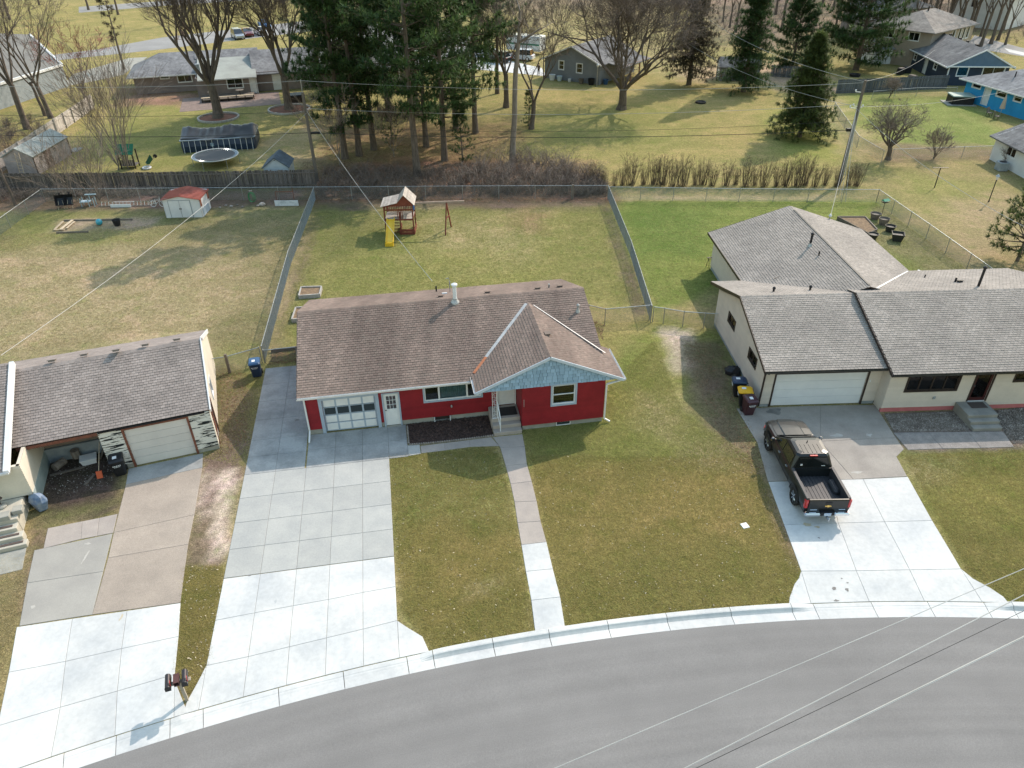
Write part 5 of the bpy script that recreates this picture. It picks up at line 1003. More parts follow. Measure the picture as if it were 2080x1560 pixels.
mb = MB(); rng = random.Random(3); mb.lathe([(0.05, 0), (0.45, 0.02), (0.4, 0.25), (0.22, 0.42), (0.05, 0.45)], n=9); mb.v = [(x * rng.uniform(.8, 1.2), y * rng.uniform(.8, 1.25), z * rng.uniform(.8, 1.1)) for x, y, z in mb.v]; o = mb.build('black_tarp', BLACK); o.location = gp(1487, 757); tag(o, 'crumpled black tarp on the ground behind the navy bin', 'tarp')
mb = MB(); mb.lathe([(0.16, 0), (0.2, 0.2), (0.12, 0.26)], n=12); o = mb.build('bucket', WHITE); o.location = gp(1461, 626); tag(o, 'small white bucket at the back corner of the beige garage', 'bucket')
# ------------------------------------------------------------------ mailboxes at the kerb
mp = thing('mailbox_post', 'wooden mailbox post with two dark mailboxes and a paper box at the kerb', 'mailbox', gp(379, 1419), 20)
PALEW = mat('weathered_post_wood', (0.36, 0.32, 0.26), (0.26, 0.23, 0.19), 4, 0.9, fine=0.15)
mb = MB(); mb.box(-0.05, -0.05, -0.1, 0.05, 0.05, 1.08); mb.build('post', PALEW, mp); mb = MB(); mb.box(-0.42, -0.07, 0.94, 0.36, 0.07, 0.99); mb.build('crossarm', PALEW, mp)
MBX = mat('dark_bronze_mailbox', (0.035, 0.03, 0.032), (0.05, 0.042, 0.045), 3, 0.35, metal=0.5, spec=0.6)
for x in (-0.33, 0.2):
    mb = MB(); pr = [(-0.09, 0.0)] + [(0.09 * math.cos(t), 0.13 + 0.09 * math.sin(t)) for t in np.linspace(math.pi, 0, 9)] + [(0.09, 0.0)]
    mb.loft([[(x + a, yy, 1.0 + b) for a, b in pr] for yy in (-0.27, 0.27)]); o = mb.build('mailbox', MBX, mp)
    d = MB(); d.loft([[(x + a * 1.04, yy, 0.998 + b * 1.03) for a, b in pr] for yy in (-0.285, -0.26)]); d.build('mailbox_door', BLACK, o); f = MB(); f.box(x + 0.093, -0.2, 1.1, x + 0.1, -0.17, 1.28); f.box(x + 0.093, -0.2, 1.24, x + 0.1, -0.08, 1.29); f.build('flag', mat('red_flag', (0.4, 0.03, 0.03), None, 2, 0.5) if 'red_flag' not in bpy.data.materials else bpy.data.materials['red_flag'], o)
mb = MB(); mb.box(-0.15, -0.18, 0.99, 0.03, 0.2, 1.02); mb.box(-0.15, -0.18, 1.02, -0.13, 0.2, 1.17); mb.box(0.01, -0.18, 1.02, 0.03, 0.2, 1.17); mb.box(-0.15, -0.18, 1.17, 0.03, 0.2, 1.19); mb.build('paper_box', mat('dark_red_plastic', (0.1, 0.045, 0.04), (0.07, 0.03, 0.03), 3, 0.5), mp)
mb = MB(); mb.bbox(-0.16, -0.16, 0, 0.16, 0.16, 0.03, 0.02); mb.lathe([(0.04, 0.028), (0.04, 0.036), (0.01, 0.037)], n=10); o = mb.build('utility_cover', WTRIM); o.location = gp(1513, 1068); o.rotation_euler = (0, 0, 0.3); tag(o, 'small white square utility cover in the front lawn', 'utility cover')
# ------------------------------------------------------------------ black pickup truck
PAINT = mat('black_car_paint', (0.012, 0.014, 0.015), (0.016, 0.018, 0.019), 2, 0.3, coat=0.22, spec=0.35)
CGLASS = mat('dark_car_glass', (0.01, 0.012, 0.012), None, 2, 0.05, spec=0.8, coat=0.5)
LINER = mat('black_bed_liner', (0.035, 0.035, 0.04), (0.05, 0.05, 0.055), 5, 0.55, fine=0.15)
CHROME = mat('chrome', (0.75, 0.76, 0.78), None, 2, 0.12, metal=1.0); REDL = mat('red_tail_lamp', (0.5, 0.012, 0.014), (0.42, 0.01, 0.012), 4, 0.2, spec=0.7, coat=0.5); GOLD_ = mat('gold_badge', (0.72, 0.5, 0.16), None, 2, 0.3, metal=0.8)
T = thing('pickup_truck', 'black pickup truck with an open empty bed parked on the drive, nose to the garage', 'pickup truck', (0, 0, 0), 0)
def xs_ring(y, prof): return [(x, y, z) for x, z in prof] + [(-x, y, z) for x, z in reversed(prof)]
mb = MB()                                                           # lower body from front bumper to the back of the cab
def body(y, w, zt, zb=0.5, cr=0.1):
    return xs_ring(y, [(w * 0.93, zb), (w, zb + 0.12), (w * 1.005, 0.8), (w * 0.985, zt - cr), (w * 0.93, zt - 0.02), (w * 0.6, zt + 0.015)])
mb.loft([body(2.86, 0.62, 0.95, 0.55), body(2.78, 0.82, 1.03, 0.5), body(2.6, 0.94, 1.09, 0.5), body(2.35, 0.99, 1.13), body(1.9, 1.0, 1.17), body(1.42, 1.0, 1.2), body(1.2, 1.0, 1.19), body(0.3, 1.0, 1.17), body(-0.95, 1.0, 1.17)]); mb.build('body', PAINT, T)
mb = MB(); hood = [(2.78, 0.6, 1.05), (2.45, 0.77, 1.15), (1.9, 0.82, 1.205), (1.32, 0.82, 1.235)]
for k in range(3):
    (y0, w0, z0), (y1, w1, z1) = hood[k], hood[k + 1]
    xs_ = [-1, -0.62, -0.55, -0.2, 0.2, 0.55, 0.62, 1]; hz = [0, 0, 0.03, 0.035, 0.035, 0.03, 0, 0]
    for i in range(7): mb.poly((xs_[i] * w1, y1, z1 + hz[i] - (0.02 if i == 0 else 0)), (xs_[i + 1] * w1, y1, z1 + hz[i + 1] - (0.02 if i == 6 else 0)), (xs_[i + 1] * w0, y0, z0 + hz[i + 1] - (0.02 if i == 6 else 0)), (xs_[i] * w0, y0, z0 + hz[i] - (0.02 if i == 0 else 0)))
mb.build('hood', PAINT, T)
cabr = lambda z, yf, yb_, wf, wb: [(-wb, yb_, z), (wb, yb_, z), (wf, yf, z), (-wf, yf, z)]
mb = MB()
def cr(z, y0, y1, w, b=0.12): return [(-w + b, y0, z), (w - b, y0, z), (w, y0 + b, z), (w, y1 - b, z), (w - b, y1, z), (-w + b, y1, z), (-w, y1 - b, z), (-w, y0 + b, z)]
mb.loft([cr(1.1, -0.95, 1.42, 0.96, 0.05), cr(1.2, -0.95, 1.32, 0.95, 0.05), cr(1.74, -0.82, 0.52, 0.76), cr(1.82, -0.74, 0.38, 0.7), cr(1.845, -0.6, 0.2, 0.55)]); mb.build('cab', PAINT, T)
mb = MB()
for k in range(5): x = -0.4 + 0.2 * k; mb.beam((x, -0.66, 1.848), (x, -0.1, 1.852), 0.03, 0.014)
mb.build('roof_ribs', PAINT, T)
def glassq(name, *pts): g = MB(); g.poly(*pts); return g.build(name, CGLASS, T)
def lerp3(a, b, t): return tuple(a[i] + (b[i] - a[i]) * t for i in range(3))
glassq('windscreen', (-0.86, 1.315, 1.215), (0.86, 1.315, 1.215), (0.68, 0.57, 1.725), (-0.68, 0.57, 1.725)); bpy.data.objects['windscreen'].location = (0, 0.012, 0.012)
glassq('rear_window', (0.74, -0.948, 1.26), (-0.74, -0.948, 1.26), (-0.6, -0.84, 1.69), (0.6, -0.84, 1.69)); bpy.data.objects['rear_window'].location = (0, -0.018, 0.006)
for s_ in (-1, 1):
    f = lambda y, t: (s_ * (0.953 + (0.767 - 0.953) * t), y, 1.2 + 0.54 * t)
    for (ya, yb1, yc, yd) in ((1.08, 0.28, 0.33, 0.5), (0.22, -0.72, -0.68, 0.26)):
        q = [f(ya, 0.1), f(yb1, 0.1), f(yc if ya > 1 else -0.66, 0.88), f(yd if ya > 1 else 0.24, 0.88)]; q = q if s_ < 0 else q[::-1]
        glassq('side_window', *q).location = (s_ * 0.008, 0, 0.004)
    g = MB(); g.beam((s_ * 1.005, 1.2, 0.62), (s_ * 1.005, 1.2, 1.15), 0.01, 0.01); g.beam((s_ * 1.006, 0.25, 0.62), (s_ * 1.006, 0.25, 1.15), 0.01, 0.01); g.build('door_gap', BLACK, T)
    for y in (0.42, -0.55): h = MB(); h.cbox(s_ * 1.015, y, 1.0, 0.03, 0.16, 0.035); h.build('door_handle', CHROME if s_ < 0 else PAINT, T)
    m_ = MB(); m_.bbox(1.05, 1.0, 1.17, 1.24, 1.12, 1.34, 0.04) if s_ > 0 else m_.bbox(-1.24, 1.0, 1.17, -1.05, 1.12, 1.34, 0.04); o = m_.build('mirror', mat('mirror_shell', (0.2, 0.2, 0.21), None, 2, 0.15, metal=0.9) if s_ < 0 else bpy.data.materials['mirror_shell'], T); g = MB(); g.beam((s_ * 0.95, 1.08, 1.2), (s_ * 1.06, 1.08, 1.22), 0.05, 0.05); g.build('mirror_arm', PAINT, o)
# bed
mb = MB()
for s_ in (-1, 1):
    o_, i_ = s_ * 1.0, s_ * 0.86; ring = lambda y, zt: [(s_ * 0.94, y, 0.52), (o_, y, 0.66), (o_ * 1.005, y, 0.85), (o_ * 0.985, y, zt - 0.04), (s_ * 0.95, y, zt), (i_, y, zt), (i_, y, 0.8), (i_, y, 0.52)]
    r_ = [ring(-2.98, 1.24), ring(-1.9, 1.25), ring(-0.97, 1.25)]; mb.loft(r_ if s_ > 0 else [q[::-1] for q in r_])
mb.box(-0.86, -1.02, 0.6, 0.86, -0.97, 1.22); mb.build('bed_side', PAINT, T)
mb = MB(); mb.box(-0.86, -2.95, 0.72, 0.86, -1.0, 0.76)
for k in range(9): x = -0.68 + 0.17 * k; mb.box(x - 0.045, -2.94, 0.76, x + 0.045, -1.02, 0.775)
for s_ in (-1, 1): mb.bbox(min(s_ * 0.86, s_ * 0.6), -2.25, 0.74, max(s_ * 0.86, s_ * 0.6), -1.4, 1.0, 0.08); mb.box(min(s_ * 0.862, s_ * 0.85), -2.94, 0.76, max(s_ * 0.862, s_ * 0.85), -1.02, 1.2)
mb.build('bed_floor', LINER, T)
for s_ in (-1, 1): mb = MB(); mb.box(min(s_ * 0.845, s_ * 0.96), -2.95, 1.25, max(s_ * 0.845, s_ * 0.96), -1.0, 1.268); mb.build('bed_rail_cap', LINER, T)
mb = MB(); mb.loft([[(-0.85, -2.97, 0.62), (0.85, -2.97, 0.62), (0.85, -3.05, 0.62), (-0.85, -3.05, 0.62)], [(-0.85, -2.97, 1.2), (0.85, -2.97, 1.2), (0.85, -3.06, 1.2), (-0.85, -3.06, 1.2)], [(-0.85, -2.985, 1.25), (0.85, -2.985, 1.25), (0.85, -3.04, 1.25), (-0.85, -3.04, 1.25)]][::-1]); tg = mb.build('tailgate', PAINT, T)
mb = MB(); mb.cbox(0, -3.066, 1.09, 0.26, 0.02, 0.09); mb.build('tailgate_handle', BLACK, tg)
mb = MB(); mb.prism([(-0.13, -0.03), (-0.05, -0.03), (-0.04, -0.055), (0.05, -0.055), (0.06, -0.03), (0.14, -0.03), (0.12, 0.03), (0.05, 0.03), (0.04, 0.055), (-0.05, 0.055), (-0.06, 0.03), (-0.15, 0.03)], 0, 0.015); o = mb.build('badge', GOLD_, tg); o.location = (0, -3.06, 0.92); o.rotation_euler = (rad(90), 0, 0)
mb = MB(); mb.cbox(0.64, -3.062, 0.72, 0.28, 0.012, 0.035); mb.cbox(-0.6, -3.062, 0.72, 0.3, 0.012, 0.035); mb.build('lettering', CHROME, tg)
for s_ in (-1, 1):
    mb = MB(); mb.bbox(min(s_ * 0.86, s_ * 1.012), -3.04, 0.8, max(s_ * 0.86, s_ * 1.012), -2.86, 1.2, 0.03); mb.build('tail_lamp', REDL, T)
    mb = MB(); mb.bbox(min(s_ * 0.3, s_ * 0.98), -3.22, 0.5, max(s_ * 0.3, s_ * 0.98), -3.02, 0.64, 0.04); mb.build('rear_bumper', CHROME, T)
    mb = MB(); mb.bbox(min(s_ * 0.6, s_ * 0.92), 2.72, 0.82, max(s_ * 0.6, s_ * 0.9), 2.8, 0.98, 0.03); mb.build('headlight', mat('headlight_glass', (0.2, 0.21, 0.22), None, 2, 0.1) if s_ < 0 else bpy.data.materials['headlight_glass'], T)
mb = MB(); mb.bbox(-0.3, -3.2, 0.5, 0.3, -3.02, 0.655, 0.02); mb.build('bumper_step', BLACK, T); mb = MB(); mb.cbox(-0.0, -3.21, 0.57, 0.31, 0.015, 0.15); mb.build('number_plate', mat('pale_blue_plate', (0.5, 0.58, 0.7), (0.35, 0.45, 0.62), 14, 0.5, lo=0.45, hi=0.55), T)
mb = MB(); mb.beam((0, -3.1, 0.42), (0, -3.42, 0.42), 0.06, 0.06); mb.tube((0, -3.4, 0.44), (0, -3.4, 0.5), 0.02, n=8); mb.lathe([(0.01, 0.48), (0.035, 0.5), (0.035, 0.53), (0.01, 0.555)], 0, -3.4, 0, 10); mb.build('tow_hitch', STEEL, T)
mb = MB(); mb.bbox(-0.9, 2.72, 0.42, 0.9, 2.93, 0.66, 0.12); mb.build('front_bumper', CHROME, T); mb = MB(); mb.bbox(-0.6, 2.76, 0.68, 0.6, 2.85, 1.0, 0.02); mb.build('grille', BLACK, T)
mb = MB(); mb.cbox(0, -0.83, 1.79, 0.34, 0.06, 0.04); mb.build('brake_lamp', REDL, T); mb = MB(); mb.cbox(-0.52, -0.955, 1.38, 0.1, 0.01, 0.09); mb.build('sticker', WHITE, T); mb = MB(); mb.cbox(0.48, -0.968, 1.33, 0.16, 0.01, 0.03); mb.build('sticker', WHITE, T)
mb = MB(); mb.lathe([(0.03, 0), (0.025, 0.04), (0.005, 0.11)], 0, 0.05, 1.845, 6); mb.build('antenna', BLACK, T)
mb = MB(); mb.tube((-0.85, 1.36, 1.235), (0.1, 1.34, 1.25), 0.014, n=5); mb.tube((0.0, 1.36, 1.235), (0.85, 1.34, 1.25), 0.014, n=5); mb.build('wiper', BLACK, T)
mb = MB(); mb.box(-0.9, -2.9, 0.4, 0.9, 2.7, 0.55); mb.build('underbody', BLACK, T)
def wheel(root, x, y, r=0.41, w=0.28, rim=CHROME):
    s_ = 1 if x > 0 else -1; mb = MB(); prof = [(r * 0.62, -w / 2), (r * 0.93, -w / 2), (r, -w * 0.32), (r, w * 0.32), (r * 0.93, w / 2), (r * 0.62, w / 2)]
    rings = [[(x + h, y + q * math.cos(2 * math.pi * k / 22), r + q * math.sin(2 * math.pi * k / 22)) for k in range(22)] for q, h in prof]; mb.loft(rings, caps=False); o = mb.build('wheel', RUBBER, root)
    m2 = MB(); m2.tube((x + s_ * (w / 2 - 0.07), y, r), (x + s_ * (w / 2 - 0.05), y, r), r * 0.63, n=20)
    for k in range(6): t = k * math.pi / 3; m2.beam((x + s_ * (w / 2 - 0.03), y + 0.05 * math.cos(t), r + 0.05 * math.sin(t)), (x + s_ * (w / 2 - 0.035), y + r * 0.6 * math.cos(t), r + r * 0.6 * math.sin(t)), 0.05, 0.05, up=(1, 0, 0))
    m2.build('rim', rim, o); return o
for x, y in ((-0.88, 1.87), (0.88, 1.87), (-0.88, -1.87), (0.88, -1.87)):
    wheel(T, x, y); mb = MB(); s_ = 1 if x > 0 else -1; pts = [(s_ * 0.995, y + 0.5 * math.cos(t), 0.43 + 0.5 * math.sin(t)) for t in np.linspace(0, math.pi, 13)]
    a = [(s_ * 0.9, p[1], p[2]) for p in pts]
    for i in range(12): mb.poly(*( (pts[i], pts[i + 1], (s_ * 1.02, *[0.43 * 0 + v for v in (y + 0.56 * math.cos(math.pi * (i + 1) / 12), 0.43 + 0.56 * math.sin(math.pi * (i + 1) / 12))]), (s_ * 1.02, y + 0.56 * math.cos(math.pi * i / 12), 0.43 + 0.56 * math.sin(math.pi * i / 12)))))
    mb.poly(*[(s_ * 1.008, p[1], p[2]) for p in pts]); mb.build('wheel_arch', BLACK, T)
c = gp(1640, 985); T.location = (13.62, 26.55, 0.02); T.rotation_euler = (0, 0, rad(0.5)); T.scale = (1.0, 1.04, 1.04)
# ------------------------------------------------------------------ carport bay of the left house: things lying about
def put(mb, name, m, label, cat, loc, deg=0.0, group=None):
    o = mb.build(name, m); o.location = loc; o.rotation_euler = (0, 0, rad(deg)); return tag(o, label, cat, group)
q = lambda x, y, z=0.0: FC.w(x, y, z)
mb = MB(); mb.loft([[(-.3, -.2, 0), (.3, -.2, 0), (.3, .2, 0), (-.3, .2, 0)], [(-.36, -.25, .3), (.36, -.25, .3), (.36, .25, .3), (-.36, .25, .3)]]); mb.box(-.38, -.27, .29, .38, .27, .33); put(mb, 'storage_tub', WHITE, 'white lidded storage tub in the dark open carport bay', 'tub', q(-6.05, 1.15), 25)
for i, (x, y, dg, l) in enumerate(((-7.35, 1.2, 70, 'grey log section in the carport bay beside the block wall'), (-6.6, 1.5, 10, 'short grey log standing against the carport rear wall'))):
    mb = MB(); mb.tube((-.3 if not i else 0, 0, .22), (.3 if not i else 0.001, 0, .22 if not i else .65), .2, n=10); put(mb, 'log', BARK_PALE, l, 'log', q(x, y), dg, 'carport logs')
for i, (x, y, dg, l, L_) in enumerate(((-7.0, 0.75, 5, 'long pale plank lying in the carport bay behind the logs', 1.5), (-5.9, -0.3, 62, 'short pale plank on the dirt in front of the shovel', 0.8), (-5.3, 1.3, 75, 'thin stick of lumber leaning in the carport corner', 1.1))):
    mb = MB(); mb.box(-L_ / 2, -.07, 0, L_ / 2, .07, .04); o = put(mb, 'plank', OLDWOOD, l, 'plank', q(x, y, 0.01), FC.deg + dg, 'carport planks')
    if i == 2: o.rotation_euler = (0, rad(-60), FC.y + 0.3); o.location = q(x, y, .5)
sh = thing('shovel', 'shovel with orange blade and pale handle leaning in the carport', 'shovel', q(-5.45, -0.2), FC.deg)
mb = MB(); mb.tube((0, .0, .3), (0.25, .9, 1.35), .018, n=6); mb.build('handle', FRESHWOOD, sh); mb = MB(); mb.cbox(0, -.08, .17, .26, .06, .36, rx=-.5); mb.build('blade', mat('orange_plastic', (0.5, 0.09, 0.03), None, 3, 0.5), sh)
mb = MB(); rng = random.Random(2); mb.lathe([(0.02, 0), (.32, .05), (.38, .5), (.3, .8), (.05, .95)], n=9); mb.v = [(x * rng.uniform(.7, 1.2), y * rng.uniform(.4, .8), z) for x, y, z in mb.v]; put(mb, 'blue_tarp', mat('blue_tarp_cloth', (0.1, 0.16, 0.27), (0.22, 0.26, 0.32), 5, 0.6), 'crumpled blue and grey tarp hanging on the carport block wall end', 'tarp', q(-7.75, -1.75))
lamp = thing('garden_light', 'small dark garden light on a round stone beside the stoop', 'garden light', q(-9.05, -1.95, 0.75), 0)
mb = MB(); mb.lathe([(.2, 0), (.22, .06), (.16, .12), (.05, .14)], n=10); mb.build('stone_base', CONC_BASE, lamp); mb = MB(); mb.tube((0, 0, .1), (0, 0, .45), .02); mb.lathe([(.03, .42), (.16, .46), (.12, .52), (.02, .55)], n=10); mb.build('lamp', DKBROWN, lamp)
chips('litter', [q(-8, -1.3), q(-4.9, -1.2), q(-4.9, 1.7), q(-7.8, 1.7)], 420, mat('pale_litter', (0.4, 0.38, 0.35), (0.2, 0.17, 0.14), 3, 0.9, isl=0.4), 9, 0.02, 0.07, 0.015)
# ------------------------------------------------------------------ chain-link fences: each run is a thing with posts, rail and mesh
def chainlink(label, pts, h=1.15, post_gap=3.0, m=WIREM, pitch=0.11, rail=True, pm=None, gates=(), group='chain-link fence runs'):
    P = [Vector((p[0], p[1], 0)) for p in pts]; o = thing('chain_link_fence', label, 'fence', P[0], 0, group); o0 = P[0]; pm = pm or GALV
    posts = []; mesh = MB()
    for a, b in zip(P[:-1], P[1:]):
        L = (b - a).length; d = (b - a) / L; n = max(1, round(L / post_gap)); nv = Vector((d.y, -d.x, 0))
        for k in range(n + 1):
            q = a + d * (L * k / n) - o0
            if all((q - r).length > 0.3 for r in posts): posts.append(q)
        if rail:
            r_ = MB(); r_.tube(a - o0 + Vector((0, 0, h)), b - o0 + Vector((0, 0, h)), 0.024, n=6); r_.build('top_rail', pm, o)
        w = 0.0045; s_ = -h; 
        while s_ < L:
            for sg in (1, -1):
                u0, u1 = (s_, s_ + h) if sg > 0 else (s_ + h, s_)
                z0, z1 = 0.03, h
                c0, c1 = max(min(u0, L), 0), max(min(u1, L), 0)
                if abs(u1 - u0) > 1e-6 and abs(c1 - c0) > 1e-3:
                    za = z0 + (z1 - z0) * (c0 - u0) / (u1 - u0); zb = z0 + (z1 - z0) * (c1 - u0) / (u1 - u0)
                    pa, pb = a - o0 + d * c0 + nv * 0.004 * sg, a - o0 + d * c1 + nv * 0.004 * sg; pa.z, pb.z = za, zb
                    up = Vector((-d.x * sg, -d.y * sg, 1)).normalized() * w
                    mesh.faces([pa - up, pb - up, pb + up, pa + up], [(0, 1, 2, 3)])
                    mesh.faces([pa - nv * w, pb - nv * w, pb + nv * w, pa + nv * w], [(0, 1, 2, 3)])
            s_ += pitch
    pb = MB(); pb.tube((0, 0, -0.1), (0, 0, h + 0.02), 0.028, n=7); pb.lathe([(0.034, 0), (0.03, 0.03), (0.005, 0.05)], 0, 0, h + 0.01, 7); first = None
    for q in posts:
        if first is None: first = pb.build('post', pm, o); first.location = q
        else:
            c = first.copy(); C.objects.link(c); c.parent = o; c.location = q
    mesh.build('mesh', m, o, kind='stuff'); return o
V2 = lambda x, y: gp(x, y)[:2]
WIREG = mat('green_grey_wire', (0.24, 0.36, 0.33), (0.18, 0.28, 0.26), 6, 0.6)
chainlink('grey chain-link fence across the back of the left yard in front of the wood fence', [V2(93, 410), V2(350, 408), V2(641, 406)], 1.2)
chainlink('chain-link fence down the far left side of the left back yard', [V2(93, 410), V2(-110, 560)], 1.2)
chainlink('long chain-link fence between the left back yard and the playset yard', [V2(641, 406), V2(590, 540), V2(538, 737)], 1.15, 2.6, pitch=0.085)
chainlink('chain-link fence across the back of the playset yard along the brush', [V2(641, 406), V2(940, 404), V2(1234, 403)], 1.2, 3.2)
chainlink('chain-link fence between the playset yard and the beige house yard', [V2(1234, 403), V2(1280, 520), V2(1321, 655)], 1.2, 2.6, pitch=0.085)
chainlink('green tinted chain-link fence behind the beige house along the twig hedge', [V2(1234, 406), V2(1500, 410), V2(1779, 412)], 1.2, 3.2, m=WIREG)
chainlink('chain-link fence slanting down the right side of the beige house yard', [V2(1779, 412), V2(1880, 485), V2(2010, 582)], 1.2, 2.8)
chainlink('short chain-link fence between the house wall and corner post behind the red house', [V2(1195, 652), V2(1228, 660), V2(1318, 652)], 1.15, 2.6)
chainlink('short chain-link run with a gate between corner post and beige garage', [V2(1325, 654), V2(1347, 657), V2(1386, 664), V2(1428, 667), V2(1458, 669)], 1.1, 4.0)
chainlink('short chain-link fence from the peeling garage to the corner post by the bin', [V2(436, 762), V2(467, 757), V2(533, 738)], 1.1, 4)
chainlink('short chain-link piece from the corner post to the red house wall', [V2(540, 738), V2(605, 731)], 0.9, 4)
chainlink('chain-link fence along the right side of the wide mown lawn', [V2(1692, 228), V2(1740, 300), V2(1790, 330)], 1.2, 4, pitch=0.16)
chainlink('chain-link fence in front of the dark board fence', [V2(1770, 203), V2(1860, 196), V2(1940, 195)], 1.1, 4, pitch=0.16)
chainlink('chain-link fence behind the apple tree towards the white garage', [V2(1810, 325), V2(1895, 322), V2(2010, 318)], 1.1, 4, pitch=0.16)
mb = MB(); mb.cbox(0, 0, .6, .14, .12, 1.3); put(mb, 'fence_post', OLDWOOD, 'weathered wooden post in the short fence beside the peeling garage', 'post', gp(467, 757), 5)
mb = MB(); mb.cbox(0, 0, .65, .16, .16, 1.3); put(mb, 'fence_post', OLDWOOD, 'weathered wooden post by the brush at the corner of the playset yard', 'post', gp(1163, 404), 5)
# ------------------------------------------------------------------ board fences, board by board
def board_fence(label, pts, h, m, bw=0.15, jit=0.05, seed=1, posts=None, group='board fences', rails=True, rail_side=1):
    P = [Vector((*p, 0)) for p in pts]; rng = random.Random(seed); o = thing('board_fence', label, 'fence', P[0], 0, group); o0 = P[0]
    pb = MB(); pb.cbox(0, 0, h / 2, bw - 0.012, 0.025, h); me = None
    for a, b in zip(P[:-1], P[1:]):
        L = (b - a).length; d = (b - a) / L; n = int(L / bw); ang = math.atan2(d.y, d.x); nv = Vector((d.y, -d.x, 0)) * rail_side
        for k in range(n):
            if me is None: q = pb.build('picket', m, o); me = q.data
            else: q = link('picket', me, o)
            q.location = a - o0 + d * ((k + 0.5) * L / n) + nv * rng.uniform(-.008, .008); q.location.z = rng.uniform(-jit, 0.0); q.rotation_euler = (rng.uniform(-.01, .01), rng.uniform(-.012, .012), ang)
        if rails:
            for z in (0.35, h - 0.3):
                r_ = MB(); r_.beam(a - o0 + nv * 0.05 + Vector((0, 0, z)), b - o0 + nv * 0.05 + Vector((0, 0, z)), 0.04, 0.09); r_.build('rail', m, o)
        if posts:
            for k in range(int(L / posts) + 1):
                r_ = MB(); c = a - o0 + d * min(k * posts, L) + nv * 0.1; r_.cbox(c.x, c.y, h * 0.5 + 0.03, 0.11, 0.11, h + 0.06, rz=ang); r_.build('post', m, o)
    return o
DARKWOOD = mat('dark_weathered_boards', (0.16, 0.14, 0.13), (0.075, 0.066, 0.062), 3.0, 0.9, isl=0.4, fine=0.25, fsc=12, stretch=(6, 6, 0.7))
WHITEWOOD = mat('chalky_white_boards', (0.5, 0.46, 0.42), (0.34, 0.31, 0.28), 2.0, 0.9, isl=0.15, fine=0.15)
SLATEWOOD = mat('dark_slate_boards', (0.12, 0.13, 0.145), (0.075, 0.082, 0.09), 3.0, 0.9, isl=0.3, fine=0.2, stretch=(6, 6, 0.7))
board_fence('long weathered grey board fence behind the left back yard', [V2(-60, 393), V2(0, 389), V2(330, 386), V2(645, 381)], 1.75, DARKWOOD, 0.155, 0.09, 1)
board_fence('chalky white panel fence running back past the grey barn-door shed', [V2(-30, 372), V2(60, 313), V2(118, 272), V2(172, 234), V2(192, 218)], 1.7, WHITEWOOD, 0.3, 0.02, 2, posts=2.6, rail_side=1)
board_fence('dark slate board fence beside the navy house', [V2(1697, 190), V2(1780, 187), V2(1860, 183), V2(1922, 180)], 1.8, SLATEWOOD, 0.17, 0.04, 3)
board_fence('short grey board fence half hidden behind the young spruce', [V2(1565, 155), V2(1640, 160)], 1.6, SLATEWOOD, 0.17, 0.04, 4)
# ------------------------------------------------------------------ play tower with slide and swing beam
REDW = mat('red_stained_wood', (0.2, 0.055, 0.035), (0.13, 0.035, 0.025), 4, 0.7, fine=0.2, isl=0.12)
GREYP = mat('grey_roof_planks', (0.42, 0.38, 0.34), (0.28, 0.25, 0.225), 3, 0.9, isl=0.2, fine=0.2)
Pf = gp(841.7, 476); pl_ = thing('play_tower', 'red wooden play tower with plank roof, yellow slide and swing beam', 'play tower', (Pf.x, Pf.y, 0), 1.5)
def pbeam(name, p, q, w, h, m=REDW, parent=None): b = MB(); b.beam(p, q, w, h); return b.build(name, m, parent or pl_)
Wt, Dt, zf = 2.25, 1.7, 1.35
for x, y, z in ((-Wt, 0, 2.45), (0, 0, 2.45), (-Wt, Dt, 2.45), (0, Dt, 2.45), (-1.05, 0, 1.9)): pbeam('post', (x, y, 0), (x, y, z), 0.1, 0.1)
for k in range(11): b = MB(); b.box(-Wt, 0.03 + k * 0.152, zf - 0.03, 0.0, 0.17 + k * 0.152, zf); b.build('floor_plank', GREYP, pl_)
for z in (zf + 0.75, zf - 0.08):
    pbeam('rail', (-Wt, -0.02, z), (0, -0.02, z), 0.05, 0.11); pbeam('rail', (-Wt, Dt, z), (0, Dt, z), 0.05, 0.11); pbeam('rail', (0, 0, z), (0, Dt, z), 0.05, 0.11); pbeam('rail', (-Wt, 0, z), (-Wt, Dt, z), 0.05, 0.11)
for k in range(16): pbeam('baluster', (-Wt + 0.1 + k * 0.14, Dt - 0.03, zf), (-Wt + 0.1 + k * 0.14, Dt - 0.03, zf + 0.75), 0.06, 0.025)
for k in range(4): pbeam('baluster', (-0.95 + k * 0.12 - 0.25, -0.01, zf), (-0.95 + k * 0.12 - 0.25, -0.01, zf + 0.7), 0.06, 0.025)
pbeam('base_board', (-1.15, -0.05, 0.12), (0.05, -0.05, 0.12), 0.06, 0.2); pbeam('base_board', (-1.15, -0.05, 0.36), (0.05, -0.05, 0.36), 0.06, 0.2); pbeam('base_board', (0.05, 0, 0.2), (0.05, Dt, 0.2), 0.05, 0.35); pbeam('base_board', (-1.15, 0, 0.2), (-1.15, Dt, 0.2), 0.05, 0.35)
for k in range(5): pbeam('ladder_rung', (-1.6, 0.1 + k * 0.02, 0.2 + k * 0.25), (-1.15, 0.1 + k * 0.02, 0.2 + k * 0.25), 0.05, 0.05)
rx, rz_, re, rez, lm, lmz, le, lez = -0.62, 3.35, 0.22, 2.5, -1.15, 2.72, -2.5, 2.42     # roof profile
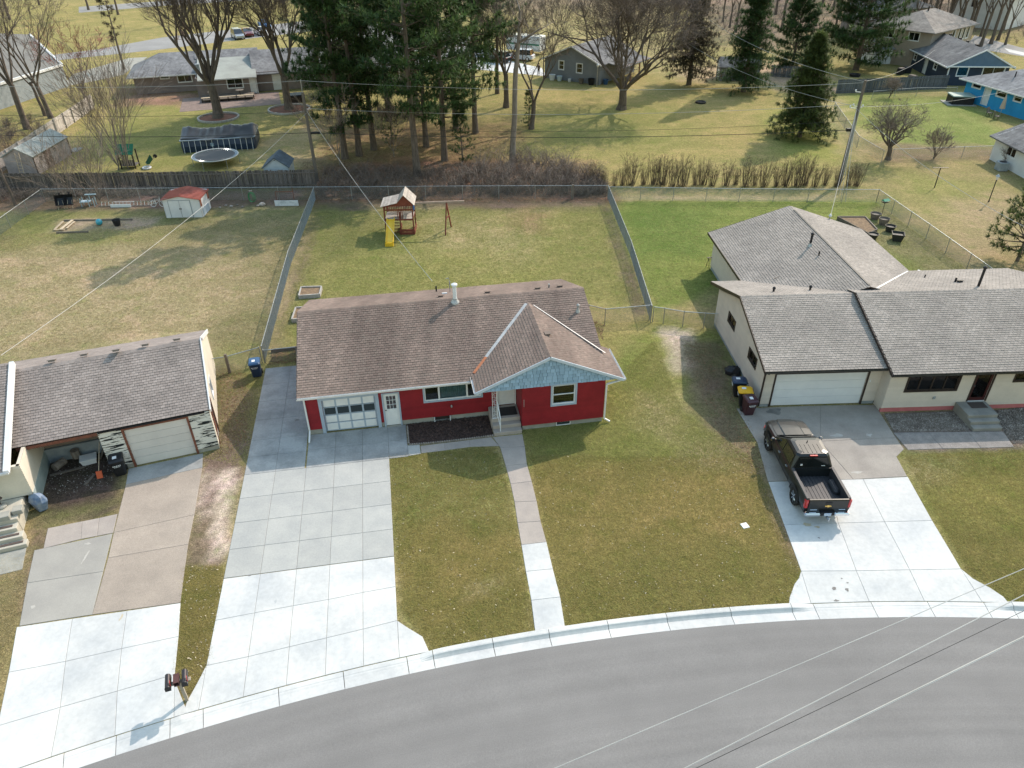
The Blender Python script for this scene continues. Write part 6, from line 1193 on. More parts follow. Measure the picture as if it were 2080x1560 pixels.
def planks(x0, z0, x1, z1, n):
    for k in range(n):
        a, b_ = k / n, (k + 0.94) / n; p0, p1 = (x0 + (x1 - x0) * a, z0 + (z1 - z0) * a), (x0 + (x1 - x0) * b_, z0 + (z1 - z0) * b_)
        mb = MB(); mb.faces([(p0[0], -0.25, p0[1]), (p1[0], -0.25, p1[1]), (p1[0], Dt + 0.2, p1[1]), (p0[0], Dt + 0.2, p0[1]), (p0[0], -0.25, p0[1] + 0.03), (p1[0], -0.25, p1[1] + 0.03), (p1[0], Dt + 0.2, p1[1] + 0.03), (p0[0], Dt + 0.2, p0[1] + 0.03)], MB.BF); mb.build('roof_plank', GREYP, pl_)
planks(rx, rz_, re, rez, 8); planks(rx, rz_, lm, lmz, 5); planks(lm, lmz, le, lez, 9)
mb = MB(); mb.poly((le + 0.1, -0.12, lez - 0.03), (re - 0.1, -0.12, rez - 0.05), (re - 0.1, -0.12, rez), (rx, -0.12, rz_ - 0.06), (lm, -0.12, lmz - 0.04), (le + 0.1, -0.12, lez)); mb.poly((re - 0.1, -0.12, rez - 0.05), (rx, -0.12, rz_ - 0.06), (re - 0.1, -0.12, rez)); mb.build('gable_board', REDW, pl_)
YELS = mat('yellow_slide_plastic', (0.78, 0.5, 0.03), (0.72, 0.45, 0.03), 2, 0.35, spec=0.5)
mb = MB(); sp_ = [(-0.02, 1.35), (-0.2, 1.3), (-0.6, 1.02), (-1.1, 0.68), (-1.6, 0.38), (-1.95, 0.2), (-2.25, 0.16), (-2.4, 0.16)]; wS = 0.27; xc = -1.78
for (y0, z0), (y1, z1) in zip(sp_[:-1], sp_[1:]):
    mb.faces([(xc - wS, y0, z0), (xc + wS, y0, z0), (xc + wS, y1, z1), (xc - wS, y1, z1), (xc - wS, y0, z0 - .03), (xc + wS, y0, z0 - .03), (xc + wS, y1, z1 - .03), (xc - wS, y1, z1 - .03)], [(3, 2, 1, 0), (4, 5, 6, 7)])
    for s_ in (-1, 1):
        x0, x1 = xc + s_ * wS, xc + s_ * (wS + 0.05); hh = 0.14; mb.faces([(x0, y0, z0 - .03), (x1, y0, z0 - .03), (x1, y1, z1 - .03), (x0, y1, z1 - .03), (x0, y0, z0 + hh), (x1, y0, z0 + hh), (x1, y1, z1 + hh), (x0, y1, z1 + hh)], MB.BF)
mb.box(xc - wS - .05, -2.42, 0.0, xc + wS + .05, -2.38, 0.3); mb.box(xc - wS - .05, -2.4, 0.0, xc - wS, -2.0, 0.3); mb.box(xc + wS, -2.4, 0.0, xc + wS + .05, -2.0, 0.3); mb.build('slide', YELS, pl_)
apx = (2.72, 0.55, 2.42); pbeam('swing_beam', (-0.05, 0.45, 2.46), (4.15, 0.62, 2.48), 0.09, 0.14, mat('grey_red_beam', (0.38, 0.3, 0.25), (0.3, 0.22, 0.18), 3, 0.85))
pbeam('leg', apx, (2.55, -0.35, 0), 0.09, 0.09); pbeam('leg', apx, (2.95, 1.45, 0), 0.09, 0.09); pbeam('leg_brace', (2.63, 0.1, 1.2), (2.84, 1.0, 1.2), 0.06, 0.1)
mb = MB(); mb.cbox(0.08, 0.3, 2.15, 0.12, 0.3, 0.35); mb.build('telescope', mat('blue_plastic', (0.05, 0.2, 0.5), None, 3, 0.4), pl_)
# ------------------------------------------------------------------ white metal shed with red roof, and things along the back of the left yard
RROOF = mat('rusty_red_roof_sheet', (0.36, 0.1, 0.075), (0.25, 0.07, 0.05), 1.5, 0.6, fine=0.15); SHEDW = mat('white_shed_steel', (0.66, 0.67, 0.7), (0.56, 0.57, 0.6), 1.0, 0.5, fine=0.07)
a, b = gp(338.4, 442.7), gp(412.8, 441.2); sdg = math.degrees(math.atan2(b.y - a.y, b.x - a.x)); ws = (b - a).length
sh_ = thing('metal_shed', 'white metal garden shed with a rusty red ribbed roof and double doors', 'shed', a, sdg); ds, hs, hp = 2.3, 1.62, 1.92
ap = (0.47 * ws, hp)
wall(sh_, (0, 0), (ws, 0), 0, hs, SHEDW, [(0.5, 2.3, 0.03, 1.5)], th=0.04, top=lambda u: hs + (hp - hs) * (1 - abs(u - 0.47 * ws) / (0.53 * ws)), brk=(0.47 * ws,)); wall(sh_, (ws, 0), (ws, ds), 0, hs, SHEDW, th=0.04); wall(sh_, (ws, ds), (0, ds), 0, hs + .1, SHEDW, th=0.04); wall(sh_, (0, ds), (0, 0), 0, hs, SHEDW, th=0.04)
mb = MB()
for x0, z0, x1, z1 in ((-0.1, hs - 0.02, ap[0], hp), (ap[0], hp, ws + 0.1, hs - 0.02)):
    n = 9
    for k in range(n * 2):
        y0, y1 = -0.12 + (ds + 0.24) * k / (2 * n), -0.12 + (ds + 0.24) * (k + 1) / (2 * n); e = 0.035 if k % 2 else 0.0
        mb.faces([(x0, y0, z0 + .02 + e), (x1, y0, z1 + .02 + e), (x1, y1, z1 + .02 + e), (x0, y1, z0 + .02 + e), (x0, y0, z0 - .03), (x1, y0, z1 - .03), (x1, y1, z1 - .03), (x0, y1, z0 - .03)], MB.BF)
mb.build('roof', RROOF, sh_)
for x0 in (0.5, 1.41):
    mb = MB(); mb.box(x0, -0.03, 0.03, x0 + 0.88, 0.0, 1.5); d = mb.build('door', SHEDW, sh_); k = MB(); k.cbox(1.33 if x0 < 1 else 1.47, -0.045, 0.8, 0.04, 0.03, 0.12); k.build('handle', BLACK, d)
mb = MB(); mb.box(0.44, -0.035, 0, 0.5, 0.01, 1.55); mb.box(2.3, -0.035, 0, 2.36, 0.01, 1.55); mb.box(0.5, -0.035, 1.5, 2.3, 0.008, 1.55); mb.build('door_trim', mat('grey_trim', (0.3, 0.33, 0.36), None, 2, 0.5), sh_)
for y0 in (0.05, 1.95): mb = MB(); mb.box(ws, y0, 0.9, ws + 0.02, y0 + 0.35, hs - 0.04); mb.build('rust_panel', RUST, sh_)
mb = MB(); mb.box(ws, 0.3, 0, ws + 0.015, 1.9, 0.65); mb.build('side_panel', TRIM, sh_)
# leaning wheelbarrows, workbench frame, ladder, bicycle, boards, hose
def wheelbarrow(label, loc, deg, tilt, tray, ls=1.0):
    o = thing('wheelbarrow', label, 'wheelbarrow', loc, deg, 'wheelbarrows'); R = Matrix.Rotation(tilt, 3, 'X'); X = lambda p: R @ Vector(p)
    mb = MB(); lo = [(-.25, .15, .35), (.25, .15, .35), (.25, .75, .3), (-.25, .75, .3)]; hi = [(-.38, 0, .62), (.38, 0, .62), (.38, .95, .6), (-.38, .95, .6)]; mb.loft([[X(p) for p in lo], [X(p) for p in hi]], caps=False); mb.poly(*[X(p) for p in lo[::-1]]); mb.build('tray', tray, o)
    mb = MB()
    for s_ in (-1, 1): mb.tube(X((s_ * .1, 1.05, .2)), X((s_ * .3, -.75, .55)), .02, n=6); mb.tube(X((s_ * .25, .0, .45)), X((s_ * .25, -.05, 0)), .018, n=5)
    mb.build('frame', FRESHWOOD, o); mb = MB(); c = X((0, 1.1, .19)); mb.tube(c - Vector((.05, 0, 0)), c + Vector((.05, 0, 0)), .19, n=14); mb.build('wheel', RUBBER, o); return o
p = gp(127, 421); wheelbarrow('black wheelbarrow tipped up against the brush, left one of the pair', p, 20, 1.0, BLACK); p = gp(146, 419); wheelbarrow('black wheelbarrow tipped up beside the blue bench frame', p, 10, 1.05, BLACK)
p = gp(309, 338); wheelbarrow('green wheelbarrow tipped over by the multi-stemmed tree', p, -60, 0.9, mat('dark_green_paint', (0.02, 0.1, 0.06), None, 3, 0.5))
BLG = mat('blue_grey_steel', (0.3, 0.4, 0.44), (0.22, 0.3, 0.34), 3, 0.5)
o = thing('garden_bench', 'blue grey steel bench frame standing by the back fence', 'bench', gp(180, 420), 5); mb = MB()
for x in (-.55, .1, .55):
    for y in (0, .45): mb = MB(); mb.beam((x, y, 0), (x, y, .75), .06, .06); mb.build('leg', BLG, o)
mb = MB(); mb.box(-.65, -.05, .42, .2, .5, .46); mb.build('shelf', mat('pale_blue_board', (0.5, 0.58, 0.62), None, 3, 0.6), o); mb = MB(); mb.box(-.2, .3, .95, .75, .55, 1.0); mb.beam((.1, .45, .7), (.1, .45, .97), .06, .06); mb.build('top', BLG, o)
def ladder(label, p, q, w, n, z0=0.05, tiltw=0.35):
    a, b = Vector(p), Vector(q); d = (b - a).normalized(); u = Vector((-d.y, d.x, 0)) * w * 0.5 + Vector((0, 0, tiltw)); o = thing('ladder', label, 'ladder', (a.x, a.y, 0), 0); z = Vector((0, 0, z0)); L = (b - a).length
    for s_ in (0, 1): mb = MB(); mb.beam(z + u * s_, d * L + z + u * s_, .03, .07); mb.build('rail', STEEL, o)
    for k in range(1, n): r_ = MB(); c = d * (L * k / n) + z; r_.tube(c, c + u, .016, n=5); r_.build('rung', STEEL, o)
ladder('aluminium ladder lying on its side along the back fence by the shed', gp(200, 420), gp(316, 418), .35, 16, .05, .32)
mb = MB(); mb.box(-.9, -.02, 0, .9, .02, .28); put(mb, 'white_board', WHITE, 'long white board propped against the ladder by the back fence', 'board', gp(246, 421), 1)
bk = thing('bicycle', 'small white bicycle leaning on the left side of the white metal shed', 'bicycle', gp(322, 420), 0)
def torus(mb, c, R_, r, ax='y', n=18):
    for k in range(n):
        t0, t1 = 2 * math.pi * k / n, 2 * math.pi * (k + 1) / n; f = lambda t: Vector(c) + (Vector((R_ * math.cos(t), 0, R_ * math.sin(t))) if ax == 'y' else Vector((R_ * math.cos(t), R_ * math.sin(t), 0))); mb.tube(f(t0), f(t1), r, n=5, caps=False)
BW = mat('white_bike_paint', (0.65, 0.64, 0.62), None, 3, 0.4)
for x in (-.42, .42):
    mb = MB(); torus(mb, (x, 0, .28), .27, .025); w_ = mb.build('wheel', BW, bk); mb = MB()
    for k in range(8): t = k * math.pi / 4; mb.tube((x, 0, .28), (x + .26 * math.cos(t), 0, .28 + .26 * math.sin(t)), .005, n=3)
    mb.build('spokes', STEEL, w_)
mb = MB()
for p, q in (((-.42, 0, .28), (-.1, 0, .3)), ((-.1, 0, .3), (.28, 0, .62)), ((-.2, 0, .62), (.28, 0, .62)), ((-.1, 0, .3), (-.22, 0, .72)), ((-.42, 0, .28), (-.2, 0, .62)), ((.42, 0, .28), (.26, 0, .8))): mb.tube(p, q, .02, n=6)
mb.build('frame', BW, bk); mb = MB(); mb.tube((.26, -.22, .82), (.26, .22, .82), .016, n=6); mb.build('handlebar', STEEL, bk); mb = MB(); mb.cbox(-.23, 0, .74, .22, .1, .05); mb.build('saddle', BLACK, bk)
mb = MB(); mb.box(-1.05, -.015, 0, 1.05, .015, .5); put(mb, 'white_board', mat('stained_white_panel', (0.6, 0.62, 0.66), (0.3, 0.34, 0.38), 2.2, 0.6, lo=0.5, hi=0.75), 'white stained panel standing under the rusty bench frame', 'board', gp(583, 418), 0)
mb = MB(); mb.beam((-.8, 0, .85), (.8, 0, .85), .05, .05); mb.beam((-.8, 0, 0), (-.8, 0, .85), .04, .04); mb.beam((.8, 0, 0), (.8, 0, 1.3), .04, .04); put(mb, 'rusty_frame', RUST, 'rusty metal bar frame behind the white panel at the back fence', 'frame', gp(580, 408), 0)
ho = thing('hose_reel', 'green garden hose coiled on a hanger at the back fence', 'garden hose', gp(513, 413), 0); mb = MB(); rng = random.Random(5)
for k in range(5): 
    R1, R2 = .2 + .02 * k, .42 + rng.uniform(-.04, .04); pts = [(R1 * math.cos(t) + .04 * k - .08, .02 * k, .55 + R2 * math.sin(t)) for t in np.linspace(0, 2 * math.pi, 17)]; mb.path(pts, .016, 5)
mb.build('hose', mat('green_hose', (0.05, 0.2, 0.08), (0.08, 0.28, 0.14), 4, 0.5), ho); mb = MB(); mb.cbox(0, .12, 1.1, .3, .08, .06); mb.tube((0, .15, 0), (0, .15, 1.1), .02, n=5); mb.build('hanger', STEEL, ho)
def rock(label, loc, r, seed, group='rocks by the back fence'):
    rng = random.Random(seed); mb = MB(); mb.lathe([(.3 * r, 0), (r, .15 * r), (.95 * r, .5 * r), (.55 * r, .8 * r), (.1 * r, .9 * r)], n=8); mb.v = [(x * rng.uniform(.85, 1.2), y * rng.uniform(.8, 1.1), z) for x, y, z in mb.v]; return put(mb, 'rock', STONE, label, 'rock', loc, rng.uniform(0, 360), group)
rock('largest tan rock beside the hose at the back fence', gp(533, 417), .3, 1)
for k, (x, y, r, l) in enumerate(((524, 419, .16, 'small rock touching the largest tan rock by the hose'), (493, 421, .14, 'pale rock just left of the hanging green hose'), (470, 420, .16, 'pale rock midway between the white shed and the hose'), (482, 417, .12, 'tiny rock between the midway rock and the hose'), (447, 422, .1, 'smallest rock, the one nearest the white shed'), (459, 418, .13, 'second rock from the white shed along the fence'))): rock(l, gp(x, y), r, k + 2)
# garden patch with planks, ball and pot
gpt = [V2(115, 470), V2(130, 450), V2(262, 447), V2(250, 465), V2(200, 474)]
for i, (p, q, w) in enumerate((((112, 468), (129, 452), .16), ((124, 468), (148, 449), .22), ((136, 466), (152, 452), .16), ((110, 469), (132, 468), .14))):
    a, b = gp(*p), gp(*q); mb = MB(); c = (a + b) / 2; mb.beam(a - c + Vector((0, 0, .1)), b - c + Vector((0, 0, .1)), w, .05); put(mb, 'garden_plank', FRESHWOOD, ['pale plank at the far left of the garden patch', 'widest pale plank across the corner of the garden patch', 'pale plank right of the widest one in the garden patch', 'pale plank along the front of the garden patch corner'][i], 'plank', c, 0, 'garden patch planks')
for i, (p, q) in enumerate((((130, 449), (270, 447)), ((115, 474), (180, 472)))):
    a, b = gp(*p), gp(*q); mb = MB(); c = (a + b) / 2; mb.beam(a - c + Vector((0, 0, .06)), b - c + Vector((0, 0, .06)), .08, .14); put(mb, 'garden_timber', OLDWOOD, ['dark timber edging along the far side of the garden patch', 'short dark timber edging at the near side of the garden patch'][i], 'timber', c, 0, 'garden timbers')
bl = thing('ball', 'shiny teal ball resting in the garden patch', 'ball', gp(203, 457), 0); mb = MB(); mb.lathe([(.02, 0), (.14, .03), (.24, .12), (.28, .27), (.24, .42), (.14, .51), (.02, .54)], n=16); mb.build('sphere', mat('teal_gloss', (0.03, 0.3, 0.4), None, 2, 0.15, coat=1), bl, smooth=True)
mb = MB(); mb.lathe([(.24, 0), (.33, .5), (.35, .52), (.33, .52), (.28, .35), (.02, .35)], n=14); put(mb, 'plant_pot', BLACK, 'black plant pot standing in the garden patch right of the teal ball', 'pot', gp(239, 458))
# raised beds behind the red house
def raised(label, px4, h, m, group='raised beds', fill=MULCH):
    Q = [gp(*p) for p in px4]; c = sum(Q, Vector()) / 4; o = thing('raised_bed', label, 'raised bed', c, 0, group); Q = [q - c for q in Q]
    for i in range(4): b = MB(); b.beam(Q[i] + Vector((0, 0, h / 2)), Q[(i + 1) % 4] + Vector((0, 0, h / 2)), .09, h); b.build('side_board', m, o)
    b = MB(); b.poly(*[(q.x * .95, q.y * .95, h * .7) for q in Q]); b.build('soil', fill, o); return o
GREYBD = mat('grey_bed_boards', (0.42, 0.4, 0.37), (0.3, 0.28, 0.26), 4, 0.9, fine=0.15); DRYSOIL = mat('dry_straw_soil', (0.25, 0.17, 0.1), (0.13, 0.09, 0.06), 6, 0.95, bump=.8, bsc=30, fine=.3)
raised('grey square raised bed behind the left end of the red house', [(608, 607), (650, 604), (654, 588), (613, 589)], .28, GREYBD, fill=DRYSOIL)
raised('grey raised bed half hidden by the left roof edge of the red house', [(594, 655), (640, 652), (642, 629), (602, 631)], .28, GREYBD, fill=DRYSOIL)
a, b = gp(551, 716), gp(606, 709); mb = MB(); c = (a + b) / 2; mb.beam(a - c + Vector((0, 0, .1)), b - c + Vector((0, 0, .1)), .1, .2); put(mb, 'garden_timber', OLDWOOD, 'grey timber edging the strip behind the end of the long drive', 'timber', c, 0, 'garden timbers')
chips('fallen_leaves', [V2(545, 742), V2(605, 735), V2(606, 712), V2(552, 719)], 500, mat('dry_leaves', (0.25, 0.15, 0.08), (0.15, 0.1, 0.06), 4, 0.9, isl=.4), 12, .04, .11, .02)
chips('fallen_leaves', [V2(1205, 650), V2(1228, 660), V2(1225, 690), V2(1210, 680)], 160, bpy.data.materials['dry_leaves'], 13, .04, .12, .02)
# beige house yard: planters, raised bed, bird feeder, step stool frame
raised('dark timber raised bed behind the rear wing of the beige house', [(1762, 480), (1780, 472), (1756, 446), (1700, 446)], .3, OLDWOOD, fill=DRYSOIL)
TUB = mat('black_planter', (0.03, 0.032, 0.03), None, 3, 0.5); GTUB = mat('grey_brown_planter', (0.2, 0.17, 0.14), (0.12, 0.1, 0.085), 3, 0.8)
def planter(label, loc, r, h, m, n=14, d=0): mb = MB(); mb.lathe([(r * .72, 0), (r, h), (r * 1.06, h), (r * 1.06, h - .04), (r * .92, h - .04), (r * .85, h * .75), (.02, h * .75)], n=n); return put(mb, 'planter', m, label, 'planter', loc, d, 'planters behind the beige house')
planter('grey-brown barrel planter nearest the bird feeder, farthest back of the row', gp(1776.5, 444.5), .42, .5, GTUB); planter('grey-brown barrel planter second from the back of the row, in front of the feeder pole', gp(1793.5, 456), .42, .55, GTUB); planter('round black planter between barrel planter and square planter', gp(1806.5, 470), .4, .5, TUB); planter('large square black planter nearest the deck in the planter row', gp(1821, 488), .62, .6, TUB, 4, 25); planter('black planter peeking out at the roof edge of the rear wing', gp(1772, 484), .4, .4, TUB)
bf = thing('bird_feeder', 'green topped bird feeder on a thin pole behind the planters', 'bird feeder', gp(1789.5, 441), 20); mb = MB(); mb.tube((0, 0, 0), (0, 0, 1.3), .02, n=6); mb.build('pole', BLACK, bf); mb = MB(); mb.cbox(0, 0, 1.32, .5, .35, .05); mb.build('tray', BLACK, bf); mb = MB(); mb.faces([(-.3, -.22, 1.45), (.3, -.22, 1.45), (.3, .22, 1.45), (-.3, .22, 1.45), (-.28, 0, 1.6), (.28, 0, 1.6)], [(0, 1, 5, 4), (2, 3, 4, 5), (0, 4, 3), (1, 2, 5), (3, 2, 1, 0)]); mb.build('roof', mat('green_feeder_roof', (0.06, 0.25, 0.16), None, 3, 0.6), bf)
sm_ = thing('sawhorse', 'dark folding stand beside the rear wing wall of the beige house', 'stand', gp(1446, 545), 10); mb = MB()
for x in (-.35, .35):
    for y in (-.3, .3): mb = MB(); mb.beam((x, y, 0), (x, 0, .85), .03, .03); mb.build('leg', DKBROWN, sm_)
mb = MB(); mb.box(-.5, -.05, .85, .5, .05, .9); mb.build('top', GTUB, sm_)
# T clothes post and lamp post in the far right yard
cp = thing('clothes_post', 'rusty brown T-shaped clothes post in the right back yard', 'clothes post', gp(1898, 381), 0); hC = gtop(1898, 381, 1911, 341); mb = MB(); mb.tube((0, 0, 0), (0, 0, hC), .045, n=8); mb.build('post', DKBROWN, cp); mb = MB(); mb.tube((-.72, .0, hC), (.72, 0, hC), .035, n=7); mb.build('crossbar', DKBROWN, cp)
lp = thing('lamp_post', 'black lamp post with pale lantern on the lawn near the white garage', 'lamp post', gp(2008, 410), 0); hL = gtop(2008, 410, 2018, 364); mb = MB(); mb.lathe([(.08, 0), (.06, .1), (.04, .2), (.04, hL - .05), (.07, hL)], n=9); mb.build('post', BLACK, lp); mb = MB(); mb.lathe([(.08, hL), (.15, hL + .3)], n=6); mb.build('lantern_glass', mat('lantern_glass', (0.6, 0.6, 0.58), None, 2, 0.2), lp); mb = MB(); mb.lathe([(.19, hL + .3), (.08, hL + .42), (.02, hL + .5)], n=6); mb.build('cap', GALV, lp)
# ------------------------------------------------------------------ things in the yard behind the board fence on the left
a, b, c_ = gp(79, 355), gp(146, 313), gp(22, 353); dg = math.degrees(math.atan2(b.y - a.y, b.x - a.x)); Lg_ = (b - a).length
gs_ = thing('barn_door_shed', 'weathered grey shed with brown plank door beside the white panel fence', 'shed', a, dg); Wg = 2.9
GSH = mat('grey_lilac_shed_boards', (0.36, 0.32, 0.31), (0.27, 0.24, 0.235), 1.5, 0.85, fine=.1, isl=.05); GSR = mat('pale_green_grey_roof', (0.33, 0.35, 0.33), (0.26, 0.28, 0.265), 1.5, .9, fine=.15, isl=.08)
wall(gs_, (0, 0), (Lg_, 0), 0, 1.85, GSH, [(1.9, 3.3, -1, 1.75)], th=.06, lap=.2); wall(gs_, (0, Wg), (0, 0), 0, 1.85, GSH, th=.06, lap=.2, top=lambda u: 1.85 + .55 * min(u, Wg - u)); wall(gs_, (Lg_, 0), (Lg_, Wg), 0, 1.85, GSH, th=.06, top=lambda u: 1.85 + .55 * min(u, Wg - u)); wall(gs_, (Lg_, Wg), (0, Wg), 0, 1.85, GSH, th=.06)
slope(gs_, -.15, Lg_ + .15, -.15, 1.8, Wg / 2, 2.68, GSR, exp=.2, tab=.4); slope(gs_, -.15, Lg_ + .15, Wg + .15, 1.8, Wg / 2, 2.68, GSR, exp=.2, tab=.4)
for k in range(9): mb = MB(); mb.box(1.92 + k * .153, -.035, .02, 1.92 + k * .153 + .145, 0, 1.73); mb.build('door_plank', mat('brown_plank', (0.14, 0.1, 0.085), (0.09, 0.065, 0.055), 3, .9, isl=.3) if k == 0 else bpy.data.materials['brown_plank'], gs_)
for x in (1.1, 3.9): Wg_ = onwall(gs_, (0, 0), (Lg_, 0)); mb = MB(); wbox(mb, Wg_, x, x + .36, .024, .035, 1.15, 1.5); mb.build('window', BLACK, gs_); mb = MB(); wbox(mb, Wg_, x + .16, x + .2, .035, .045, 1.15, 1.5); wbox(mb, Wg_, x, x + .36, .035, .044, 1.3, 1.34); mb.build('glazing_bars', GSH, gs_)
for x in (0.0, Lg_): mb = MB(); mb.cbox(x, -.02, .92, .09, .06, 1.85); mb.build('corner_board', DKBROWN, gs_)
lg = Vector((-.4, -.2, 0)); ladder('pale ladder leaning on the end wall of the grey shed', gp(40, 352), gp(36, 340), .4, 2) if False else None
lt = thing('ladder', 'pale wooden ladder leaning against the end wall of the grey shed', 'ladder', gp(52, 358), dg + 90); 
for s_ in (-.2, .2): mb = MB(); mb.beam((s_, .45, 0), (s_, 0.05, 2.3), .05, .04); mb.build('rail', FRESHWOOD, lt)
for k in range(1, 8): mb = MB(); mb.tube((-.2, .45 - .05 * k, .29 * k), (.2, .45 - .05 * k, .29 * k), .02, n=5); mb.build('rung', FRESHWOOD, lt)
mb = MB(); mb.prism([(0, -.6), (1.6, -.5), (1.5, .4), (0, .5)], 0, .06); put(mb, 'paving_slab', CONC_BASE, 'pale slab on the grass at the far end of the grey shed', 'slab', gp(146, 309), dg)
# covered pool, trampoline, small blue-grey shed, toy house
a, b = gp(371, 311), gp(521, 302); dg = math.degrees(math.atan2(b.y - a.y, b.x - a.x)); Lp = (b - a).length; Wp = 4.2
po = thing('swimming_pool', 'rectangular navy frame pool under a sagging black cover', 'pool', a, dg); NAVYP = mat('navy_pool_wall', (0.02, 0.035, 0.07), (0.03, 0.05, 0.095), 1.5, 0.45); CVR = mat('black_pool_cover', (0.02, 0.024, 0.03), (0.045, 0.05, 0.058), .8, .33, bump=.5, bsc=2.5, spec=.6)
mb = MB(); mb.loft([[(.1, 0.05, 0), (Lp - .1, 0.05, 0), (Lp, .4, 0), (Lp, Wp - .4, 0), (Lp - .1, Wp, 0), (.1, Wp, 0), (0, Wp - .4, 0), (0, .4, 0)], [(.1, -.12, .65), (Lp - .1, -.12, .65), (Lp + .1, .4, .65), (Lp + .1, Wp - .4, .65), (Lp - .1, Wp + .12, .65), (.1, Wp + .12, .65), (-.1, Wp - .4, .65), (-.1, .4, .65)], [(.1, 0, 1.25), (Lp - .1, 0, 1.25), (Lp, .4, 1.25), (Lp, Wp - .4, 1.25), (Lp - .1, Wp, 1.25), (.1, Wp, 1.25), (0, Wp - .4, 1.25), (0, .4, 1.25)]]); mb.build('pool_wall', NAVYP, po)
for k in range(13): x = .3 + (Lp - .6) * k / 12; b = MB(); b.tube((x, -.3, 0), (x, -.05, 1.22), .025, n=5); b.build('strut', WHITE, po)
mb = MB(); mb.tube((0, 0, 1.27), (Lp, 0, 1.27), .06, n=8); mb.tube((0, Wp, 1.27), (Lp, Wp, 1.27), .06, n=8); mb.tube((0, 0, 1.27), (0, Wp, 1.27), .06, n=8); mb.tube((Lp, 0, 1.27), (Lp, Wp, 1.27), .06, n=8); mb.build('rim', mat('grey_pool_rim', (0.3, 0.36, 0.42), None, 2, .4), po)
mb = MB(); nx, ny = 40, 14; rng = random.Random(6); vs = []
for j in range(ny + 1):
    for i in range(nx + 1):
        x = -.12 + (Lp + .24) * i / nx; y = Wp * (-.03 + 1.06 * j / ny); t = j / ny; ridge = max(0, 1 - abs(t - .62) / .62); z = 1.32 + .75 * ridge ** 1.3 * (1 + .10 * math.sin(i * .55) + .06 * math.sin(i * 1.7 + 1)) - (.28 * math.exp(-((i - 14) / 5) ** 2) * ridge) + rng.uniform(-.012, .012)
        if i in (0, nx) : z -= .25
        vs.append((x, y + (.45 * math.sin(i * .31) + .2 if j == 0 else 0), z if j > 0 else 1.28))
mb.faces(vs, [(j * (nx + 1) + i, j * (nx + 1) + i + 1, (j + 1) * (nx + 1) + i + 1, (j + 1) * (nx + 1) + i) for j in range(ny) for i in range(nx)]); mb.build('cover', CVR, po, smooth=True)
mb = MB(); mb.cbox(Lp * .42, -.14, .75, .35, .02, .35); mb.build('emblem', mat('pale_blue_emblem', (0.3, 0.4, 0.5), (0.1, 0.16, 0.24), 6, .5), po)
tr = thing('trampoline', 'large round trampoline with white rim and black mat in front of the pool', 'trampoline', gp(441, 333), 0); R_ = 2.28
mb = MB(); mb.lathe([(.01, .9), (R_ * .86, .9), (R_ * .86, .885), (.01, .885)], n=40, caps=False); mb.build('jump_mat', mat('grey_black_mat', (0.07, 0.075, 0.085), None, 3, .6), tr)
mb = MB(); torus(mb, (0, 0, .92), R_, .05, 'z', 40); mb.build('frame', mat('pale_rim', (0.5, 0.52, 0.52), None, 3, .5), tr)
for k in range(56): t = 2 * math.pi * k / 56; b = MB(); b.tube((R_ * .86 * math.cos(t), R_ * .86 * math.sin(t), .9), (R_ * math.cos(t), R_ * math.sin(t), .92), .028, n=4); b.build('spring', STEEL, tr)
for k in range(6): t = 2 * math.pi * (k + .25) / 6; b = MB(); b.tube((R_ * math.cos(t), R_ * math.sin(t), .9), (R_ * math.cos(t), R_ * math.sin(t), 0), .03, n=6); b.build('leg', GALV, tr)
p = gp(566, 372); bs = thing('garden_shed', 'small blue grey shed with slate roof behind the end of the board fence', 'shed', p, 4); PBL = mat('pale_blue_grey_siding', (0.42, 0.47, 0.52), (0.36, 0.41, 0.46), 2, .7, fine=.06); SLT = mat('slate_blue_roof', (0.1, 0.13, 0.16), (0.07, 0.09, 0.115), 2, .8, isl=.15, fine=.15)
wall(bs, (-1.15, 0), (1.15, 0), 0, 1.6, PBL, th=.06, lap=.15, top=lambda u: 1.6 + .72 * min(u, 2.3 - u)); wall(bs, (1.15, 0), (1.15, 2.6), 0, 1.6, PBL, th=.06, lap=.15); wall(bs, (1.15, 2.6), (-1.15, 2.6), 0, 1.6, PBL, th=.06); wall(bs, (-1.15, 2.6), (-1.15, 0), 0, 1.6, PBL, th=.06)
slopex(bs, -.12, 2.72, -1.3, 1.5, 0, 2.47, SLT, tab=.5, exp=.3); slopex(bs, -.12, 2.72, 1.3, 1.5, 0, 2.47, SLT, tab=.5, exp=.3); mb = MB(); mb.faces([(-.2, -.015, 2.1), (.2, -.015, 2.1), (0, -.015, 2.25)], [(0, 1, 2)]); mb.build('gable_vent', BLACK, bs)
p = gp(266, 340); th_ = thing('play_house', 'small wooden play house on posts with a green plank roof', 'play house', p, 2); GRN = mat('green_roof_paint', (0.03, 0.2, 0.12), (0.02, 0.14, 0.085), 3, .6, isl=.15)
for k in range(5): mb = MB(); mb.faces([(-.85, -.7 + k * .16, 1.5 + k * .17), (.85, -.7 + k * .16, 1.5 + k * .17), (.85, -.54 + k * .16, 1.67 + k * .17), (-.85, -.54 + k * .16, 1.67 + k * .17), (-.85, -.67 + k * .16, 1.47 + k * .17), (.85, -.67 + k * .16, 1.47 + k * .17), (.85, -.51 + k * .16, 1.64 + k * .17), (-.85, -.51 + k * .16, 1.64 + k * .17)], [(3, 2, 1, 0), (4, 5, 6, 7), (0, 1, 5, 4)]); mb.build('roof_plank', GRN, th_)
for x in (-.7, .7):
    for y in (-.5, .5): mb = MB(); mb.beam((x, y, 0), (x, y, 1.75), .1, .1); mb.build('post', DKBROWN, th_)
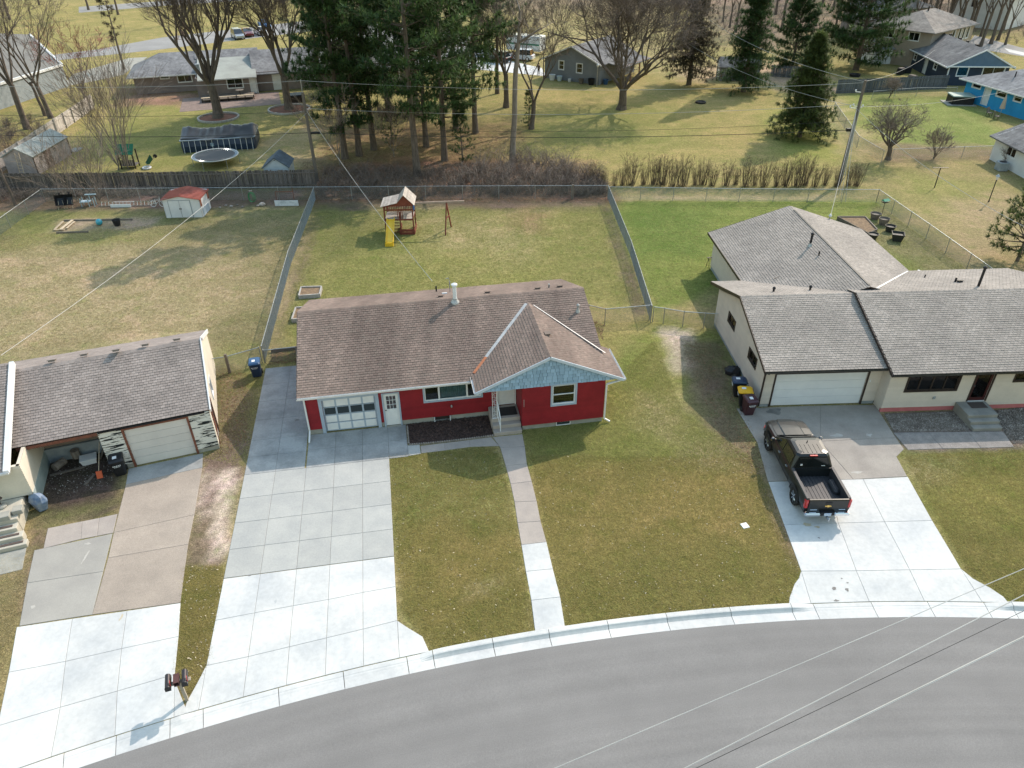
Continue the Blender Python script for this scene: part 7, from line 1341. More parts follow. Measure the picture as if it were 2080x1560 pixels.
for k in range(7): mb = MB(); mb.box(-.7 + k * .2, -.52, .35, -.54 + k * .2, -.49, .9); mb.build('wall_board', DARKWOOD, th_)
mb = MB(); mb.box(-.75, -.55, .3, .75, .55, .36); mb.build('floor', DARKWOOD, th_)
mb = MB(); torus(mb, (0, 0, .12), .38, .1, 'z', 16); put(mb, 'tyre', WTRIM, 'pale ring shaped planter at the foot of the multi-stemmed tree', 'ring planter', gp(299, 343))
# ------------------------------------------------------------------ trees
class TB:                                                           # fast tube builder for branches
    def __init__(s): s.V = []; s.F = []; s.n = 0
    def tube(s, p, q, r0, r1, n):
        dx, dy, dz = q[0] - p[0], q[1] - p[1], q[2] - p[2]; L = math.sqrt(dx * dx + dy * dy + dz * dz) or 1e-6; dx, dy, dz = dx / L, dy / L, dz / L
        if abs(dz) < .9: ax, ay, az = dy, -dx, 0.0
        else: ax, ay, az = 0.0, dz, -dy
        l = math.sqrt(ax * ax + ay * ay + az * az); ax, ay, az = ax / l, ay / l, az / l; bx, by, bz = dy * az - dz * ay, dz * ax - dx * az, dx * ay - dy * ax
        for (c, r) in ((p, r0), (q, r1)):
            for k in range(n):
                ct, st = _CS[n][k]; s.V.append((c[0] + (ax * ct + bx * st) * r, c[1] + (ay * ct + by * st) * r, c[2] + (az * ct + bz * st) * r))
        o = s.n; s.F += [(o + k, o + n + k, o + n + (k + 1) % n, o + (k + 1) % n) for k in range(n)]; s.n += 2 * n
    def mesh(s, name, m, smooth=False):
        me = bpy.data.meshes.new(name); me.from_pydata(s.V, [], s.F); me.materials.append(m)
        if smooth: me.polygons.foreach_set('use_smooth', [True] * len(s.F))
        me.update(); return me
_CS = {n: [(math.cos(2 * math.pi * k / n), math.sin(2 * math.pi * k / n)) for k in range(n)] for n in (3, 4, 5, 6, 7, 8, 10)}
def bare_meshes(seed, h, r, fork, nl, spread=0.55, levels=4, dens=1.0, bark=BARK, twig=TWIG, upbias=0.25, crook=0.18, rmin=0.012, lean=(0, 0)):
    rng = random.Random(seed); T_, K_ = TB(), TB()
    def grow(p, d, L, r0, lvl):
        n = 4 if lvl < 2 else 3; r1 = r0 * (0.5 if lvl < 2 else 0.42); seg = L / n; pts = []
        for i in range(n):
            d = (d[0] + rng.gauss(0, crook), d[1] + rng.gauss(0, crook), d[2] + rng.gauss(0, crook) * .7 + upbias * .35); l = math.sqrt(sum(c * c for c in d)); d = tuple(c / l for c in d)
            q = (p[0] + d[0] * seg, p[1] + d[1] * seg, p[2] + d[2] * seg); ra, rb = r0 + (r1 - r0) * i / n, r0 + (r1 - r0) * (i + 1) / n
            if lvl < 2: T_.tube(p, q, ra, rb, 7 if lvl == 0 else 5)
            else: K_.tube(p, q, max(ra, rmin), max(rb, rmin * .8), 4 if lvl == 2 else 3)
            pts.append((q, d, rb)); p = q
        if lvl >= levels: return
        nc = max(2, int(rng.choice((3, 4, 4, 5)) * dens)) if lvl < 2 else max(3, int(rng.choice((4, 5, 6)) * dens))
        for c in range(nc):
            i = min(n - 1, max(0, int(n * (0.25 + 0.75 * (c + rng.random()) / nc)))); q, dd, rb = pts[i]
            sp = spread * rng.uniform(.7, 1.35); t = rng.uniform(0, 6.283)
            if abs(dd[2]) < .9: ax = (dd[1], -dd[0], 0.0)
            else: ax = (0.0, dd[2], -dd[1])
            l = math.sqrt(sum(c * c for c in ax)); ax = tuple(c / l for c in ax); bx = (dd[1] * ax[2] - dd[2] * ax[1], dd[2] * ax[0] - dd[0] * ax[2], dd[0] * ax[1] - dd[1] * ax[0])
            nd = tuple(dd[k] * math.cos(sp) + (ax[k] * math.cos(t) + bx[k] * math.sin(t)) * math.sin(sp) for k in range(3))
            grow(q, nd, L * rng.uniform(.5, .72), max(rb * rng.uniform(.6, .85), rmin), lvl + 1)
    p = (0, 0, -0.1); d = (lean[0], lean[1], 1.0); pts = [p]; n = 4
    for i in range(n):
        q = (p[0] + lean[0] * fork / n + rng.gauss(0, .04), p[1] + lean[1] * fork / n + rng.gauss(0, .04), fork * (i + 1) / n); T_.tube(p, q, r * (1.35 if i == 0 else 1.0 - .05 * i), r * (1 - .05 * (i + 1)), 10); p = q
    for k in range(nl):
        t = 6.283 * (k + rng.uniform(-.25, .25)) / nl; sp = spread * rng.uniform(.55, 1.15) if nl > 1 else .05; z0 = fork * rng.uniform(.86, 1.0)
        grow((p[0], p[1], z0), (math.cos(t) * math.sin(sp) + lean[0], math.sin(t) * math.sin(sp) + lean[1], math.cos(sp)), (h - fork) * rng.uniform(.42, .56), r * rng.uniform(.34, .5) if nl > 1 else r * .8, 0 if nl < 12 else 1)
    return T_.mesh('trunk', bark, True), K_.mesh('crown', twig)
def plant(name, label, cat, loc, tm, cm, deg=0.0, scale=1.0, group=None):
    o = thing(name, label, cat, loc, deg, group); o.scale = (scale,) * 3 if not isinstance(scale, tuple) else scale
    a = link('trunk', tm, o); b = link('crown', cm, o); return o
def bare_tree(label, px, group='bare trees', name='bare_tree', cat='tree', deg=0.0, scale=1.0, **k):
    t, c = bare_meshes(**k); return plant(name, label, cat, gp(*px), t, c, deg, scale, group)
bare_tree('tall bare tree with forked limbs in the left red mulch ring by the patio', (444, 240), seed=1, h=21, r=.58, fork=4.2, nl=8, spread=.5, levels=5, dens=1.1, crook=.13, upbias=.35)
bare_tree('bare tree in the right red mulch ring beside the patio, trunk with shaggy bark', (588, 223), seed=12, h=19, r=.5, fork=4.0, nl=6, spread=.55, levels=5, dens=1.05, crook=.13, upbias=.3)
bare_tree('broad bare tree with many spreading limbs on the mown lawn before the grey garage', (1262, 222), seed=23, h=17.5, r=.55, fork=2.4, nl=9, spread=.66, levels=5, dens=1.1, crook=.15, upbias=.25)
bare_tree('thick-trunked bare tree nearest the flat-roofed building, outermost on the left', (56, 262), seed=34, h=20, r=.36, fork=5.0, nl=5, spread=.5, levels=5, dens=.8, crook=.16)
bare_tree('bare tree leaning left of the white fence, right one of the close pair', (104, 240), seed=45, h=18, r=.3, fork=4, nl=5, spread=.55, levels=5, dens=.75, lean=(-.12, 0))
bare_tree('slender bare trunk between the two big trees by the white fence', (92, 235), seed=46, h=13, r=.2, fork=4, nl=3, spread=.45, levels=4, dens=.8, lean=(-.1, .05))
bare_tree('pale multi-stemmed bare tree behind the board fence beside the play house', (262, 344), seed=56, h=11.5, r=.09, fork=.3, nl=14, spread=.36, levels=4, dens=.85, bark=BARK_PALE, twig=TWIG_PALE, upbias=.15, crook=.09, rmin=.012)
bare_tree('second pale multi-stemmed clump on the left side of the play house', (240, 345), seed=57, h=11, r=.08, fork=.3, nl=12, spread=.4, levels=4, dens=.8, bark=BARK_PALE, twig=TWIG_PALE, upbias=.15, crook=.09, lean=(-.1, .02), rmin=.012)
bare_tree('tree hazed with red buds left of the brown house', (172, 205), seed=67, h=9.5, r=.16, fork=1.2, nl=6, spread=.5, levels=5, dens=.72, twig=TWIG_RED, crook=.12, rmin=.014)
bare_tree('pale sapling clump by the black wheelbarrows at the back fence', (142, 414), seed=78, h=6.5, r=.05, fork=.2, nl=13, spread=.5, levels=3, dens=1.0, bark=BARK_PALE, twig=TWIG_PALE, upbias=.1, crook=.1, group='sapling clumps', name='sapling')
bare_tree('pale sapling clump behind the blue bench frame at the back fence', (204, 412), seed=79, h=7, r=.05, fork=.2, nl=12, spread=.42, levels=3, dens=1.0, bark=BARK_PALE, twig=TWIG_PALE, upbias=.1, crook=.1, group='sapling clumps', name='sapling')
bare_tree('slim bare trunk at the far left outside the side fence', (32, 417), seed=80, h=7.5, r=.12, fork=4, nl=3, spread=.4, levels=3, dens=.8, lean=(-.12, .15))
bare_tree('low wide apple tree with a dense round crown by the slanting lawn fence', (1803, 324), seed=90, h=6.3, r=.26, fork=1.3, nl=7, spread=.85, levels=4, dens=1.0, crook=.17, upbias=.16, rmin=.009, twig=mat('grey_brown_twigs', (0.2, 0.165, 0.145), (0.13, 0.105, 0.09), 1.2, .95, isl=.35))
bare_tree('small bare shrub in front of the dark slate board fence', (1806, 198), seed=91, h=3.0, r=.08, fork=.3, nl=7, spread=.75, levels=3, dens=1.2, twig=TWIG_PALE, name='shrub', cat='shrub', group='bare shrubs')
bare_tree('pale bare shrub at the fence right of the apple tree', (1898, 322), seed=92, h=3.2, r=.06, fork=.2, nl=10, spread=.55, levels=3, dens=1.0, twig=TWIG_PALE, name='shrub', cat='shrub', group='bare shrubs')
bare_tree('tall pale dead trunk with short broken branches in the brush', (1041, 330), seed=101, h=21, r=.3, fork=9, nl=1, spread=.9, levels=3, dens=.9, bark=BARK_PALE, twig=TWIG_PALE, crook=.04, upbias=.05, lean=(.04, 0))
bare_tree('bare leaning tree in front of the person by the grey garage, left one of two', (1079, 262), seed=102, h=15, r=.3, fork=3, nl=3, spread=.35, levels=5, dens=.85, lean=(.1, .05))
bare_tree('bare tree with twin trunks at the left edge of the mown lawn', (1028, 218), seed=103, h=14, r=.35, fork=4, nl=4, spread=.4, levels=5, dens=.8)
bare_tree('thin bare tree among the pines beside the utility pole', (690, 335), seed=104, h=7, r=.08, fork=1.0, nl=6, spread=.5, levels=4, dens=.9, bark=BARK_PALE, twig=TWIG_PALE)
bare_tree('bare pale-branched sapling at the foot of the tall forward pine', (800, 318), seed=105, h=6.5, r=.06, fork=.5, nl=7, spread=.5, levels=4, dens=.85, bark=BARK_PALE, twig=TWIG_PALE)
# conifers
def needle_tuft(B_, rng, c, d, s, n):
    for _ in range(n):
        v = (d[0] * .5 + rng.gauss(0, .55), d[1] * .5 + rng.gauss(0, .55), d[2] * .5 + rng.gauss(.18, .45)); l = math.sqrt(sum(x * x for x in v)) or 1; v = tuple(x / l for x in v); L = s * rng.uniform(.6, 1.15); w = s * rng.uniform(.05, .1)
        u = (v[1], -v[0], 0.0); k = math.sqrt(u[0] * u[0] + u[1] * u[1]) or 1; u = (u[0] / k * w, u[1] / k * w, rng.uniform(-.4, .4) * w); o = B_.n
        B_.V += [(c[0] - u[0], c[1] - u[1], c[2] - u[2]), (c[0] + u[0], c[1] + u[1], c[2] + u[2]), (c[0] + v[0] * L, c[1] + v[1] * L, c[2] + v[2] * L)]; B_.F.append((o, o + 1, o + 2)); B_.n += 3
def conifer_meshes(seed, h, r, base, R, kind='pine', needle=NEEDLE, step=.75, nb=5, tuft=.42, tn=9, gappy=.18, bark=BARK, droop=-.05, side=None):
    rng = random.Random(seed); T_, K_ = TB(), TB(); p = (0, 0, -.1); n = 12; cur = []
    ox = oy = 0.0
    for i in range(n):
        ox += rng.gauss(0, .03); oy += rng.gauss(0, .03); q = (ox, oy, h * (i + 1) / n); T_.tube(p, q, max(r * (1 - i / n), .03) * (1.2 if i == 0 else 1), max(r * (1 - (i + 1) / n), .02), 8); p = q
    z = base
    while z < h - .2:
        t = (z - base) / (h - base)
        if kind == 'pine': prof = R * (1 - .72 * t ** 1.6) * (.55 + .45 * min(1, (t + .05) * 4)); el = .05 + .5 * t
        else: prof = R * (1 - t) ** .85 + .12; el = -.18 + .55 * t + droop
        for b in range(nb):
            if rng.random() < gappy: continue
            a = rng.uniform(0, 6.283) if kind == 'pine' else 6.283 * b / nb + rng.uniform(-.35, .35) + z
            if side is not None and math.cos(a - side) < -.2 and rng.random() < .8: continue
            L = prof * rng.uniform(.6, 1.15); e = el + rng.gauss(0, .12); d = (math.cos(a) * math.cos(e), math.sin(a) * math.cos(e), math.sin(e)); st = (0, 0, z + rng.uniform(-.2, .2)); m_ = max(3, int(L / .62)); q = st
            for k in range(m_):
                d2 = (d[0], d[1], d[2] + (.10 if kind == 'pine' else .05) * k / m_ * 2 - (.0 if kind == 'pine' else .06)); nq = (q[0] + d2[0] * L / m_, q[1] + d2[1] * L / m_, q[2] + d2[2] * L / m_)
                T_.tube(q, nq, .05 * (1 - k / m_) + .012, .05 * (1 - (k + 1) / m_) + .01, 3); f = (k + 1) / m_
                if f > (.34 if kind == 'pine' else .12):
                    wd = L * .26 * (1.15 - f) if kind == 'pine' else L * .28 * (1.1 - f) + .1
                    for s_ in ((-1, 0, 1) if kind == 'pine' else (-1, -.4, .4, 1)):
                        c = (nq[0] - d[1] * wd * s_ + rng.gauss(0, .12), nq[1] + d[0] * wd * s_ + rng.gauss(0, .12), nq[2] + rng.gauss(.02, .12)); needle_tuft(K_, rng, c, (d[0] - d[1] * s_ * .6, d[1] + d[0] * s_ * .6, d[2]), tuft, tn)
                q = nq
        z += step * rng.uniform(.7, 1.25) * (1 - .35 * t)
    needle_tuft(K_, rng, (ox, oy, h - .1), (0, 0, 1), tuft, tn * 2)
    return T_.mesh('trunk', bark, True), K_.mesh('crown', needle)
PV = [conifer_meshes(201 + i, 22, .34, b, 4.9, tuft=.72, tn=17, nb=6, step=.95, gappy=.25) for i, b in enumerate((3.4, 5.2, 4.3))]
def pine(label, px, v, deg, sc, name='pine_tree', group='tall pines'): return plant(name, label, 'tree', gp(*px), *PV[v], deg, sc, group)
for k, (px, v, dg, sc, l) in enumerate((
    ((701, 322), 0, 10, 1.0, 'tall pine nearest the utility pole, leftmost trunk at the edge of the brush'), ((730, 316), 1, 80, 1.04, 'tall pine with a straight dark trunk, second in from the utility pole'), ((760, 304), 2, 200, .98, 'tall pine whose trunk stands just left of the open leaf-strewn gap'),
    ((848, 357), 1, 300, 1.12, 'tallest foremost pine with a pale grey bole above the play tower'), ((866, 298), 0, 140, .9, 'pine with a thin trunk just behind the foremost pale pine'), ((903, 326), 2, 30, 1.0, 'dark pine right of the foremost pale pine, by the leaf pile'),
    ((966, 270), 1, 250, 1.02, 'straight-trunked pine at the right end of the pine group'), ((926, 262), 2, 110, 1.0, 'pine set back between the dark pine and the right-end pine'), ((655, 196), 0, 210, 1.0, 'rear pine standing beyond the patio end of the brown house'),
    ((695, 205), 1, 20, 1.03, 'rear pine with low boughs right of the brown house'), ((790, 245), 0, 320, 1.0, 'middle pine in the heart of the dark pine group'), ((845, 215), 2, 60, 1.05, 'rear middle pine before the hidden street'),
    ((1010, 190), 1, 170, .85, 'pine at the back near the parked vehicles'), ((735, 170), 2, 280, .95, 'rearmost pine nearest the back street'))): pine(l, px, v, dg, sc)
tm, cm = conifer_meshes(230, 9.5, .16, .5, 2.4, tuft=.5, tn=16); plant('pine_tree', 'young dark pine filling the gap under the tall pines', 'tree', gp(797, 292), tm, cm, 0, .55, 'understorey pines'); plant('pine_tree', 'young pine with boughs to the ground behind the utility pole', 'tree', gp(662, 232), tm, cm, 90, .8, 'understorey pines')
plant('pine_tree', 'young pine behind the brush left of the mown lawn', 'tree', gp(940, 330), tm, cm, 190, .6, 'understorey pines'); plant('pine_tree', 'small pine tuft at the foot of the leaning bare tree', 'tree', gp(1074, 256), tm, cm, 40, .42, 'understorey pines')
tm, cm = conifer_meshes(240, 17, .33, 1.8, 3.5, 'spruce', NEEDLE, .5, 9, .5, 16, .12); plant('spruce_tree', 'tall dark spruce with bare lower trunk beside the grey garden shed', 'tree', gp(1510, 186), tm, cm, 0, 1.0, 'spruces')
hS = gtop(1624, 278, 1667, 68); tm, cm = conifer_meshes(241, hS, .24, 1.5, 3.6, 'spruce', NEEDLE_Y, .4, 11, .48, 16, .06); plant('spruce_tree', 'bright green cone-shaped spruce on the mown lawn before the utility pole', 'tree', gp(1624, 278), tm, cm, 0, 1.0, 'spruces')
tm, cm = conifer_meshes(242, 17, .34, 2.0, 4.0, 'spruce', NEEDLE_B, .5, 8, .5, 14, .15); plant('spruce_tree', 'dying grey-brown spruce at the edge of the mown lawn', 'tree', gp(1399, 172), tm, cm, 0, 1.0, 'spruces')
tm, cm = conifer_meshes(243, 17, .45, 1.5, 7.0, 'pine', NEEDLE, .7, 7, .8, 20, .15); plant('pine_tree', 'huge spreading white pine beside the navy house', 'tree', gp(1738, 142), tm, cm, 0, 1.0, 'spreading pines'); plant('pine_tree', 'smaller spreading pine left of the huge white pine', 'tree', gp(1606, 150), tm, cm, 150, .62, 'spreading pines')
tm, cm = conifer_meshes(244, 13, .2, 4.5, 1.5, 'pine', NEEDLE_B, .9, 4, .5, 14, .25); plant('pine_tree', 'thin straggly pine at the corner of the brown house', 'tree', gp(252, 141), tm, cm, 0, 1.0, 'straggly pines')
tm, cm = conifer_meshes(245, 5.4, .12, .9, 2.9, 'pine', NEEDLE_Y, .42, 6, .4, 20, .08); plant('pine_tree', 'open young pine with reaching boughs at the right edge by the beige house yard', 'tree', gp(2066, 530), tm, cm, 0, 1.0, 'young yard pines')
# woods beyond: a few tree models copied, each copy a thing
WV = [bare_meshes(300 + i, 17, .24, 5, 4, .4, 4, .9, BARK, TWIG, .35, .12, .022) for i in range(4)]
rng = random.Random(77)
def woods(pts, label, group):
    for (x, y) in pts: p = gp(x, y); plant('bare_tree', label, 'tree', p, *WV[rng.randrange(4)], rng.uniform(0, 360), rng.uniform(.8, 1.2), group)
woods([(1690 + k * 9 + rng.uniform(-5, 5), 18 + (k * 37 % 56) + k * .9 + rng.uniform(-6, 6)) for k in range(40)], 'slim bare trunk in the dense wood behind the beige two-storey houses', 'trees in the wood at the top right')
woods([(1560 + k * 11, -44 + (k * 23 % 58)) for k in range(56)], 'slim bare trunk deep in the wood along the top right edge', 'trees in the deep wood at the top right')
woods([(1468, 45), (1482, 56), (1494, 66), (1588, 62), (1612, 30), (1545, 20), (1440, 20), (1520, 5), (1575, 30)], 'dark bare trunk in the grove behind the tall dark spruce', 'grove behind the spruce')
woods([(1000 + k * 19, -40 + (k * 19 % 38)) for k in range(26)], 'bare tree in the hedgerow along the far side of the lawns', 'far hedgerow trees')
woods([(240, 30), (330, 12), (395, 45), (-40, 120), (180, 20), (650, 30), (560, 10), (720, -10), (300, -20), (80, 10), (20, 40), (450, -10)], 'bare street tree beyond the back street on the left', 'far street trees')
# ------------------------------------------------------------------ hedge of upright twigs, brush, litter, grass
def shrub_meshes(seed, h, w, n, m=TWIG, r0=.022, arch=.35):
    rng = random.Random(seed); K_ = TB()
    for k in range(n):
        a = rng.uniform(0, 6.283); q0 = w * .4 * rng.random(); p = (math.cos(a) * q0, math.sin(a) * q0, 0); d = [math.cos(a) * arch * rng.uniform(.1, 1), math.sin(a) * arch * rng.uniform(.1, 1), 1]; L = h * rng.uniform(.65, 1.08); q = p
        for i in range(4):
            nq = (q[0] + d[0] * L / 4 + rng.gauss(0, .03), q[1] + d[1] * L / 4 + rng.gauss(0, .03), q[2] + d[2] * L / 4); K_.tube(q, nq, r0 * (1 - i * .2), r0 * (1 - (i + 1) * .2), 3)
            if i > 0:
                for _ in range(2): e = (nq[0] + rng.gauss(d[0] * .2, .14), nq[1] + rng.gauss(d[1] * .2, .14), nq[2] + rng.uniform(.15, .4)); K_.tube(nq, e, r0 * .5, r0 * .25, 3)
            q = nq
    return K_.mesh('stems', m)
HEDGE_T = mat('olive_brown_twigs', (0.17, 0.125, 0.085), (0.1, 0.075, 0.05), 1.2, .95, isl=.35)
HV = [shrub_meshes(400 + i, 2.25, 1.0, 40, HEDGE_T, .02, .28) for i in range(4)]; rng = random.Random(5)
for k in range(27):
    x = 1203 + k * 20.6 + rng.uniform(-4, 4); o = thing('hedge_shrub', 'upright twiggy shrub in the bare hedge row behind the green tinted fence', 'shrub', gp(x, 377 + rng.uniform(-2, 2)), rng.uniform(0, 360), 'bare hedge shrubs'); s_ = rng.uniform(.68, 1.15) * (.8 if k < 4 else 1); o.scale = (s_ * 1.0, s_, s_); link('stems', HV[k % 4], o)
def brush(name, px_poly, n, h0, h1, seed, m):
    rng = random.Random(seed); P = [gp(*p) for p in px_poly]; lo = [min(p[i] for p in P) for i in (0, 1)]; hi = [max(p[i] for p in P) for i in (0, 1)]; K_ = TB(); k = 0
    while k < n:
        x, y = rng.uniform(lo[0], hi[0]), rng.uniform(lo[1], hi[1]); ins = False
        for i in range(len(P)):
            a, b = P[i], P[i - 1]
            if (a.y > y) != (b.y > y) and x < (b.x - a.x) * (y - a.y) / (b.y - a.y) + a.x: ins = not ins
        if not ins: continue
        k += 1; H_ = rng.uniform(h0, h1)
        for s_ in range(rng.randrange(5, 10)):
            q = (x + rng.gauss(0, .1), y + rng.gauss(0, .1), 0); a = rng.uniform(0, 6.283); d = [math.cos(a) * .5, math.sin(a) * .5, 1.0]; L = H_ * rng.uniform(.5, 1.1) / 4
            for i in range(4):
                nq = (q[0] + d[0] * L + rng.gauss(0, .06), q[1] + d[1] * L + rng.gauss(0, .06), max(.02, q[2] + d[2] * L)); K_.tube(q, nq, .02 - .004 * i, .016 - .004 * i, 3); d[2] -= rng.uniform(.1, .45)
                if i: e = (nq[0] + rng.gauss(0, .25), nq[1] + rng.gauss(0, .25), max(.02, nq[2] + rng.gauss(.12, .2))); K_.tube(nq, e, .009, .005, 3)
                q = nq
    return link(name, K_.mesh(name, m), None, None, 'stuff')
brush('brush', [(645, 400), (1230, 398), (1225, 368), (1000, 345), (660, 350)], 420, .8, 2.2, 21, TWIG)
brush('brush', [(900, 395), (1225, 398), (1215, 360), (1100, 320), (980, 330)], 230, 1.2, 3.2, 22, TWIG_PALE)
brush('brush', [(-80, 420), (95, 404), (330, 402), (335, 394), (-80, 396)], 150, .6, 1.8, 23, TWIG_PALE)
brush('brush', [(-60, 330), (100, 270), (60, 240), (-80, 260)], 110, .8, 2.0, 24, TWIG)
brush('brush', [(1170, 400), (1232, 398), (1232, 375), (1180, 372)], 60, .5, 1.5, 25, TWIG)
brush('brush', [(1600, 40), (2080, 90), (2080, 10), (1640, -40)], 420, 1.0, 4.0, 26, TWIG_PALE)
brush('brush', [(700, 0), (1100, 22), (1650, 30), (1650, -40), (700, -45)], 700, 1.0, 4.5, 27, TWIG_PALE)
brush('brush', [(1440, 110), (1500, 100), (1640, 40), (1560, 10), (1440, 40)], 120, .8, 2.5, 28, TWIG)
LV = mat('brown_leaf_litter', (0.24, 0.135, 0.075), (0.13, 0.08, 0.05), .7, .95, isl=.45)
chips('leaf_litter', [V2(615, 330), V2(1210, 332), V2(1238, 410), V2(620, 412)], 9000, LV, 31, .07, .2, .02)
chips('leaf_litter', [V2(655, 255), V2(1060, 262), V2(1080, 330), V2(640, 330)], 4000, LV, 32, .08, .22, .02)
chips('leaf_litter', [V2(440, 745), V2(505, 760), V2(500, 900), V2(440, 935)], 1200, LV, 33, .03, .08, .02)
chips('leaf_litter', [V2(1380, 690), V2(1465, 700), V2(1560, 960), V2(1480, 930)], 1500, LV, 34, .03, .09, .015)
def tufts(name, px_poly, n, h, m, seed, blades=5, w=.02, lay=.7):
    rg = np.random.RandomState(seed); P = np.array([gp(*p)[:2] for p in px_poly]); lo, hi = P.min(0), P.max(0); pts = []
    while len(pts) < n:
        q = lo + rg.rand(4000, 2) * (hi - lo); ins = np.zeros(len(q), bool)
        for i in range(len(P)):
            a, b = P[i], P[i - 1]; ins ^= ((a[1] > q[:, 1]) != (b[1] > q[:, 1])) & (q[:, 0] < (b[0] - a[0]) * (q[:, 1] - a[1]) / (b[1] - a[1] + 1e-12) + a[0])
        pts.extend(q[ins].tolist())
    c = np.repeat(np.array(pts[:n]), blades, 0); N_ = len(c); c = c + rg.randn(N_, 2) * .06; t = rg.rand(N_) * 6.283; L = h * (.6 + .8 * rg.rand(N_)); z = zg(c[:, 0], c[:, 1]) - .004
    u = np.stack([np.cos(t), np.sin(t)], 1); v = np.stack([-u[:, 1], u[:, 0]], 1) * (w * (.6 + .8 * rg.rand(N_)))[:, None] / 2; e = u * (L * lay * (.4 + rg.rand(N_)))[:, None]
    A_ = np.concatenate([c - v, z[:, None]], 1); B_ = np.concatenate([c + v, z[:, None]], 1); T_ = np.concatenate([c + e, (z + L)[:, None]], 1)
    V = np.stack([A_, B_, T_], 1).reshape(-1, 3); me = bpy.data.meshes.new(name); me.vertices.add(len(V)); me.vertices.foreach_set('co', V.ravel()); me.loops.add(len(V)); me.loops.foreach_set('vertex_index', np.arange(len(V), dtype=np.int32))
    me.polygons.add(N_); me.polygons.foreach_set('loop_start', np.arange(0, len(V), 3, dtype=np.int32)); me.polygons.foreach_set('loop_total', np.full(N_, 3, np.int32)); me.materials.append(m); me.update(); me.validate()
    return link(name, me, None, None, 'stuff')
GR_SOD = leafy(mat('sod_blades', (0.36, 0.3, 0.1), (0.26, 0.235, 0.065), .8, .85, isl=.35, hue=(0.46, 0.37, 0.19)), .5); GR_GRN = leafy(mat('green_blades', (0.29, 0.29, 0.085), (0.4, 0.35, 0.15), .7, .85, isl=.35, hue=(0.19, 0.25, 0.06)), .5); GR_DRY = leafy(mat('straw_blades', (0.52, 0.43, 0.26), (0.4, 0.33, 0.17), .6, .9, isl=.35, hue=(0.2, 0.19, 0.07)), .5)
for px_, n, m_, sd in (([(787, 927), (1008, 908), (1036, 1000), (1086, 1280), (878, 1316), (818, 1240)], 20000, GR_SOD, 1), ([(1075, 925), (1530, 930), (1625, 1160), (1604, 1222), (1152, 1268)], 30000, GR_SOD, 2), ([(1064, 872), (1230, 790), (1330, 690), (1390, 840), (1530, 930), (1075, 935)], 18000, GR_GRN, 3),
                      ([(1835, 925), (2080, 912), (2200, 1215), (2050, 1215), (1965, 1160)], 12000, GR_SOD, 4), ([(372, 1152), (455, 1150), (425, 1340), (385, 1405), (358, 1370)], 4500, GR_SOD, 5), ([(-60, 1130), (60, 1130), (25, 1290), (-60, 1420)], 3500, GR_DRY, 6), ([(450, 735), (535, 770), (500, 950), (415, 930)], 3000, GR_GRN, 7),
                      ([(0, 720), (0, 480), (560, 440), (610, 470), (535, 730), (420, 700), (400, 670)], 30000, GR_DRY, 8), ([(640, 430), (1230, 420), (1300, 620), (1190, 610), (1150, 570), (560, 690)], 30000, GR_GRN, 9), ([(1255, 415), (1780, 415), (2000, 570), (1500, 580), (1330, 620)], 14000, GR_GRN, 10)):
    tufts('grass', px_, n, .03 if sd < 8 else .035, m_, sd, 3, .015 if sd < 8 else .024, 2.6)

for k, q_ in enumerate(([V2(787, 927), V2(1008, 908), V2(1086, 1280), V2(878, 1316), V2(818, 1240)], [V2(1075, 925), V2(1530, 930), V2(1625, 1160), V2(1604, 1222), V2(1152, 1268)], [V2(372, 1152), V2(455, 1150), V2(425, 1340), V2(385, 1405)])): chips('litter', q_, (260, 420, 130)[k], mat('bleached_bits', (0.5, 0.45, 0.36), (0.34, 0.27, 0.18), 3, .9, isl=.35) if k == 0 else bpy.data.materials['bleached_bits'], 60 + k, .02, .07, .03)
# ------------------------------------------------------------------ houses beyond the back yards
def far_roof(root, name, pts, m, th=.12):                           # one roof slope from its outline
    P = [Vector(p) for p in pts]; n = (P[1] - P[0]).cross(P[2] - P[0]).normalized()
    if n.z < 0: P = P[::-1]; n = -n
    mb = MB(); k = len(P); mb.faces(P + [p - Vector((0, 0, th)) for p in P], [tuple(range(k)), tuple(range(2 * k - 1, k - 1, -1))] + [(i, k + i, k + (i + 1) % k, (i + 1) % k) for i in range(k)])
    return mb.build(name, m, root)
def gable(root, x0, x1, y0, y1, ze, zr, m, ax='x', o=.4):
    if ax == 'x':
        ym = (y0 + y1) / 2; s_ = (zr - ze) / (ym - y0); a, b, e = x0 - o, x1 + o, ze - s_ * o
        far_roof(root, 'roof', [(a, y0 - o, e), (b, y0 - o, e), (b, ym, zr), (a, ym, zr)], m); far_roof(root, 'roof', [(a, y1 + o, e), (b, y1 + o, e), (b, ym, zr), (a, ym, zr)], m)
    else:
        xm = (x0 + x1) / 2; s_ = (zr - ze) / (xm - x0); a, b, e = y0 - o, y1 + o, ze - s_ * o
        far_roof(root, 'roof', [(x0 - o, a, e), (x0 - o, b, e), (xm, b, zr), (xm, a, zr)], m); far_roof(root, 'roof', [(x1 + o, a, e), (x1 + o, b, e), (xm, b, zr), (xm, a, zr)], m)
def hip(root, x0, x1, y0, y1, ze, zr, m, o=.5):
    x0, x1, y0, y1 = x0 - o, x1 + o, y0 - o, y1 + o; ym = (y0 + y1) / 2; d = (y1 - y0) / 2; r0, r1 = (x0 + d, ym, zr), (x1 - d, ym, zr)
    A_, B_, C_, D_ = (x0, y0, ze), (x1, y0, ze), (x1, y1, ze), (x0, y1, ze)
    far_roof(root, 'roof', [A_, B_, r1, r0], m); far_roof(root, 'roof', [C_, D_, r0, r1], m); far_roof(root, 'roof', [D_, A_, r0], m); far_roof(root, 'roof', [B_, C_, r1], m)
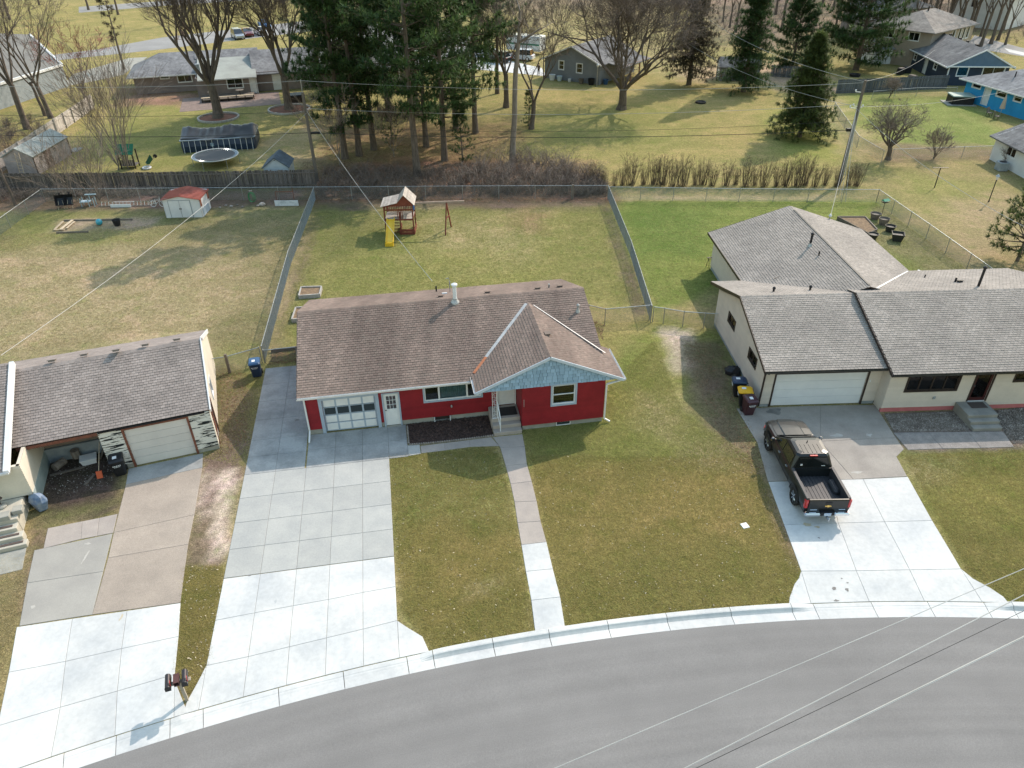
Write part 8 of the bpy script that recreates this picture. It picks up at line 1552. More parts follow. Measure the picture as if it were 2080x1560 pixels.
def box_walls(root, x0, x1, y0, y1, z0, h, m, holes={}, lap=.22, gx=None, gy=None, zr=0):
    """holes keyed f,r,b,l; gx/gy: gable ends on the x or y faces"""
    ty = (lambda u: h + (zr - h) * (1 - abs(u - (y1 - y0) / 2) / ((y1 - y0) / 2))) if gx else None; tx = (lambda u: h + (zr - h) * (1 - abs(u - (x1 - x0) / 2) / ((x1 - x0) / 2))) if gy else None
    for key, p, q, t in (('f', (x0, y0), (x1, y0), tx), ('r', (x1, y0), (x1, y1), ty), ('b', (x1, y1), (x0, y1), tx), ('l', (x0, y1), (x0, y0), ty)):
        wall(root, p, q, z0, h, m, [(a, b, c, d) for a, b, c, d, *_ in holes.get(key, ())], lap=lap, top=t)
        for (a, b, c, d, *k) in holes.get(key, ()):
            if k and k[0] == 'door':
                W_ = onwall(root, p, q); frame_on(root, W_, a, b, c, d, .09, -.02, .04, WHITE, 'door_trim', sill=False); mb = MB(); wbox(mb, W_, a, b, -.08, -.03, c, d); mb.build('door', WHITE, root)
            else: window(root, p, q, a, b, c, d, WHITE, .1, WHITE, cols=k[0] if k else 1, rows=k[1] if len(k) > 1 else 1)
def shing(name, c, c2): return mat(name, c, c2, .5, .95, fine=.35, fsc=2.2, bump=.6, bsc=9, spec=.15)
R_GREY = shing('grey_weathered_shingles', (0.25, 0.25, 0.255), (0.15, 0.15, 0.158)); R_DARK = shing('dark_grey_shingles', (0.19, 0.19, 0.19), (0.11, 0.11, 0.115)); R_TAN = shing('tan_grey_shingles', (0.27, 0.245, 0.22), (0.19, 0.17, 0.155))
TAUPE = mat('taupe_brick_siding', (0.24, 0.2, 0.19), (0.19, 0.16, 0.155), 1, .8, fine=.12)
# taupe ranch house with patio
F = Frame(279.4, 192.3, 17); h1 = thing('ranch_house', 'long taupe ranch house with grey shingles and patio behind the pool', 'house', F.o, F.deg)
box_walls(h1, 0, 8.3, 0, 8.5, 0, 2.5, TAUPE, {'f': [(3.5, 4.6, 1.85, 2.42), (5.7, 7.5, 1.25, 2.4, 2)]}); box_walls(h1, 8.3, 16.2, -4.6, 8, 0, 2.4, TAUPE, {'f': [(4.0, 6.0, .9, 2.1, 2), (7.0, 7.8, .02, 2.1, 'door')]}); box_walls(h1, 16.2, 27, -3.5, 6.5, 0, 2.5, TAUPE, {'f': [(2.2, 3.2, .02, 2.1, 'door'), (7.2, 8.4, 1.2, 2.2, 2)]})
far_roof(h1, 'roof', [(-.8, -.8, 2.35), (9.0, -.8, 2.35), (9.0, 4.2, 4.5), (3.6, 4.2, 4.5)], R_GREY); far_roof(h1, 'roof', [(-.8, -.8, 2.35), (3.6, 4.2, 4.5), (-.8, 9.2, 2.35)], R_GREY); far_roof(h1, 'roof', [(-.8, 9.2, 2.35), (3.6, 4.2, 4.5), (9, 4.2, 4.5), (9, 9.2, 2.35)], R_GREY)
far_roof(h1, 'roof', [(8.6, -5.3, 2.3), (16.3, -5.3, 2.3), (16.3, 2.2, 3.75), (8.6, 2.2, 3.75)], mat('pale_green_grey_roofing', (0.34, 0.36, 0.33), (0.27, 0.28, 0.26), .6, .9, fine=.15)); far_roof(h1, 'roof', [(8.3, 2.2, 3.75), (17, 2.2, 3.75), (17, 4.2, 4.5), (8.3, 4.2, 4.5)], R_GREY)
gable(h1, 16.2, 27, -3.5, 6.5, 2.45, 4.6, R_GREY)
mb = MB(); mb.beam((-.8, -.82, 2.3), (8.6, -.82, 2.3), .06, .16); mb.build('fascia', WTRIM, h1); mb = MB(); mb.beam((8.6, -5.32, 2.24), (16.3, -5.32, 2.24), .06, .16); mb.build('fascia', WTRIM, h1); mb = MB(); mb.cbox(8.8, -2, 3.3, .5, .7, 1.0); mb.build('chimney', GREYBASE, h1)
PAVE = mat('reddish_patio_pavers', (0.25, 0.185, 0.16), (0.19, 0.145, 0.125), 1.2, .9, fine=.2, fsc=6); pt = drive('patio')
for i in range(11):
    for j in range(7): a, b = 6.2 + i * 1.15, -12.4 + j * 1.1; slab(pt, [F.w(a, b)[:2], F.w(a + 1.15, b)[:2], F.w(a + 1.15, b + 1.1)[:2], F.w(a, b + 1.1)[:2]], PAVE, name='paver')
finish(pt, JOINT)
for (x, y, l, r_) in ((444, 240, 'round red mulch ring with pale stone border round the left forked tree', 2.4), (588, 223, 'round red mulch ring with pale stone border round the right shaggy tree', 2.6)):
    o = thing('tree_ring', l, 'tree ring', gp(x, y), 0, 'tree rings'); mb = MB(); mb.lathe([(.02, .1), (r_ * .9, .05), (r_, .0)], n=26); mb.build('mulch', mat('red_mulch', (0.2, 0.09, 0.06), (0.13, 0.06, 0.04), 3, .95, fine=.3) if 'red_mulch' not in bpy.data.materials else bpy.data.materials['red_mulch'], o)
    for k in range(26): t = 2 * math.pi * k / 26; b = MB(); b.cbox(r_ * math.cos(t), r_ * math.sin(t), .1, .2, r_ * .225, .22, rz=t); b.build('border_stone', GREYBD, o)
dk2 = thing('wooden_deck', 'low wooden deck with benches and flower boxes behind the taupe house', 'deck', F.w(8.8, -8.2), F.deg); mb = MB(); mb.box(0, 0, .25, 6.8, 3.0, .32); mb.build('floor', OLDWOOD, dk2)
for k in range(3): mb = MB(); x = k * 2.3; mb.box(x, -.15, .55, x + 2.1, .25, .62); mb.build('bench_top', FRESHWOOD, dk2)
for k in range(7): mb = MB(); mb.cbox(.1 + k * 1.1, .05, .28, .12, .12, .55); mb.build('leg', DKBROWN, dk2)
for k in range(2):
    tb = thing('patio_table', ['round patio table on the left half of the low deck', 'round patio table on the right half of the low deck'][k], 'table', F.w(10.2 + 3.6 * k, -6.8, .32), 0, 'patio tables'); mb = MB(); mb.lathe([(.5, .7), (.55, .72), (.5, .74)], n=14); mb.build('top', GTUB, tb); mb = MB(); mb.tube((0, 0, 0), (0, 0, .7), .05, n=6); mb.build('leg', DKBROWN, tb)
hot = thing('hot_tub', 'dark covered tub against the taupe house behind the right mulch ring', 'hot tub', gp(604, 206), 20); mb = MB(); mb.bbox(-1, -.9, 0, 1, .9, .85, .1); mb.build('tub', DKBROWN, hot); mb = MB(); mb.bbox(-1.05, -.95, .85, 1.05, .95, .98, .1); mb.build('cover', BLACK, hot)
# grey garage with timber porch
F = Frame(1216.4, 172.6, -35); h2 = thing('grey_garage', 'grey gabled garage with two white windows beyond the mown lawn', 'garage', F.o, F.deg); GREYS = mat('blue_grey_siding', (0.2, 0.215, 0.235), (0.165, 0.18, 0.2), 1, .75, fine=.08)
box_walls(h2, -9.2, 0, 0, 11, 0, 2.8, GREYS, {'f': [(2.45, 3.25, 1.45, 2.6, 1, 2), (5.45, 6.35, 1.3, 2.5, 1, 2)]}, gy=1, zr=4.75); gable(h2, -9.2, 0, 0, 11, 2.8, 4.75, R_DARK, 'y', .35)
for p, q in (((-9.65, -.37, 2.6), (-4.6, -.37, 4.72)), ((-4.6, -.37, 4.72), (.45, -.37, 2.6))): mb = MB(); mb.beam(p, q, .05, .18); mb.build('barge_board', WTRIM, h2)
pr = thing('timber_porch', 'orange-brown timber lean-to on the right side of the grey garage', 'porch', F.w(.2, 2), F.deg); ORW = mat('orange_brown_timber', (0.3, 0.15, 0.08), (0.22, 0.11, 0.06), 2, .8)
for k in range(4): mb = MB(); mb.beam((2.4, k * 2.7, 0), (2.4, k * 2.7, 2.2), .16, .16); mb.build('post', ORW, pr)
mb = MB(); mb.beam((2.4, -.2, 2.25), (2.4, 8.4, 2.25), .12, .22); mb.build('beam', ORW, pr); far_roof(pr, 'roof', [(.1, -.3, 2.75), (2.7, -.3, 2.3), (2.7, 8.5, 2.3), (.1, 8.5, 2.75)], R_DARK)
for i, (x, y, m_, l, s_) in enumerate(((-1.0, -.5, BLACK, 'black bin at the right end of the grey garage front', .5), (-2.6, -.6, GTUB, 'brown crate on the ground below the right garage window', .4), (-4.6, -.5, WHITE, 'white bucket on the ground between the two garage windows', .25), (-6.2, -.7, bpy.data.materials['pale_blue_board'], 'pale blue tub under the left garage window', .4), (-7.4, -.8, WHITE, 'white tote left of the left garage window', .45), (.6, .9, NAVYL, 'blue barrel by the lean-to end of the grey garage', .4))): planter(l, F.w(x, y), s_, s_ * 1.7, m_, 10)['group'] = 'containers by the grey garage'
gl = thing('garden_lamp', 'white lantern on a post in front of the grey garage', 'lamp post', gp(1212, 176), 0); mb = MB(); mb.tube((0, 0, 0), (0, 0, 2.6), .05, n=6); mb.build('post', GREYBD, gl); mb = MB(); mb.lathe([(.08, 2.6), (.2, 2.85), (.05, 3.05)], n=6); mb.build('lantern', WHITE, gl)
# people by the garage
def person(label, loc, deg, shirt, trousers, pose, lean=0.0):
    o = thing('person', label, 'person', loc, deg, 'people by the grey garage')
    J = {'pel': (0, 0, .95), 'chest': (0, lean * .35, 1.32), 'neck': (0, lean * .5, 1.5), 'head': (0, lean * .62, 1.62), 'top': (0, lean * .66, 1.75), 'lh': (-.1, 0, .9), 'lk': (-.11, .04 + pose * .1, .5), 'la': (-.12, pose * .12, .08), 'lt': (-.13, .14 + pose * .12, .03), 'rh': (.1, 0, .9), 'rk': (.11, .04 - pose * .1, .5), 'ra': (.12, -pose * .12, .08), 'rt': (.13, .14 - pose * .12, .03), 'ls': (-.19, lean * .45, 1.42), 'le': (-.27, lean * .45 + .05, 1.15), 'lw': (-.25, lean * .5 + .2, .95), 'rs': (.19, lean * .45, 1.42), 're': (.27, lean * .45 + .05, 1.15), 'rw': (.25, lean * .5 + .2, .95)}
    R_ = dict(pel=.15, chest=.17, neck=.06, head=.1, top=.08, lh=.1, rh=.1, lk=.065, rk=.065, la=.045, ra=.045, lt=.04, rt=.04, ls=.07, rs=.07, le=.045, re=.045, lw=.035, rw=.035)
    E_ = [('pel', 'chest'), ('chest', 'neck'), ('neck', 'head'), ('head', 'top'), ('pel', 'lh'), ('lh', 'lk'), ('lk', 'la'), ('la', 'lt'), ('pel', 'rh'), ('rh', 'rk'), ('rk', 'ra'), ('ra', 'rt'), ('chest', 'ls'), ('ls', 'le'), ('le', 'lw'), ('chest', 'rs'), ('rs', 're'), ('re', 'rw')]
    ks = list(J); me = bpy.data.meshes.new('body'); me.from_pydata([J[k] for k in ks], [(ks.index(a), ks.index(b)) for a, b in E_], []); b = link('body', me, o); md = b.modifiers.new('skin', 'SKIN'); b.modifiers.new('sub', 'SUBSURF').levels = 1
    for k, v in zip(ks, me.skin_vertices[0].data): v.radius = (R_[k], R_[k])
    dg = bpy.context.evaluated_depsgraph_get(); nm = bpy.data.meshes.new_from_object(b.evaluated_get(dg)); b.modifiers.clear(); b.data = nm; nm.materials.clear()
    for m_ in (shirt, trousers, mat('skin', (0.42, 0.26, 0.19), None, 3, .6) if 'skin' not in bpy.data.materials else bpy.data.materials['skin'], DKBROWN): nm.materials.append(m_)
    for p in nm.polygons: z = p.center.z; p.material_index = 1 if z < .97 and abs(p.center.x) < .22 else (2 if z > 1.5 else 0); p.use_smooth = True
    h_ = MB(); hx = J['top']; h_.lathe([(.085, -.06), (.1, .0), (.07, .06), (.01, .085)], hx[0], hx[1] - .02, hx[2], 10); h_.build('hair', DKBROWN, o, smooth=True); return o
person('person in a pale blue top bending forward on the drive left of the grey garage', gp(1068, 151), 60, mat('pale_teal_cloth', (0.3, 0.42, 0.45), None, 3, .9), mat('denim', (0.06, 0.09, 0.15), None, 3, .9), .6, .5)
person('person in dark clothes standing at the left corner of the grey garage', gp(1094, 154), 150, mat('brown_cloth', (0.14, 0.09, 0.07), None, 3, .9), BLACK, .2)
# navy house, bright blue house, beige two-storey house, sheds and white buildings
F = Frame(1917.5, 173.7, -5); h3 = thing('navy_house', 'navy ranch house with dark grey roof and white trimmed gable', 'house', F.o, F.deg); NVY = mat('navy_siding', (0.028, 0.042, 0.07), (0.022, 0.034, 0.058), 1, .7, fine=.06); NVG = mat('slate_blue_gable', (0.1, 0.16, 0.24), (0.085, 0.14, 0.21), 1, .7, fine=.06)
box_walls(h3, 0, 8, 0, 17, 0, 2.65, NVY, {'f': [(1.2, 2.6, 1.3, 2.6), (4.6, 7.4, 1.4, 2.5, 2)], 'l': [(17 - 4.9, 17 - 3.9, 1.3, 2.4, 1, 2), (17 - 8.2, 17 - 7.2, .1, 2.2, 'door'), (17 - 12.6, 17 - 11.6, 1.2, 2.4, 1, 2), (17 - 15.6, 17 - 14.4, 1.0, 2.4)]}); gable(h3, 0, 8, 0, 17, 2.65, 4.7, R_DARK, 'y', .5)
mb = MB(); mb.poly((-.2, -.42, 2.62), (8.2, -.42, 2.62), (4, -.42, 4.58)); mb.build('gable_panel', NVG, h3)
for k in range(1, 20): x = k * .41; t = 4.5 - abs(x - 4) * .49; mb = MB(); mb.beam((x, -.435, 2.64), (x, -.435, t), .03, .03); mb.build('batten', NVG, h3)
for p, q in (((-.55, -.5, 2.42), (4, -.5, 4.68)), ((4, -.5, 4.68), (8.55, -.5, 2.42)), ((-.5, -.48, 2.56), (8.5, -.48, 2.56)), ((-.52, -.5, 2.42), (-.52, 17.5, 2.42))): mb = MB(); mb.beam(p, q, .07, .16); mb.build('barge_board', WHITE, h3)
for x, y in ((0, -.02), (-.02, 17)): mb = MB(); mb.cbox(x, y, 1.3, .14, .14, 2.6); mb.build('corner_board', WHITE, h3)
for k, (x, y) in enumerate(((4.6, 4), (4.6, 7), (4.6, 9.5), (4.6, 13))): mb = MB(); mb.cbox(x, y, 4.6, .35, .35, .25); mb.build('roof_vent', BLACK, h3)
for i, (x, y, m_, l) in enumerate(((-2.2, 8.5, BLACK, 'black covered grill beside the navy house wall'), (-3.4, 7.5, BLACK, 'black draped patio furniture left of the grill'), (-1.2, 3.6, WTRIM, 'pale lounger leaning near the navy house window'), (-2.4, 5.2, GTUB, 'low brown bench on the navy house patio'))):
    mb = MB(); mb.bbox(-.6, -.4, 0, .6, .4, .9 if i < 2 else .35, .12); put(mb, ('grill', 'furniture_cover', 'lounger', 'bench')[i], m_, l, ('grill', 'cover', 'lounger', 'bench')[i], F.w(x, y), i * 40)
mb = MB(); mb.lathe([(.75, 0), (.8, .35), (.68, .35), (.62, .12), (.02, .1)], n=14); put(mb, 'fire_pit', BLACK, 'black round fire pit on the lawn behind the slate board fence', 'fire pit', gp(1736, 155)); mb = MB(); mb.lathe([(.7, 0), (.7, .2), (.58, .2), (.5, .08), (.02, .08)], n=14); put(mb, 'fire_pit', BLACK, 'black round fire ring in the middle of the mown lawn', 'fire pit', gp(1423, 209))
F = Frame(1991.2, 215, -78); h4 = thing('bright_blue_house', 'bright blue house with grey roof and white door at the right edge', 'house', F.o, F.deg); BBL = mat('bright_blue_siding', (0.03, 0.29, 0.58), (0.025, 0.25, 0.51), 1, .7, fine=.06)
box_walls(h4, -3.4, 9.5, 0, 9, 0, 2.7, BBL, {'f': [(1.1, 2.5, 1.85, 2.45), (3.35, 4.3, .2, 2.3, 'door'), (5.3, 6.8, 1.65, 2.55, 1, 2), (8.1, 9.2, 1.7, 2.5, 1, 2)]}); hip(h4, -3.4, 9.5, 0, 9, 2.6, 4.5, R_GREY, .7); mb = MB(); mb.beam((-4.1, -.72, 2.52), (10.2, -.72, 2.52), .06, .15); mb.build('fascia', WTRIM, h4); mb = MB(); mb.beam((-4.12, -.7, 2.52), (-4.12, 9.7, 2.52), .06, .15); mb.build('fascia', WTRIM, h4)
vent_pipe(h4, (1.5, 2.2, 3.4), .9, .07, BLACK)
ht = thing('hot_tub', 'black hot tub with pale green cover on a slab by the bright blue house', 'hot tub', gp(1948, 210), -8); mb = MB(); mb.bbox(-1.3, -1.1, .08, 1.3, 1.1, 1.0, .08); mb.build('tub', BLACK, ht); mb = MB(); mb.bbox(-1.38, -1.18, 1.0, 1.38, 1.18, 1.12, .06); mb.build('cover', mat('pale_green_cover', (0.25, 0.32, 0.28), None, 2, .5), ht); mb = MB(); mb.box(-1.9, -1.5, 0, 1.6, 1.4, .08); mb.build('slab', CONC_BASE, ht)
for i, (x, y) in enumerate(((2008, 236), (2022, 243))):
    o = thing('patio_chair', ['pale folding chair left of the closed parasol by the blue house', 'pale folding chair right of the other chair by the blue house'][i], 'chair', gp(x, y), 30 + 40 * i, 'patio chairs'); mb = MB(); mb.cbox(0, 0, .42, .55, .5, .05); mb.build('seat', GTUB, o); mb = MB(); mb.cbox(0, .28, .7, .55, .05, .6, rx=-.25); mb.build('backrest', GTUB, o)
    for a in (-.24, .24):
        for b in (-.2, .22): mb = MB(); mb.beam((a, b, 0), (a, b, .42), .04, .04); mb.build('leg', DKBROWN, o)
um = thing('closed_parasol', 'closed beige parasol standing by the bright blue wall', 'parasol', gp(2030, 236), 0); mb = MB(); mb.tube((0, 0, 0), (0, 0, 2.4), .03, n=6); mb.build('pole', GALV, um); mb = MB(); mb.lathe([(.32, .9), (.25, 1.4), (.14, 2.1), (.03, 2.4)], n=8); mb.build('canopy', mat('beige_canvas', (0.4, 0.33, 0.26), None, 3, .9), um)
F = Frame(1755, 118, 0); h5 = thing('two_storey_house', 'beige two-storey house with tan hipped roof beside the wood', 'house', gp(1822, 100), 45); BEI = mat('beige_siding', (0.33, 0.28, 0.235), (0.28, 0.24, 0.2), 1, .7, fine=.06)
box_walls(h5, 0, 13.5, 0, 9.5, 0, 5.2, BEI, {'l': [(2.0, 3.6, 3.7, 4.8, 2), (6.0, 7.6, 3.7, 4.8, 2)], 'f': [(6.5, 7.4, 3.4, 4.8), (8.6, 9.4, 3.2, 4.9), (10.0, 10.8, 3.2, 4.9), (11.4, 12.2, 3.2, 4.9)]}); hip(h5, 0, 13.5, 0, 9.5, 5.1, 7.3, R_TAN, .6); vent_pipe(h5, (6, 4.4, 7.0), .8, .12, BLACK)
c5 = Vector((63.5, 120.1, 0)); h5.location = c5 + Vector((0, 0, 0)); h5.rotation_euler = (0, 0, rad(38))
h6 = thing('two_storey_house', 'taupe two-storey house with dark roof half hidden behind the beige one', 'house', Vector((66.5, 143, 0)), 30); box_walls(h6, 0, 12, 0, 9, 0, 5.2, TAUPE, {'l': [(3, 4.4, 3.6, 4.8), (6.2, 7.4, 3.6, 4.8)]}); hip(h6, 0, 12, 0, 9, 5.1, 7.4, R_DARK, .6)
p = gp(1752, 115); h7 = thing('small_garage', 'small white garage with grey roof beside the huge white pine', 'garage', Vector((57.2, 124.0, 0)), 5); WHS = mat('white_siding', (0.62, 0.63, 0.64), (0.55, 0.56, 0.57), 1, .7, fine=.05)
box_walls(h7, 0, 4, 0, 5, 0, 2.4, WHS, {'f': [(2.4, 3.4, .05, 2.1, 'door')]}); gable(h7, 0, 4, 0, 5, 2.4, 3.6, R_GREY, 'x', .3)
F = Frame(2009.6, 323, -90); h8 = thing('white_house', 'white painted house with dark grey roof at the right edge', 'house', F.o, F.deg); box_walls(h8, 0, 12, 0, 9, 0, 2.45, WHS, {'f': [(2.2, 3.7, 1.15, 2.0, 2), (8, 9.4, 1.15, 2.0, 2)]}, gx=1, zr=4.2); gable(h8, 0, 12, 0, 9, 2.45, 4.2, R_DARK, 'x', .5)
ac = thing('air_conditioner', 'grey air conditioner box beside the white house wall', 'air conditioner', gp(2032, 346), 0); mb = MB(); mb.bbox(-.45, -.45, .05, .45, .45, .85, .06); mb.build('casing', GREYBASE, ac); mb = MB(); mb.lathe([(.35, .85), (.33, .87), (.02, .87)], n=14); mb.build('fan_guard', BLACK, ac)
bare_tree('dark shrub beside the air conditioner of the white house', (2042, 338), seed=95, h=2.2, r=.05, fork=.2, nl=12, spread=.6, levels=3, dens=1.2, name='shrub', cat='shrub', group='bare shrubs')
h9 = thing('white_house', 'white house with a single small window at the edge of the wood, top right', 'house', gp(2035, 62), 40); box_walls(h9, 0, 14, 0, 10, 0, 6, WHS, {'l': [(3, 4.2, 3.5, 4.8)]}, gx=1, zr=9); gable(h9, 0, 14, 0, 10, 6, 9, R_GREY, 'x', .5)
F = Frame(1460, 164, 0); h10 = thing('garden_shed', 'grey garden shed with white doors beside the tall dark spruce', 'shed', F.o, -6); box_walls(h10, 0, 5.6, 0, 3.2, 0, 2.0, GREYS, {'l': [(.6, 2.6, .05, 1.9, 'door')]}, gx=1, zr=3.0); gable(h10, 0, 5.6, 0, 3.2, 2.0, 3.0, R_DARK, 'x', .2)
# flat-roofed building, street, cars and vehicles on the left behind
fb = thing('flat_roof_building', 'low building with a wide pale flat roof at the top left', 'building', (0, 0, 0), 0); ZR = 2.9; cs = [gp(*q_, ZR) for q_ in ((-260, 245), (0, 170), (126, 132), (60, 70), (-200, 60))]
mb = MB(); mb.prism([(p.x, p.y) for p in cs], ZR - .3, ZR); mb.build('roof', mat('pale_roof_membrane', (0.2, 0.19, 0.17), (0.16, 0.15, 0.138), .15, .9, fine=.1, fsc=2), fb)
for a, b in zip(cs[:3], cs[1:4]): wall(fb, (a.x, a.y), (b.x, b.y), 0, ZR - .3, GREYBASE, []); mb = MB(); mb.beam((a.x, a.y, ZR), (b.x, b.y, ZR), .3, .3); mb.build('parapet', WHITE, fb)
def flat(name, q_, m, dz=.006, k='structure'): P = [gp(*p_) for p_ in q_]; mb = MB(); mb.poly(*[(p.x, p.y, dz) for p in P]); o = mb.build(name, m, kind=k); return o
ASPH2 = mat('pale_back_street_asphalt', (0.27, 0.265, 0.26), (0.22, 0.215, 0.21), .2, .9, fine=.1, fsc=3)
flat('street', [(-200, 172), (120, 122), (330, 100), (640, 62), (900, 90), (900, 68), (640, 40), (330, 76), (200, 100), (-200, 150)], ASPH2); flat('street', [(160, 26), (330, 12), (700, -12), (700, -20), (330, 2), (160, 14)], ASPH2, .008)
flat('driveway', [(150, 150), (262, 118), (300, 116), (250, 152), (190, 165), (120, 178)], CONC_BASE, .012); flat('parking_lot', [(640, 85), (960, 115), (960, 60), (700, 45)], ASPH2, .01); flat('driveway', [(860, 130), (1110, 155), (1100, 138), (980, 112), (860, 105)], CONC_NEW, .014)
flat('street', [(1960, 95), (2080, 115), (2250, 150), (2250, 135), (2080, 98), (1980, 72)], ASPH2, .01); flat('pavement', [(2040, 98), (2250, 145), (2250, 152), (2050, 106)], CONC_NEW, .018); flat('sidewalk', [(0, 206), (130, 165), (128, 155), (0, 190)], CONC_BASE, .012)
def car(label, loc, deg, m, suv=False):
    o = thing('parked_car', label, 'car', loc, deg, 'cars parked beyond the back street'); hR = 1.72 if suv else 1.42
    def rg(y, w, z0, z1): return [(-w, y, z0), (-w * 1.0, y, (z0 + z1) / 2), (-w * .92, y, z1), (w * .92, y, z1), (w, y, (z0 + z1) / 2), (w, y, z0)]
    mb = MB(); mb.loft([rg(-2.25, .75, .35, .85), rg(-2.0, .88, .3, .95), rg(-.8, .91, .28, 1.0), rg(.9, .91, .28, .98), rg(1.9, .86, .3, .85), rg(2.25, .7, .35, .7)]); mb.build('body', m, o)
    mb = MB(); mb.loft([[(-.86, -2.0 if suv else -1.5, .95), (.86, -2.0 if suv else -1.5, .95), (.84, 1.15, .97), (-.84, 1.15, .97)], [(-.66, -1.8 if suv else -.9, hR - .04), (.66, -1.8 if suv else -.9, hR - .04), (.64, .35, hR - .04), (-.64, .35, hR - .04)]]); mb.build('glasshouse', CGLASS, o)
    mb = MB(); mb.bbox(-.66, -1.8 if suv else -.9, hR - .05, .66, .38, hR, .04); mb.build('roof', m, o)
    for s_ in (-1, 1): mb = MB(); mb.cbox(s_ * .6, 2.14, .68, .3, .16, .14); mb.build('headlight', WHITE, o); mb = MB(); mb.cbox(s_ * .68, -2.2, .8, .2, .1, .14); mb.build('tail_lamp', REDL, o)
    for x in (-.84, .84):
        for y in (-1.4, 1.4): wheel(o, x, y, .33, .2)
    return o
SILV = mat('silver_car_paint', (0.35, 0.38, 0.42), None, 2, .3, metal=.5, coat=.5); DRED = mat('dark_red_car_paint', (0.12, 0.02, 0.03), None, 2, .3, coat=.5); WCAR = mat('white_car_paint', (0.65, 0.66, 0.68), None, 2, .3, coat=.5)
car('silver car parked nearest in the row beyond the back street', gp(484, 78), -150, SILV, True); car('dark red car parked beside the silver car beyond the back street', gp(503, 73), -152, DRED); car('white car at the far end of the row beyond the back street', gp(530, 70), -150, WCAR); car('blue-grey car parked behind the others beyond the back street', gp(538, 55), -150, bpy.data.materials['blue_plastic'])
car('white vehicle half hidden by pines left of the people', gp(1058, 122), 70, WCAR, True); car('black vehicle parked behind the pines by the drive', gp(1010, 126), 60, PAINT, True); car('silver vehicle under the pine boughs at the left of the drive', gp(985, 112), 75, SILV)
rv = thing('trailer', 'white box trailer with green stripe behind the pines by the grey garage', 'trailer', gp(1068, 108), 62); mb = MB(); mb.bbox(-1.2, -3.2, .6, 1.2, 3.2, 2.9, .12); mb.build('body', WCAR, rv); mb = MB(); mb.box(-1.215, -3.1, 1.5, -1.2, 3.1, 1.75); mb.build('stripe', bpy.data.materials['green_roof_paint'], rv)
for y in (-.5, .5): wheel(rv, -1.05, y, .36, .22); wheel(rv, 1.05, y, .36, .22)
h11 = thing('ranch_house', 'low grey-roofed house glimpsed between the pines', 'house', gp(770, 175), 8); box_walls(h11, -6, 6, 0, 8, 0, 2.6, TAUPE, {'f': [(3, 5, 1.0, 2.2, 2), (7.5, 9, 1.0, 2.2, 2)]}); hip(h11, -6, 6, 0, 8, 2.5, 4.6, R_GREY, .6)
# ------------------------------------------------------------------ poles and wires
POLEW = mat('grey_pole_wood', (0.17, 0.145, 0.125), (0.11, 0.095, 0.082), 2, .9, fine=.2, stretch=(6, 6, .5))
def util_pole(label, px, top_px, lean=(0, 0)):
    h = gtop(*px, *top_px); o = thing('utility_pole', label, 'utility pole', gp(*px), 0, 'utility poles'); mb = MB(); mb.tube((0, 0, -.2), (lean[0], lean[1], h), .17, .12, 10); mb.build('pole', POLEW, o); return o, h
PR, hR_ = util_pole('weathered utility pole with guy wires at the right end of the twig hedge', (1703, 374), (1741, 162), (.15, 0)); PLo, hL_ = util_pole('weathered utility pole with pale mast at the end of the board fence', (645, 368), (611, 188), (-.1, 0))
r0 = PR.location; l0 = PLo.location
mb = MB(); mb.tube((.17, -.12, .2), (.2, -.12, hR_ - 1.8), .045, n=6); mb.build('conduit', GALV, PR); mb = MB(); mb.tube((-.1, 0, hL_ - .1), (-.1, 0, hL_ + 1.1), .04, n=6); mb.build('mast', GALV, PLo)
for dx, z in ((-.5, hR_ - 2.2), (.35, hR_ - 2.3), (-.75, hR_ - 2.35), (-.6, hR_ - 1.0)): mb = MB(); mb.beam((.12, 0, z), (.12 + dx, 0, z + .05), .05, .05); mb.lathe([(.03, 0), (.07, .05), (.07, .16), (.02, .2)], .12 + dx, 0, z + .05, 8); mb.build('insulator', WHITE, PR)
mb = MB(); mb.bbox(-.5, -.2, 4.9, -.12, .12, 5.15, .03); mb.build('junction_box', BLACK, PR); mb = MB(); mb.bbox(.1, -.15, 4.5, .95, .1, 4.68, .03); mb.build('junction_box', BLACK, PLo)
CAB = mat('pale_cable', (0.45, 0.45, 0.44), (0.35, 0.35, 0.34), .5, .6); CABK = mat('black_cable', (0.03, 0.03, 0.03), None, 1, .7)
def wire(label, p, q, sag, r, m, group='overhead wires', n=22):
    p, q = Vector(p), Vector(q); mb = MB(); c = (p + q) / 2; mb.path([p + (q - p) * (k / n) - Vector((0, 0, sag * 4 * (k / n) * (1 - k / n))) - c for k in range(n + 1)], r, 4); o = mb.build('overhead_wire', m); o.location = c; return tag(o, label, 'wire', group)
at = lambda b, z, dx=0, dy=0: Vector((b.x + dx, b.y + dy, z)); FL = Vector((l0.x - 42, l0.y + 3, 0))
wire('topmost pale wire between the two utility poles', at(l0, hL_ + 1.0), at(r0, hR_ - .2), .7, .014, CAB); wire('second pale wire between the two utility poles, just below the topmost', at(l0, hL_ - 1.4), at(r0, hR_ - 2.0), .7, .014, CAB); wire('thick black cable between the two utility poles, lowest of the spans', at(l0, 4.6), at(r0, 5.0), .55, .024, CABK); wire('thin dark wire between the poles above the thick black cable', at(l0, hL_ - 3.0), at(r0, hR_ - 3.4), .7, .012, CABK)
wire('pale wire from the left pole top towards the left edge', at(l0, hL_ + 1.0), at(FL, hL_ + .8), .6, .014, CAB); wire('dark wire from the left pole towards the left edge, middle height', at(l0, hL_ - 1.6), at(FL, hL_ - 1.8), .6, .014, CABK); wire('thick black cable from the left pole towards the left edge', at(l0, 4.6), at(FL, 4.4), .5, .022, CABK)
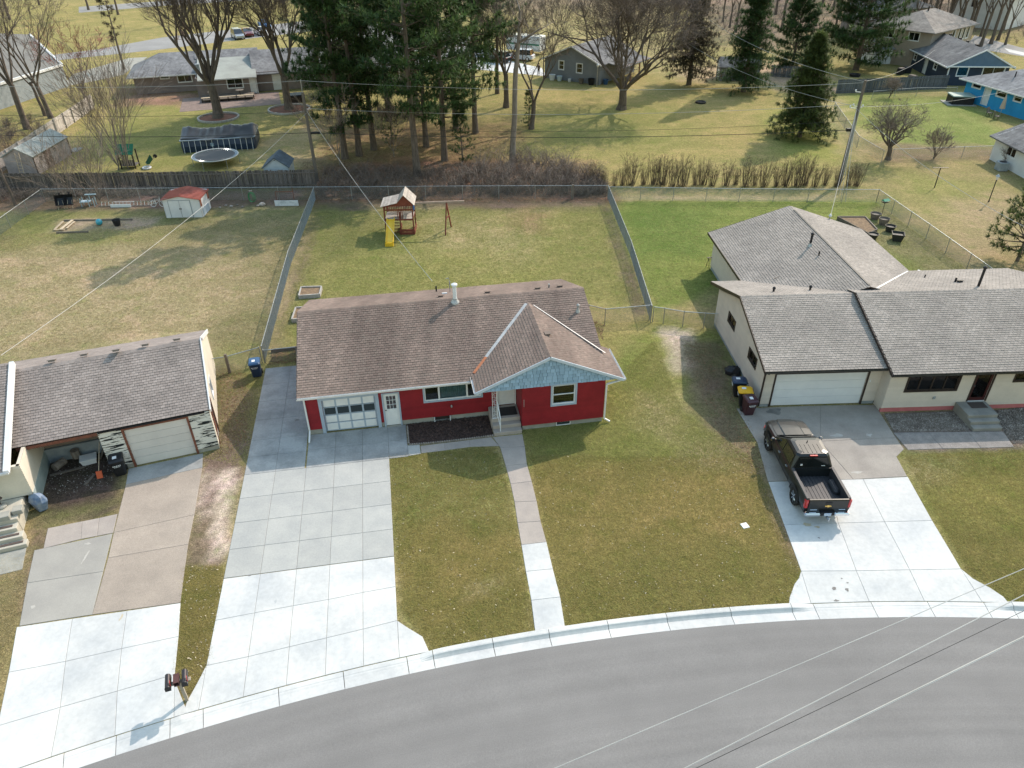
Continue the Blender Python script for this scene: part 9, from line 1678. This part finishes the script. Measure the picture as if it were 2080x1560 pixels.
wire('pale service wire from the left pole down to the red house mast', at(l0, 6.6), FA.w(7.1, 5.6, 5.4), .5, .014, CAB); wire('pale service wire from the left pole down to the weathered house', at(l0, 6.4), FC.w(-9, 5, 4.6), .7, .014, CAB)
wire('pale wire from the right pole top up to the far upper left', at(r0, hR_ - .1), gp(1440, 40, 9), .8, .014, CAB); wire('second pale wire from the right pole to the far upper left grove', at(r0, hR_ - 2.2), gp(1400, 90, 8), .8, .013, CAB); wire('pale service wire from the right pole to the bright blue house', at(r0, hR_ - 2.2), Vector((61.5, 92, 3.4)), .6, .013, CAB); wire('pale wire from the right pole down to the lower right edge', at(r0, hR_ - 2.4), gp(2120, 480, 5.5), .7, .014, CAB); wire('pale service wire from the right pole to the beige house roof mast', at(r0, hR_ - 2.3), FB.w(10.2, 17.6, 3.7), .4, .014, CAB); wire('pale wire from the right pole top towards the right rear houses', at(r0, hR_ - .1), Vector((58, 108, 4.8)), .7, .013, CAB)
for k, (x, y) in enumerate(((1703, 396), (1707, 409), (1717, 410))): wire(['left guy wire from the right utility pole to the lawn', 'middle guy wire from the right utility pole to the lawn', 'right guy wire from the right utility pole to the lawn'][k], gp(x, y), at(r0, hR_ - 2.6), 0, .016, GALV, 'guy wires', 2)
mst = thing('roof_mast', 'grey service mast with pale hood at the back of the rear wing roof', 'mast', FB.w(10.2, 17.65, 2.9), 0); mb = MB(); mb.tube((0, 0, -.4), (0, 0, .8), .035, n=6); mb.build('pipe', GALV, mst); mb = MB(); mb.lathe([(.05, .78), (.12, .85), (.05, .98)], n=8); mb.build('hood', WTRIM, mst)
for k, (a, b, r, m_, l) in enumerate((((1100, 1572), (2200, 1104), .010, CAB, 'thin pale wire over the road, uppermost of the four'), ((1380, 1566), (2200, 1147), .012, CAB, 'pale wire over the road, second of the four'), ((1400, 1567), (2200, 1183), .006, CABK, 'dark wire over the road between the pale second wire and the thick one'), ((1515, 1572), (2200, 1234), .02, CAB, 'thick pale cable over the road, lowest of the four'))):
    p, q = gp(*a, 9.0), gp(*b, 9.0); d = (q - p); wire(l, p - d * .9, q + d * .35, .0, r, m_, 'wires over the road', 6)
